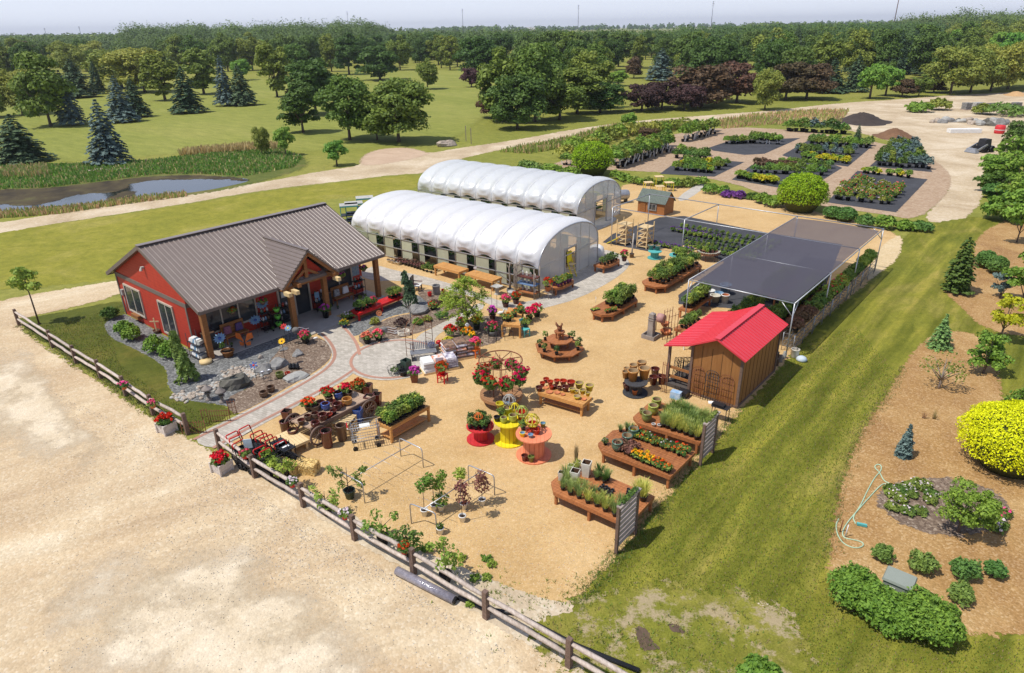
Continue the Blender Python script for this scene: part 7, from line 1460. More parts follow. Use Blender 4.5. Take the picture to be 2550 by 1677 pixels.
for x,y,c_,pm,k,R_,lb in ((1290,850,'fl_red','lstone','taper',.34,'red and yellow flowers in a tall pale pot by the garden arch'),(1420,760,'fl_coral','terra','taper',.3,'coral flowers in a terracotta pot beside the pale pot'),(1485,870,'fl_yel','brown','taper',.34,'yellow and purple pansies at the foot of the white pole'),(1600,740,'fl_yel','greenpot','taper',.3,'yellow lilies in a green pot behind the feathery tree'),(1780,810,'fl_pink','stone','bowl',.4,'pink hydrangea in a wide grey bowl'),(1785,620,'fl_mag','maroon','taper',.24,'magenta petunias in a maroon pot under the shepherd hook'),(2220,640,'fl_red','black','taper',.4,'red geranium bush beside the flower table, nearer the store'),(2310,590,'fl_red','black','taper',.38,'red geranium bush farthest out on the gravel'),(2060,440,'fl_red','maroon','taper',.3,'red flowers at the greenhouse end of the flower table'),(1940,480,'fl_pink','maroon','taper',.3,'pink flowers at the corner of the paved walk')):
    geranium(lb,k,.2 if k != 'bowl' else .34,.3,M[pm],c_,R_,.5,26,.12,BB(x,y+20))
tag(ob('white_pole',MB().tube([(0,0,0),(0,0,.85)],.035,8).lathe([(.08,.85),(.12,.95),(.02,1.05)],8),M['white'],None,BB(1495,900)),'short white lamp pole beside the pansies','pole')
# feathery honey locust
hl = thing('honey_locust','feathery light green tree in the garden by the bag stacks','tree',BB(1510,775)); ob('trunk',trunk_mb(.9,.06,2.0,-.15,4,.7),M['bark'],hl); w = MB(); g = np.random.default_rng(9)
for k in range(105):
    a = g.uniform(0,6.28); z = g.uniform(.75,2.9); rr_ = 1.25 * math.sin(PI*min(1,max(.12,(z-.3)/2.7))) ** .7 * g.random() ** .45; n = 46; L = g.uniform(.35,.7); s_2 = g.random(n)
    x = np.cos(a) * (rr_+L*(s_2-.4)); y = np.sin(a) * (rr_+L*(s_2-.4)); w.leaves(np.stack([x-.15,y,z+.1-.28*s_2 ** 2+g.normal(0,.03,n)],1)+g.normal(0,.055,(n,3)),np.tile((0,0,1.),(n,1)),.062,2.4,0,.35)
ob('crown',w,leafmat('honey_locust_leaves',(.30,.43,.05),(.13,.23,.03),.32,.05),hl)
fp = [(18.5,12.75),(19.3,12.4),(20.3,14.4),(19.55,14.85)]
c4_ = [uvc('B',*q,.72) for q in ((1900,705),(2110,720),(2140,530),(1975,505))]
pt_ = table('flower_table','tilted honey coloured planter table full of salad greens and red flowers',c4_,.74,[(c4_[i][0]+(0,0,0,0)[i],c4_[i][1]) for i in range(4)],M['oak'],ax=1)
cu,cv = sum(q[0] for q in c4_) / 4,sum(q[1] for q in c4_) / 4
for k in range(7): u_,v_ = cu + R.uniform(-.3,.3),cv + R.uniform(-.75,.75); (p_red[0] if k%2 else p_sml[0])(LW(u_,v_,.74),None,1.5,'plant in the planting table of greens and red flowers','plants on the planting table')
chair('teal painted chair with a potted plant in its seat',BB(2170,840),'teal',.6); planted('potted_herb','leafy plant with red bloom sitting on the teal chair','potted plant','taper',.15,.18,M['greenpot'],(lambda b: bush(b,.28,.4,130,.09,.14),M['leaf']),(lambda b: heads(b,.2,.3,4,.1,.2),M['fl_org']),None,lift(BB(2175,820),.44))
for i,(x,y) in enumerate(((1960,870),(1790,900))):
    t_ = thing('wire_chair',('black wire chair in the shade of the planting table','black wire bench seat beside the hydrangea bowl')[i],'chair',BB(x,y),.5+i); w = MB(); [w.tube([(p,q,0),(p,q,.42)],.014,4) for p in (-.25,.25) for q in (-.2,.2)]; [w.tube([(-.25,q,.42),(.25,q,.42)],.01,4) for q in np.linspace(-.2,.2,7)]; ob('seat',w,M['dark_steel'],t_); w = MB(); w.tube([(-.25,.2,.42),(-.25,.25,.8),(0,.27,.92),(.25,.25,.8),(.25,.2,.42)],.014,4); [w.tube([(p,.21,.42),(p,.25,.85)],.01,4) for p in (-.12,0,.12)]; ob('backrest',w,M['dark_steel'],t_)
for i,(x,y) in enumerate(((1780,580),(1840,580))): tag(ob('shepherd_hook',MB().tube([(0,0,0),(0,0,1.5),(.08,0,1.62),(.2,0,1.6),(.24,0,1.48)],.011,5),M['dark_steel'],None,BB(x,y),.4),('black shepherd hook by the magenta petunias, farther from the table','black shepherd hook by the magenta petunias, nearer the goose')[i],'hook')
t_ = thing('goose_statue','white goose statue beside the flower table','statue',BB(1885,605)); w = MB(); w.tube([(-.22,0,.16),(-.08,0,.2),(.08,0,.2),(.16,0,.3),(.17,0,.42),(.24,0,.44)],[.02,.12,.11,.05,.04,.012],8); ob('body',w,M['white'],t_); [ob('leg',MB().tube([(0,y,0),(0,y,.1)],.015,4),M['orange2'],t_) for y in (-.05,.05)]
# ------------------------------------------------------------------ around the shade frame
for n_,v_ in enumerate((36.4,35.5,34.6,33.5,32.5,31.5)):
    put((p_shr,p_herb,p_shr[1:2],p_herb,p_shr,p_shr[1:2])[n_],grid_pts(17.0+n_*.6,25.4,v_-.22,v_+.22,17,2,.05),0,('leafy perennial in the farthest row on the black fabric','dark perennial in the second farthest row on the fabric','light green perennial in the third row on the fabric','dark perennial in the fourth row on the fabric','leafy perennial in the row behind the round wire table','light green perennial in the row nearest the round wire table')[n_],'fabric row %s' %('one','two','three','four','five','six')[n_],((.38,.55) if n_%2 == 0 or n_ == 5 else (.6,1)))
for k in range(20): geranium('purple flowering perennial in the rows on black fabric','taper',.1,.12,M['black'],'fl_pur',.24,.28,12,.1,LW(17.2+.4*(k%10)+R.uniform(-.15,.15),30.7 if k < 10 else 35.05),'purple perennials on the fabric')
def C2(x,y,z=0): return at('2',x,y,z)
def shade_bench(label,u0,u1,v0,v1,z=.6,m='cedar',stuff=None,group=None,sc_=(.8,1.1),protos=None):
    table('plant_bench',label,[(u0,v0),(u1,v0),(u1,v1),(u0,v1)],z,[(u0+.1,v0+.1),(u1-.1,v0+.1),(u1-.1,v1-.1),(u0+.1,v1-.1)],M[m],ax=1,cat='bench')
    if stuff: put(protos or p_shr,grid_pts(u0+.1,u1-.1,v0+.1,v1-.1,max(2,int((u1-u0)/.4)),int((v1-v0)/.45)),z,stuff,group,sc_)
shade_bench('bench of yellow green plants at the open corner of the shade frame',25.75,26.45,19.2,22.1,.6,'cedar','plant on the bench at the open corner of the shade frame','plants at the corner of the shade frame'); shade_bench('bench in deep shade below the front bay of the cloth',28.6,29.7,18.6,22.5,.6,'cedar','dim plant on the bench below the front bay of cloth','plants below the front bay'); shade_bench('bench in deep shade below the middle bay of the cloth',28.2,29.4,24.2,28.0,.6,'cedar','dim plant on the bench below the middle bay of cloth','plants below the middle bay'); shade_bench('bench along the inside of the wire racks under the cloth',30.2,31.2,19.0,27.5,.6,'cedar','dim plant on the bench just inside the wire racks','plants inside the wire racks')
for u,v,r_,h,m,lb in ((26.3,24.3,.34,.66,'ltblue','big pale blue barrel pot beside the white pots at the shade edge'),(25.75,23.4,.27,.42,'white','white pot at the outer side of the cluster by the shade edge'),(26.35,22.75,.3,.45,'cream','widest cream pot, in front of the white cluster'),(26.3,23.4,.25,.4,'ltblue','pale blue rimmed pot in the middle of the white cluster'),(26.9,22.9,.24,.55,'white','white pot with terracotta inside at the cloth edge')): pot(lb,'taper',r_,h,M[m],LW(u,v),M['terra'] if 'terracotta' in lb else None)
pb2 = [(29.3,21.9),(30.6,22.1),(30.5,22.7),(29.2,22.5)]
# fountain column, hose reel, bowls
fc = thing('stone_fountain','tall square stone column fountain in a low square basin','fountain',LW(25.9,15.9),ANG); ob('basin',MB().lathe([(.52,0),(.52,.24),(.46,.24),(.44,.08),(.001,.06)],4),M['concrete'],fc); ob('column',MB().box((0,0,.72),(.32,.32,1.3),taper=.85).box((0,0,1.18),(.34,.34,.03)).box((0,0,1.05),(.34,.34,.03)).lathe([(.2,1.37),(.03,1.46),(.001,1.47)],4),M['concrete'],fc)
hr = thing('hose_reel','metal hose reel wound with pinkish hose behind the fountain','hose reel',LW(25.9,16.9),ANG); w = MB(); w.tube([(-.25,0,0),(-.25,0,.75),(.25,0,.75),(.25,0,0)],.02,5); ob('stand',w,M['dark_steel'],hr); ob('hose',stand_wheel(MB().lathe([(.12,-.2),(.24,-.19),(.26,0),(.24,.19),(.12,.2)],14,cap1=True),(0,0,.78),(1,0,0)),mat('pinkish_hose',(.5,.28,.25),(.36,.19,.17),14,.6,stretch=(6,1,1)),hr)
for x,y,r_,z,lb in ((810,440,.3,0,'wide terracotta bowl on the ground beside the fountain'),(800,395,.25,.2,'terracotta bowl resting across the wider one')): pot(lb,'bowl',r_,.22,M['terra'],lift(at('3',x,y),z),None,None,'clay_bowl')
shade_bench('dark stepped bench of herbs beside the rusty trellis',27.0,27.7,16.3,18.3,.7,'cedar','herb on the dark bench beside the rusty trellis','herbs beside the rusty trellis',(.6,.8))
iron_panel('tall rusty ladder trellis at the corner of the shade frame',LW(27.1,15.9),ANG+1.3,.7,1.7,4); iron_panel('tall rusty trellis standing behind the fountain',LW(26.6,16.3),ANG+1.3,.6,1.7,4)
t_ = table('white_table','small white topped table by the porch of the shed',[(27.9,15.5),(28.5,15.6),(28.4,16.5),(27.8,16.4)],.65,[(27.95,15.6),(28.4,15.65),(28.35,16.4),(27.9,16.35)],M['white'],.05,0,.3,0,lw=.05); pot('white enamel pot on the small white table','belly',.16,.26,M['white'],LW(28.15,16.1,.65)); pot('terracotta bowl on the small white table','bowl',.22,.2,M['terra'],LW(28.2,15.8,.65))
# wire plant racks on the lawn side
for k in range(5):
    v0 = 18.6 + 3.05 * k; rk = thing('wire_rack','grey wire rack bench of plants on the lawn side of the shade frame','plant rack',LW(32.05,v0),ANG,'wire racks along the lawn'); w = MB()
    for x in (-.25,.3):
        for y in (0,1.45,2.9): w.tube([(x,y,0),(x,y,1.0)],.02,5)
    ob('frame',w,M['steel'],rk)
    for z in (.3,.62,.95):
        w = MB(); [w.tube([(x,0,z),(x,2.9,z)],.013,4) for x in (-.25,-.07,.11,.3)]; [w.tube([(-.25,y,z),(.3,y,z)],.01,4) for y in np.linspace(0,2.9,8)]; ob('shelf',w,M['stone'],rk)
    ob('brace',MB().tube([(.3,0,.1),(.3,1.45,.95),(.3,2.9,.1)],.012,4),M['stone'],rk)
    put([Proto(planted('rack_plant','','potted plant','taper',.12,.18,M['black'],(lambda b: bush(b,.3,.55,190,.075,.14),M[('bronze','leaf','lleaf','leaf','lleaf')[k]]),((lambda b: heads(b,.22,.5,5,.1,.14),M['fl_red']) if k == 2 else None)))],grid_pts(31.85,32.3,v0+.1,v0+2.8,2,7,.05),.96,('bronze leaved plant on the wire rack nearest the shed','green plant on the second wire rack from the shed','yellow green plant with red bloom on the middle wire rack','dark plant on the fourth wire rack from the shed','green plant on the wire rack farthest from the shed')[k],'plants on wire rack row %s' %('one','two','three','four','five')[k])
t_ = thing('statuary_shelf','grey shelf of concrete statues behind the shed','shelf',LW(31.2,17.1),ANG); [ob('shelf',MB().box((0,0,z),(.9,.5,.05)),M['concrete'],t_) for z in (.15,.65,1.15,1.5)]; w = MB(); [w.box((x,y,.76),(.06,.06,1.52)) for x in (-.42,.42) for y in (-.22,.22)]; ob('frame',w,M['steel'],t_)
for k in range(6): tag(ob('concrete_statue',MB().lathe([(.1,0),(.08,.1),(.11,.22),(.06,.3),(.08,.36),(.001,.42)],8),M[('concrete','brown','lstone')[k%3]],None,LW(32.0+.25*(k%2),16.5+.25*k,0),R.random()),'small concrete statue standing between the shed and the wire racks','statue','statues behind the shed')
tag(ob('white_sack',MB().lathe([(.22,0),(.27,.1),(.2,.2),(.08,.26),(.001,.27)],10),mat('pale_blue_sack',(.36,.47,.55),(.55,.58,.6),5,.6),None,LW(33.0,18.0)),'pale blue plastic sack on the grass by the wire rack','sack'); pot('cream tub beside the ladder end of the wire rack','tall',.2,.45,M['cream'],LW(32.6,18.2))
# trellises on the shed
for i,(u,w_,lb) in enumerate(((30.55,.5,'arched wire trellis leaning on the shed wall by its porch'),(31.2,.55,'largest arched wire trellis at the middle of the shed wall'),(31.85,.55,'arched wire trellis at the lawn corner of the shed wall'))): iron_panel(lb,LW(u,11.5),ANG,w_,1.3,6,'dark_steel' if i == 1 else 'rust',True,'arch_trellis',.12)
for i in range(5): iron_panel('curly topped trellis bundled on the shed porch',LW(29.25+.15*i,11.95+.12*i),ANG+.3*(i-2),.35,1.25,4,'dark_steel',True,'arch_trellis',.1)['group'] = 'trellises on the shed porch'
iron_panel('tall thin obelisk trellis standing by the dark red pots',at('3',790,1010),ANG,.25,1.5,4,'rust'); t_ = tag(ob('picture_box',MB().box((0,0,.17),(.45,.3,.34)),mat('blue_picture_box',(.2,.42,.7),(.5,.62,.75),5,.5),None,at('3',910,1065),ANG+.1),'blue printed box on the ground by the shed porch','box'); tag(ob('black_tub',MB().box((0,0,.15),(.4,.4,.3),taper=1.1),M['black'],None,at('3',985,1050),ANG),'black tub behind the blue printed box','tub')
# shelf towers, playhouse and yellow stands
for i,(u,v) in enumerate(((15.85,29.8),(17.5,30.0))):
    t_ = thing('shelf_tower',('raw pine shelf tower with yellow slide boards, nearer the greenhouse','raw pine shelf tower next to the birch pole')[i],'shelf',LW(u,v),ANG)
    for z in (.12,.5,.85,1.2,1.55): ob('shelf',planks(MB(),[(-.42,-.5),(.42,-.5),(.42,.5),(-.42,.5)],0,.14,z,z+.035),M['pine'],t_)
    for x in (-.4,.4):
        for y in (-.48,.48): ob('post',MB().box((x,y,.95),(.06,.06,1.9)),M['pine'],t_)
    ob('brace',MB().bar((-.4,-.52,.2),(.4,-.52,1.4),.04,.06).bar((.44,-.48,1.3),(.44,.48,.2),.04,.06),M['pine'],t_)
for k in range(2): tag(ob('slide_board',MB().bar((-.3,-.1-.35*k,.02),(.55,.1-.35*k,.55),.22,.03),M['yellow'],None,LW(15.1,29.45),ANG),('yellow slide board leaning on the shelf tower, farther one','yellow slide board leaning on the shelf tower, nearer one')[k],'board')
t_ = thing('birch_pole','white birch trunk standing in a brown pot before the shelf towers','ornament',C2(215,655)); ob('pot',pot_mb('tall',.17,.3),[M['brown'],M['brown'],SL],t_); ob('trunk',MB().tube([(0,0,.2),(.02,0,.9),(.05,0,1.75)],[.06,.05,.045],7).tube([(.02,0,.85),(-.18,0,1.15)],[.03,.02],5),M['birch'],t_)
for x,y,lb in ((383,660,'teal cable spool with two teal pots'),(553,690,'teal cable spool under a mound of green plants')): spool(lb,C2(x,y),.5,.62 if x > 500 else .48,.26,.55,M['teal'])
for k,(x,y) in enumerate(((355,590),(405,595))): pot(('teal glazed pot on the spool, towards the shelf towers','teal glazed pot on the spool, towards the green mound')[k],'taper',.21,.34,M['jade'] if 0 else mat('teal_glaze',(.13,.27,.25),(.08,.18,.17),4,.3,spec=.5) if k == 0 else bpy.data.materials['teal_glaze'],lift(C2(x,y,.6),.55),M['inglz'])
cs_ = C2(553,690)
for k in range(9): a = 2.4 * k; rr_ = .48 * math.sqrt((k+.3)/9); p_shr[1](lift(cs_,.55)+Vector((rr_*math.cos(a),rr_*math.sin(a),0)),None,.62,'leafy plant heaped on the teal spool','plants on the teal spool')
rt = thing('wire_table','round wire table of herbs ringed with small pale pots','table',C2(775,670)); ob('tabletop',planks(MB(),ngon(.82),0,.2,.5,.54),M['rust'],rt); [ob('leg',MB().tube([(.65*math.cos(a),.65*math.sin(a),0),(.65*math.cos(a),.65*math.sin(a),.5)],.02,5),M['rust'],rt) for a in np.linspace(0,6.28,7)[:6]]
ct_ = C2(775,670)
for k in range(10): a = 2.4 * k; rr_ = .55 * math.sqrt((k+.3)/10); p_shr[k%3](lift(ct_,.54)+Vector((rr_*math.cos(a),rr_*math.sin(a),0)),None,.5,'herb in the middle of the round wire table','herbs on the round wire table')
for k in range(14): a = 3.3 + 3.0 * k / 13 - .25; pot('small pale pot along the rim of the round wire table','taper',.075,.13,M['cream'],lift(ct_,.54)+Vector((.72*math.cos(a),.72*math.sin(a),0)),full=True,group='pale pots on the wire table')
pc = C2(258,318); pz = ANG; Lp = 2.6
ph_ = thing('playhouse','small brown playhouse with grey green shingled roof','playhouse',pc,pz); Dp = 1.7
w = MB(); Hh = 1.15; Hr = 1.95
w.add([(0,0,0),(Lp,0,0),(Lp,Dp,0),(0,Dp,0),(0,0,Hh),(Lp,0,Hh),(Lp,Dp,Hh),(0,Dp,Hh),(0,Dp/2,Hr-.06),(Lp,Dp/2,Hr-.06)],[(0,1,5,4),(1,2,6,9,5),(2,3,7,6),(3,0,4,8,7)]); ob('wall',w,mat('orange_brown_siding',(.36,.15,.05),(.28,.11,.035),2,.7,stretch=(1,1,8)),ph_)
w = MB(); e = .12
for y0_,y1_ in ((-e,Dp/2),(Dp+e,Dp/2)):
    zl = Hh - e * (Hr-Hh) / (Dp/2); q = [(-e,y0_,zl),(Lp+e,y0_,zl),(Lp+e,y1_,Hr),(-e,y1_,Hr)]; w.add(q+[(a,b,c-.05) for a,b,c in q],[(0,1,2,3),(7,6,5,4),(0,4,5,1),(3,7,4,0),(1,5,6,2)])
ob('roof',w,mat('grey_green_shingle',(.16,.19,.16),(.10,.12,.105),7,.9,.3),ph_); window(ph_,Lp*.42,Lp*.68,.4,.85,y=0,n=2,fm=M['stone']); ob('door',MB().box((Lp*.2,-.03,.5),(.5,.05,1.0)),M['timber'],ph_)
for i,(x,y,z) in enumerate(((335,160,.8),(412,130,1.0),(485,165,.85),(420,175,.6))):
    t_ = thing('yellow_stand',('yellow legged stand at the left of the four behind the playhouse','tallest yellow legged stand behind the playhouse','yellow legged stand farthest from the greenhouse','lowest yellow legged stand, in front of the other three')[i].replace('at the left of the four behind the playhouse','nearest the greenhouse, behind the playhouse'),'table',C2(x,y),.1); ob('tabletop',MB().box((0,0,z),(.85,.75,.05)),M['pine'],t_); [ob('leg',MB().box((a,b,z/2),(.05,.05,z)),M['yellow'],t_) for a in (-.38,.38) for b in (-.33,.33)]
for i,(x,y) in enumerate(((55,470),(95,455),(180,412))):
    P_ = at('1',x,y,1.75); t_ = thing('canopy_cart',('teal framed display cart with pale roof, half hidden by the store roof','teal framed display cart in the middle of three behind the store','teal framed display cart touching the greenhouse end')[i],'cart',lift(P_,0),.25); ob('canopy',MB().box((0,0,1.75),(1.5,1.1,.05)),M['lstone'],t_); w = MB(); [w.box((a,b,.88),(.06,.06,1.72)) for a in (-.7,.7) for b in (-.5,.5)]; w.box((0,-.55,1.7),(1.5,.03,.1)); ob('frame',w,M['teal'],t_); [ob('shelf',MB().box((0,0,z),(1.35,.95,.05)),M['dark_steel'],t_) for z in (.4,.9)]
t_ = thing('fuel_tank','silver tank half hidden behind the farther greenhouse','tank',at('1',2185,455),.3); ob('shell',stand_wheel(MB().lathe([(.1,-.75),(.4,-.62),(.46,-.4),(.46,.4),(.4,.62),(.1,.75)],14,cap1=True),(0,0,.75),(1,0,0)),M['steel'],t_); [ob('leg',MB().box((x,0,.2),(.1,.6,.4)),M['dark_steel'],t_) for x in (-.4,.4)]
# ------------------------------------------------------------------ clipped shrubs and hedge rows
def dome(label,P_,r,h,m,leaf,n,name='golden_globe_shrub',top=.0,seed=1):
    t_ = thing(name,label,'shrub',P_); g = np.random.default_rng(seed); d = g.normal(0,1,(n,3)); d /= np.linalg.norm(d,axis=1)[:,None]; d[:,2] = np.where(d[:,2] <-.25,-d[:,2],d[:,2])
    l = 1 + .05 * np.sin(d[:,:1]*9+2) * np.cos(d[:,1:2]*8+d[:,2:]*7) + .035 * np.sin(d[:,1:2]*19) * np.cos(d[:,:1]*17+d[:,2:]*15)
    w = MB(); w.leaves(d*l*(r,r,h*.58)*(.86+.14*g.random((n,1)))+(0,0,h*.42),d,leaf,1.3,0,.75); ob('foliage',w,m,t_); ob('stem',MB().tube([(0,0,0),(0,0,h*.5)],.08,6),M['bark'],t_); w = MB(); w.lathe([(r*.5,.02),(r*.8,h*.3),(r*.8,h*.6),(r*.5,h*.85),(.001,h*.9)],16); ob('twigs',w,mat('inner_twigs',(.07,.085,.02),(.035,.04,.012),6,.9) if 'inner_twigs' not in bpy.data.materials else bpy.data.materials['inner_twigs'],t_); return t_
c = at('J',1745,1215); q = mpu('J',c); dome('golden globe shrub rising behind the far greenhouse',c,150*q,225*q,LM['lime'],.11,6500,seed=2)
c = at('2',1455,310); q = mpu('2',c); dome('golden globe shrub between the sandy yard and the nursery beds',c,180*q,275*q,LM['lime'],.1,8000,seed=3)
c = at('N',2505,1160); q = mpu('N',c); dome('large bright yellow globe shrub cut by the edge of the picture',c,120*q,165*q,LM['gold'],.052,17000,seed=4)
c = at('N',2560,1080); q = mpu('N',c); dome('green shrub pushing into the back of the yellow globe',c,72*q,120*q,LM['lush'],.08,1800,'shrub',seed=5)
for x,y,r_,lb in ((1690,365,70,'clipped round green shrub beside the golden globe'),(1785,385,80,'clipped round green shrub at the start of the far hedge')): c = C2(x,y); q = mpu('2',c); dome(lb,c,r_*q,r_*1.25*q,LM['box'],.12,1300,'clipped_shrub',seed=x)
def hedge(label,pts,r,h,m,n,leaf=.13,name='hedge_row'):
    t_ = thing(name,label,'hedge',pts[0]); w = MB(); L = sum((b-a).length for a,b in zip(pts,pts[1:]))
    for a,b in zip(pts,pts[1:]):
        k = max(1,int((b-a).length/(r*.9)))
        for i in range(k): p = a.lerp(b,(i+.5)/k) - pts[0]; bush(w,r*R.uniform(.75,1.2),h*R.uniform(.7,1.25),int(n/L*r*.9),leaf,0,R.randrange(len(m)),(p.x+R.uniform(-.3,.3)*r,p.y+R.uniform(-.3,.3)*r))
    ob('foliage',w,m,t_)
hedge('ragged green hedge running behind the far greenhouse to the globe shrub',P('J',1250,1195,1400,1215,1520,1235,1620,1250),1.0,1.2,[LM['lush'],LM['box']],2600,.2); hedge('leafy border of perennials behind the playhouse',P('2',80,70,250,115,420,130,560,140,740,110),.7,.8,[LM['lush'],LM['mid']],2600,.17); hedge('loose perennial border across the concrete walk from the playhouse',P('2',790,180,900,200,1050,225,1130,230),.8,.9,[LM['mid'],LM['lush'],M['fl_pur']],2400,.17); hedge('rounded green border shrub next to the golden globe',P('2',1130,250,1200,265,1270,280),.9,1.1,[LM['lush']],1500,.17); hedge('long low hedge running from the clipped shrubs to the drive',P('2',1870,420,2000,430,2150,440,2300,455,2362,460),.85,.9,[LM['lush'],LM['box']],3000,.17)
hedge('wild shrubby strip between the drive and the nursery plots',P('J',1560,1110,1650,1050,1760,1010,1900,960,2050,935,2200,915,2400,900),1.5,1.9,[LM['mid'],LM['lush'],LM['olive']],4200,.28,'shrub_strip'); plant_tree('bright',J,2000,900,760,110,'slim young tree standing up from the shrubby strip'); plant_tree('rust',J,2130,975,880,130,'dark red shrub in the shrubby strip by the drive')
# ------------------------------------------------------------------ potted stock of the back nursery
def stock(key,lm,r,h,n,leaf,fl=None,tagm=False):
    mb = pot_mb('taper',.2,.28); bush(mb,r,h*(.75 if tagm else 1),n,leaf,.65 if tagm else .2,3)
    if fl: heads(mb,r*.9,h,4,.1,.22,4)
    if tagm: mb.bar((.2,.05,.05),(.42,.1,.72),.1,.1,5)
    return Proto(tag(ob(key,mb,[M['black'],M['black'],SL,lm,M[fl] if fl else SL,M['white']]),'','potted shrub'))
S1 = [stock('nursery_shrub',LM['lush'],.5,.8,230,.125),stock('nursery_shrub',LM['mid'],.5,.75,230,.125),stock('nursery_shrub',LM['box'],.45,.7,220,.12)]
S2 = [stock('nursery_shrub',M['gold'],.42,.55,130,.14),stock('nursery_shrub',LM['lush'],.42,.6,130,.14)]; S3 = [stock('rose_bush',LM['mid'],.42,.7,170,.1,'fl_red'),stock('rose_bush',LM['mid'],.42,.7,170,.1,'fl_coral'),stock('rose_bush',LM['olive'],.42,.65,170,.1,'fl_white')]
S4 = [stock('nursery_tree',LM['lush'],.6,1.5,200,.2,None,True),stock('nursery_tree',LM['mid'],.6,1.7,200,.2,None,True)]; S5 = [stock('nursery_conifer',LM['blue'],.4,1.1,200,.12),stock('nursery_shrub',LM['dark'],.5,.95,220,.13),stock('nursery_shrub',LM['mid'],.5,.95,220,.13)]; S6 = [stock('nursery_shrub',LM['rust'],.45,.6,140,.14)]
def rows(protos,s,q,nu,nv,label,group,k=(.8,1.15),j=.12):
    a,b,c,d = (at(s,q[i],q[i+1]) for i in range(0,8,2))
    for i in range(nu):
        for m_ in range(nv):
            f,g_ = (i+.5) / nu,(m_+.5) / nv; p = a.lerp(b,f).lerp(d.lerp(c,f),g_) + Vector((R.uniform(-j,j)*2,R.uniform(-j,j)*2,.01)); R.choice(protos)(p,None,R.uniform(*k),label,group)
rows(S3,'I',(1010,1400,1440,1440,1540,1330,1190,1255),8,5,'rose bush in black pot on the fabric bed nearest the golden globe','rose bushes on the nursery bed'); rows(S2,'I',(1230,1215,1590,1250,1600,1230,1240,1195),9,1,'pale shrub in the single row behind the rose bushes','row behind the roses'); rows(S5,'I',(1320,1165,1740,1195,1600,1030,1450,1020),9,6,'dark evergreen in the dense block behind the rose bed','evergreens behind the roses',(1,1.35))
rows(S2,'I',(360,1245,640,1295,650,1270,380,1222),9,2,'yellow green shrub in the front row beside the golden globe','front row of the middle bed'); rows(S1,'I',(440,1215,960,1240,1060,1160,700,1140),11,3,'green shrub in the middle nursery bed behind the golden globe','shrubs of the middle bed'); rows(S6,'I',(480,1175,760,1190,790,1160,510,1140),7,2,'brownish red shrub in the middle nursery bed','red shrubs of the middle bed')
rows(S2,'I',(820,1110,1150,1150,1170,1125,850,1090),9,2,'yellow flowered shrub in the front rows of the bed behind the middle one','front rows of the back bed'); rows(S5,'I',(760,1075,1180,1100,1220,1065,800,1040),10,2,'grey green shrub in the bed behind the middle one','grey shrubs of the back bed'); rows(S1,'I',(860,1020,1290,1040,1310,1010,890,980),10,2,'tall green shrub at the back of the bed by the brown dirt pile','back rows by the dirt pile',(1,1.4))
rows(S1,'I',(215,1020,420,1000,780,985,560,955),12,2,'green shrub on the far side of the half empty fabric bed','shrubs of the half empty bed',(.9,1.3)); rows(S4,'I',(520,1010,680,1015,690,1000,530,995),6,1,'potted shrub with white trunk guard on the half empty bed','trunk guards on the half empty bed',(.6,.8)); rows(S1+S2,'I',(-90,1200,200,1220,330,1150,40,1120),10,3,'shrub in the bed next to the far greenhouse hedge','shrubs next to the hedge'); rows(S1,'I',(-60,1110,160,1130,170,1080,-30,1060),6,2,'dark shrub at the back of the bed next to the hedge','dark shrubs next to the hedge',(1,1.3))
rows(S4,'J',(1905,1190,2300,1055,2270,1010,1880,1130),13,3,'young tree with white trunk guard in the long row along the brick path','trees with trunk guards',(1,1.35)); rows(S4,'I',(0,1005,240,940,225,900,0,960),9,2,'young tree with white guard at the far end of the long row','far trees with trunk guards',(1,1.3)); rows(S4,'J',(1530,1160,1600,1165,1600,1140,1530,1135),3,1,'young tree with white guard alone by the golden globe','trees by the golden globe',(.7,.9))
rows(S1+S5,'I',(700,920,1150,945,1160,930,720,905),13,1,'dark potted tree in the single row along the back of the nursery','back row of potted trees',(1.3,2.0))
plant_tree('green',I,1210,990,870,60,'narrow upright conifer between two back nursery beds')
# ------------------------------------------------------------------ dirt yard at the back
def heap(name,label,P_,rx,ry,h,m,seed):
    g = random.Random(seed); w = MB(); n,k = 28,8; vs = []
    for i in range(k+1):
        for j in range(n): a = 2 * PI * j / n; f = i / k; q = 1 + .12 * math.sin(3*a+seed) + g.uniform(-.05,.05); vs.append((rx*f*q*math.cos(a),ry*f*q*math.sin(a),max(-.02,h*(math.cos(f*PI)*.5+.5)*(1+g.uniform(-.12,.12)))))
    w.add(vs,[(i*n+j,(i+1)*n+j,(i+1)*n+(j+1)%n,i*n+(j+1)%n) for i in range(k) for j in range(n)],0,True); tag(ob(name,w,m,None,P_),label,'pile')
c = at('I',1250,850); q = mpu('I',c); heap('compost_pile','wide pile of dark compost beside the drive',c,185*q,5.0,60*q,mat('dark_compost',(.065,.05,.042),(.04,.03,.027),1.5,.95,.4),1); c = at('I',1470,955); q = mpu('I',c); heap('dirt_pile','brown dirt pile by the nursery beds',c,140*q,3.2,55*q,mat('brown_dirt',(.22,.12,.065),(.15,.08,.045),1.5,.95,.4),2); c = at('I',2320,665); q = mpu('I',c); heap('sand_pile','orange sand pile at the far edge of the dirt yard',c,80*q,3,25*q,mat('orange_sand',(.5,.32,.16),(.4,.25,.12),2,.95),3)
for k in range(16): rock('boulder','boulder in the row of landscaping stones across the dirt yard',at('I',1745+33*k+R.uniform(-10,10),858+R.uniform(-14,14)+.5*k),R.uniform(.5,.95),M[R.choice(('stone','lstone','cobble','darkstone'))],(1,.9,.75),100+k,group='boulders across the dirt yard')
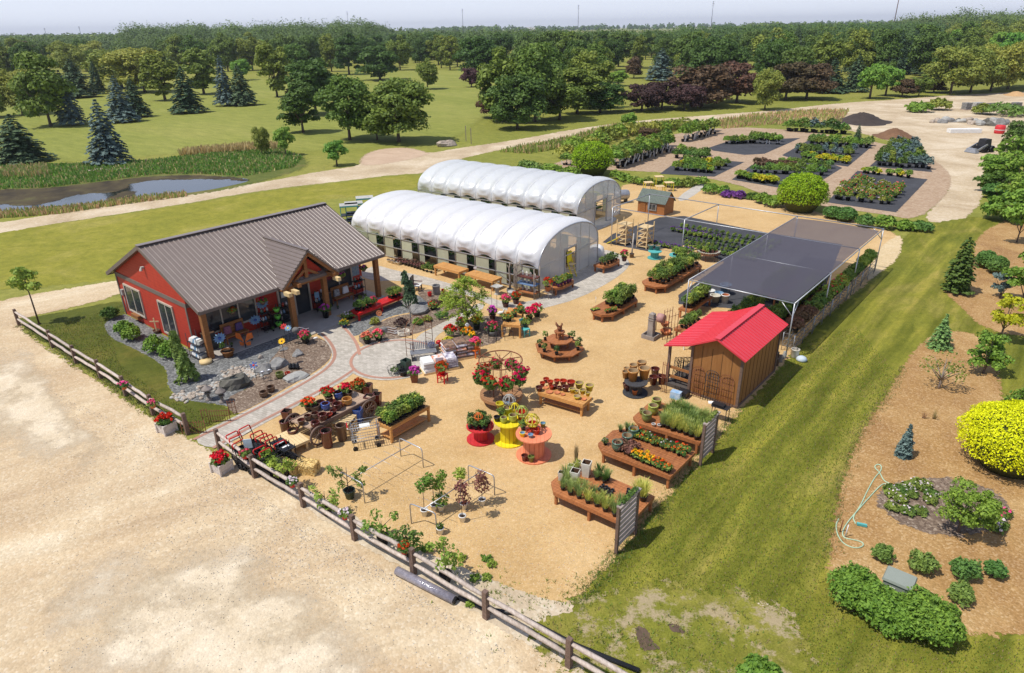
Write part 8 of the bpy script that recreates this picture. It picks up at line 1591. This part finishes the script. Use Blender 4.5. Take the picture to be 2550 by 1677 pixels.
for i,(x,y,w_,h_,lb) in enumerate(((1970,765,50,55,'stone pallet at the near end of the back row in the dirt yard'),(2045,755,70,45,'wide stone pallet in the back row of the dirt yard'),(2135,765,75,50,'dark stone pallet next to the wide one'),(2225,760,60,30,'low pallet of pale stone in the back row'),(2315,755,55,45,'stone pallet at the picture edge of the back row'))):
    c = at('I',x,y); q = mpu('I',c); t_ = thing('stone_pallet',lb,'pallet',c,.2); ob('pallet',MB().box((0,0,.08),(w_*q,1.4,.16)),M['grey_wood'],t_); w = MB(); n_ = 5; hh = h_ * q * .75
    for a in range(n_):
        for b in range(3): w.box(((a-2)*w_*q/n_,R.uniform(-.1,.1),.17+hh*(b+.5)/3),(w_*q/n_*.92,1.1,hh/3*.9),R.uniform(-.1,.1))
    ob('stones',w,M[('stone','lstone','darkstone','cobble','stone')[i]],t_)
c = at('I',1955,925); q = mpu('I',c); tag(ob('white_pipe_bundle',MB().box((0,0,.3),(205*q,1.2,.55),-.08),M['white'],None,c),'long white wrapped bundle lying in the dirt yard','bundle'); c = at('I',2200,930); q = mpu('I',c)
t_ = thing('red_tank','red tank standing at the end of the stone row','tank',c); ob('shell',MB().lathe([(30*q,0),(32*q,10*q),(32*q,45*q),(26*q,56*q),(.01,58*q)],14),M['redspool'],t_); ob('band',MB().lathe([(33*q,24*q),(33*q,28*q)],14,cap0=False),M['white'],t_)
c = at('I',2085,1058); q = mpu('I',c); t_ = thing('skid_loader','small dark loader parked on the dirt by the shrubs','loader',c,.3); ob('cab',MB().box((0,0,.95),(1.1,1.2,1.3),taper=.8),M['dark_steel'],t_); ob('body',MB().box((.1,0,.5),(1.9,1.2,.5)),M['black'],t_); ob('arm',MB().bar((-.3,.7,1.0),(-1.6,.7,.4),.12,.2).bar((-.3,-.7,1.0),(-1.6,-.7,.4),.12,.2),M['steel'],t_); ob('bucket',MB().box((-1.8,0,.3),(.6,1.6,.5),taper=.7),M['steel'],t_); [ob('wheel',stand_wheel(wheel_mb(.38,.25),(x,y,.38),(0,1,0)),M['black'],t_) for x in (-.5,.6) for y in (-.7,.7)]
for x,y,w_,h_,lb,m in ((1640,780,90,50,'green weedy mound at the near end of the dirt yard','lush'),(1780,765,80,55,'yellow green brush on the weedy mound','olive'),(2090,795,70,50,'yellowish brush below the stone pallets','olive'),(2260,805,150,60,'wide dark green shrub below the stone pallets','box')): c = at('I',x,y); q = mpu('I',c); shrub(lb,c,w_*q,h_*q*1.3,LM[m],.35,700)
# ------------------------------------------------------------------ right-hand shrub borders
def gt(x,y): return at('G',x,y)
def small_tree(label,P_,h,r,foot,m,leaf,n,shape='round',k=22,trunk=.05,name='young_tree',forks=4):
    t_ = thing(name,label,'tree',P_); ob('trunk',trunk_mb(max(.15,foot),trunk,h*.75,0,forks,r*.6),M['ltbark'] if m is LM['olive'] else M['bark'],t_); cr_ = ob('crown',crown_mb(r,h-foot,n,leaf,k,shape,0,int(h*100)),m,t_); cr_.location = (0,0,foot)
def con(label,P_,h,r,m,leaf,n,taper=.9,droop=.15): t_ = thing('young_conifer',label,'tree',P_); ob('trunk',MB().tube([(0,0,-.05),(0,0,h*.9)],[.06,.01],6),M['bark'],t_); ob('crown',conifer_mb(r,h,n,leaf,int(h*77),0,droop,taper,.04),m,t_)
q = mpu('G',gt(1345,565)); con('dark columnar juniper at the top of the mown strip',gt(1345,560),430*q,105*q,LM['dark'],.11,5200,.42,-.12)
for x,y,lb in ((1570,365,'round boxwood globe, farther of the pair in the wood chips'),(1655,410,'round boxwood globe, nearer of the pair in the wood chips')): dome(lb,gt(x,y),82*q,150*q,LM['box'],.1,1500,'clipped_shrub',seed=x)
small_tree('yellow leaved young tree in the wood chip bed',gt(1690,930),2.6,1.0,.7,M['gold'],.11,1500,'vase',22); small_tree('bushy green young tree in front of the yellow one',gt(1560,1190),2.2,.98,.35,LM['lush'],.11,2400,'egg',26); con('light green young spruce at the edge of the wood chips',gt(1215,985),1.75,.62,LM['fresh'],.09,1500)
t_ = thing('sparse_tree','sparse little tree with open twigs in the wood chips','tree',gt(1212,1310)); ob('trunk',trunk_mb(.5,.05,1.5,0,7,.8),M['ltbark'],t_); cr_ = ob('crown',crown_mb(1.05,1.4,420,.07,26,'wide',0,5),LM['mid'],t_); cr_.location = (0,0,.4)
small_tree('big leafy tree at the upper edge of the picture on the shrub side',gt(1820,170),5.0,2.2,.8,LM['bright'],.2,3600); small_tree('leafy green tree beside the boxwood globes, at the picture edge',gt(1860,640),3.4,1.35,.5,LM['lush'],.14,2800,'egg'); small_tree('grey green shrub tree just left of the leafy one at the picture edge'.replace('just left of','in front of'),gt(1690,600),1.8,.7,.2,LM['blue'],.1,1200)
con('small blue conifer standing alone in the wood chips',at('H',745,215),1.35,.34,LM['blue'],.08,1500,.75)
for x,y,a_ in ((1095,590,0),(1175,600,0)): planted('grass_clump',('thin dry grass tuft alone in the wood chips, nearer the lawn','thin dry grass tuft alone in the wood chips, nearer the yellow globe')[x > 1100],'plant','taper',.06,.03,M['brown'],(lambda b: tuft(b,.2,.4,24,.008,.02),M['hay'] if 'hay' in M else M['seed']),None,None,at('G',x,1540 if x < 1100 else 1545))
hh = at('H',1085,690); small_tree('small green tree with leaning trunk in the flowering patch',hh,1.95,.95,.45,LM['lush'],.06,5200,'wide',36,.045)
for x,y,r_,lb in ((610,860,62,'small dark green shrub nearest the garden hose'),(850,925,80,'small dark green shrub behind the utility box'),(1115,975,80,'dark green shrub beyond the utility box, paired with a lower one'),(1095,1115,75,'dark green shrub touching the big cluster at its far end'),(1305,960,62,'small dark green shrub farthest from the hose')): c = at('H',x,y); q = mpu('H',c); shrub(lb,c,r_*q,r_*1.7*q,LM['box'],.06,900,seed=x)
for x,y,r_,lb in ((440,1120,155,'big bright shrub of the cluster, on the hose side'),(640,1250,160,'big bright shrub in the middle of the cluster'),(880,1310,190,'widest bright shrub of the cluster, below the utility box')): c = at('H',x,y); q = mpu('H',c); shrub(lb,c,r_*q,r_*1.35*q,LM['lush'],.058,7000,lumps=11,seed=x)
ub = thing('utility_box','pale grey green utility box among the shrubs','utility box',LW(40.2,4.25),ANG); ob('cabinet',MB().box((0,0,.4),(.72,.58,.8),taper=.97),mat('grey_green_metal',(.30,.33,.28),(.27,.3,.255),2,.5),ub); ob('lid',MB().box((0,0,.83),(.78,.64,.07),taper=.93),bpy.data.materials['grey_green_metal'],ub); ob('warning_label',MB().box((-.1,-.295,.6),(.16,.01,.12)),M['paper'],ub)
hp = curve([at('H',x,y)+Vector((0,0,.03)) for x,y in ((450,640),(430,600),(480,530),(520,440),(570,350),(610,310),(610,275),(580,270),(565,290),(600,320),(625,375),(665,390),(650,400),(620,385),(540,470),(460,560),(400,630),(365,690),(375,730),(440,740),(495,755),(500,780),(450,795),(380,770),(340,720),(325,650),(345,610))],2)
gh_ = thing('garden_hose','pale green garden hose looped across the wood chips','hose',hp[0]); ob('tube',MB().tube([p-hp[0] for p in hp],.022,5),M['hose'],gh_); ob('sprayer',MB().box((.15,-.1,.04),(.3,.08,.08),-.4),M['teal'],gh_)
for x,y in ((352,690),(385,720)): tag(ob('stake',MB().tube([(0,0,0),(.02,0,.5)],.018,5),M['rust'] if x < 380 else M['white'],None,at('H',x,y)),'rusty stake at the bottom loop of the hose' if x < 380 else 'white stake inside the bottom loop of the hose','stake')
for k in range(26):
    x,y = R.uniform(640,960),R.uniform(390,610); w = None
    geranium('low white flowering groundcover rose in the brown mulch patch','taper',.05,.03,M['brown'],'fl_white',.24,.22,5,.06,at('H',x,y),'groundcover roses','groundcover_rose') if (x-800) ** 2 / 170 ** 2 + (y-500) ** 2 / 110 ** 2 < 1 else None
for x,y,c_ in ((1330,600,'fl_pink'),(1370,590,'fl_pink'),(1320,680,'fl_white'),(1350,660,'fl_white')): geranium('flowering rose at the far side of the small green tree','taper',.05,.03,M['brown'],c_,.22,.25,6,.08,at('H',x,y),'roses beyond the small tree','groundcover_rose')
c = at('L',2090,960); q = mpu('L',c); shrub('bright green shrub cut by the bottom edge of the picture',c,165*q,190*q,LM['lush'],.08,2600,lumps=8)
for x,y,w_,h_,m,lb in ((2330,1090,130,260,'dark','dark shrub tree by the loader, topmost on the shrub side'),(2300,1150,150,220,'lush','tall leafy shrub just below the dark one by the loader'),(2150,1190,95,120,'bright','low light shrub at the rim of the gravel turn, farthest one'),(2370,1440,170,260,'lush','tall leafy shrub at the picture edge above the broad bright one'),(2140,1330,110,150,'mid','mid green shrub leaning over the gravel turn'),(2190,1270,130,190,'lush','bright shrub beside the curved gravel turn'),(2330,1330,190,290,'lush','tall bright shrub behind the one at the gravel turn'),(2180,1380,95,120,'box','dark low shrub below the bright ones at the gravel turn'),(2260,1540,170,200,'lush','broad bright shrub above the wood chip bed'),(2420,1560,150,330,'bright','leafy tree at the picture edge above the wood chips')): c = at('I',x,y); q = mpu('I',c); small_tree(lb,c,h_*q,w_*q,h_*q*.08,LM[m],.2,2600,'round',26,.07,'border_shrub')
# loose tufts that soften the edges of grass and gravel
def fringe(name,s,pts,n,sd_,hgt,w,lm,seed):
    g = random.Random(seed); mb = MB(); q = P(s,*pts)
    for _ in range(n):
        i = g.randrange(len(q)-1); p = q[i].lerp(q[i+1],g.random()) + Vector((g.gauss(0,sd_),g.gauss(0,sd_),0))
        for b in range(5):
            a = g.uniform(0,6.28); h_ = g.uniform(*hgt); dx,dy = math.cos(a) * w,math.sin(a) * w; ox,oy = g.gauss(0,.05),g.gauss(0,.05); lx,ly = g.uniform(-.7,.7) * h_,g.uniform(-.7,.7) * h_
            mb.add([(p.x+ox-dx,p.y+oy-dy,0),(p.x+ox+dx,p.y+oy+dy,0),(p.x+ox+lx,p.y+oy+ly,h_)],[(0,1,2)],g.randrange(len(lm)))
    o = ob(name,mb,lm); o['kind'] = 'stuff'
fringe('grass_fringe','V',(1335,1402,1440,1287,1530,1178,1620,1065,1720,955),900,.18,(.05,.13),.012,[M['leaf'],M['lleaf'],M['seed']],1); fringe('grass_fringe','V',(1925,1300,1942,1200,1965,1090,2010,990,2062,920,2098,855),500,.15,(.05,.12),.012,[M['leaf'],M['seed']],2); fringe('grass_fringe','V',(45,757,123,808,178,845,235,880,293,920,357,965,437,1010),500,.15,(.05,.14),.014,[M['leaf'],M['dleaf'],M['seed']],3)
fringe('weeds','V',(1250,1440,1400,1480,1550,1530,1650,1560,1700,1440),420,.8,(.04,.14),.016,[M['leaf'],M['lleaf'],M['seed']],4); fringe('weeds','V',(1000,1340,1100,1350,1180,1390,1300,1390),60,.35,(.05,.14),.016,[M['leaf'],M['lleaf']],5)
for k,(x,y) in enumerate(((1530,1065),(1735,1070),(1780,1115),(1740,1235),(1645,1240),(1605,1450),(1235,985))): shrub('small green weed sprouting in the gravel inside the yard fence',at('F',x,y),.16,.16,M['lleaf'],.06,60,'weed','weeds along the yard fence',2,k)
LB = leafmat('lawn_blades',(.30,.31,.045),(.17,.195,.03))
blades('grass_tufts',(1345,1402,1440,1292,1530,1182,1720,962,1868,800,1990,760,2085,870,2005,1000,1960,1100,1938,1210,1922,1300,1928,1362,1990,1425,2230,1482,2380,1490,2420,1600,1900,1600,1830,1440,1700,1380,1500,1370),30000,(.025,.07),.014,[LB,LB,M['seed'],M['lleaf']],21,'V')
blades('grass_tufts',(60,765,170,745,300,705,240,735,280,850,390,930,520,975,430,1005,290,925),7000,(.025,.07),.014,[M['leaf'],LB,M['seed']],22,'V')
def pebbles(s,poly_s,n,r_,mats,seed):
    g = random.Random(seed); q = [at(s,poly_s[i],poly_s[i+1]) for i in range(0,len(poly_s),2)]; mb = MB()
    for _ in range(n):
        a,b,c = g.sample(q,3); u,v = g.random(),g.random(); u,v = (1-u,1-v) if u + v > 1 else (u,v); p = a + (b-a) * u + (c-a) * v; k = g.uniform(*r_); t_ = g.random() * 6
        mb.add([(p.x+k*math.cos(t_+i*2.1),p.y+k*math.sin(t_+i*2.1),.005) for i in range(3)]+[(p.x+g.uniform(-.3,.3)*k,p.y,.008+k*.8)],[(0,1,3),(1,2,3),(2,0,3)],g.randrange(len(mats)))
    o = ob('loose_stones',mb,mats); o['kind'] = 'stuff'
pebbles('V',(100,900,480,1080,900,1330,1250,1560,100,1560,500,1300,700,1250),5200,(.012,.03),[M['cobble'],M['lstone'],M['white_wood'],M['stone']],31); pebbles('V',(640,1090,1000,1310,1330,1380,1430,1270,900,1100,1250,1120),3000,(.012,.028),[M['cobble'],M['white_wood'],M['terra'],M['lstone']],32)
# leftover originals that were never placed
for lst in CAT.values():
    for p in lst:
        if not p.used:
            for ch in list(p.root.children): bpy.data.objects.remove(ch)
            bpy.data.objects.remove(p.root)

# summer haze that pales the far woods
w = MB(); w.box((0,4400,44.5),(18400,9700,91)); hv = NT('haze_air'); pv = hv.n('ShaderNodeVolumePrincipled',Density=.00013,Anisotropy=.2); pv.inputs['Color'].default_value = (.86,.91,1,1); hv.l(pv.outputs[0],hv.out.inputs['Volume'])
o = ob('haze',w,hv.m); o['kind'] = 'stuff'
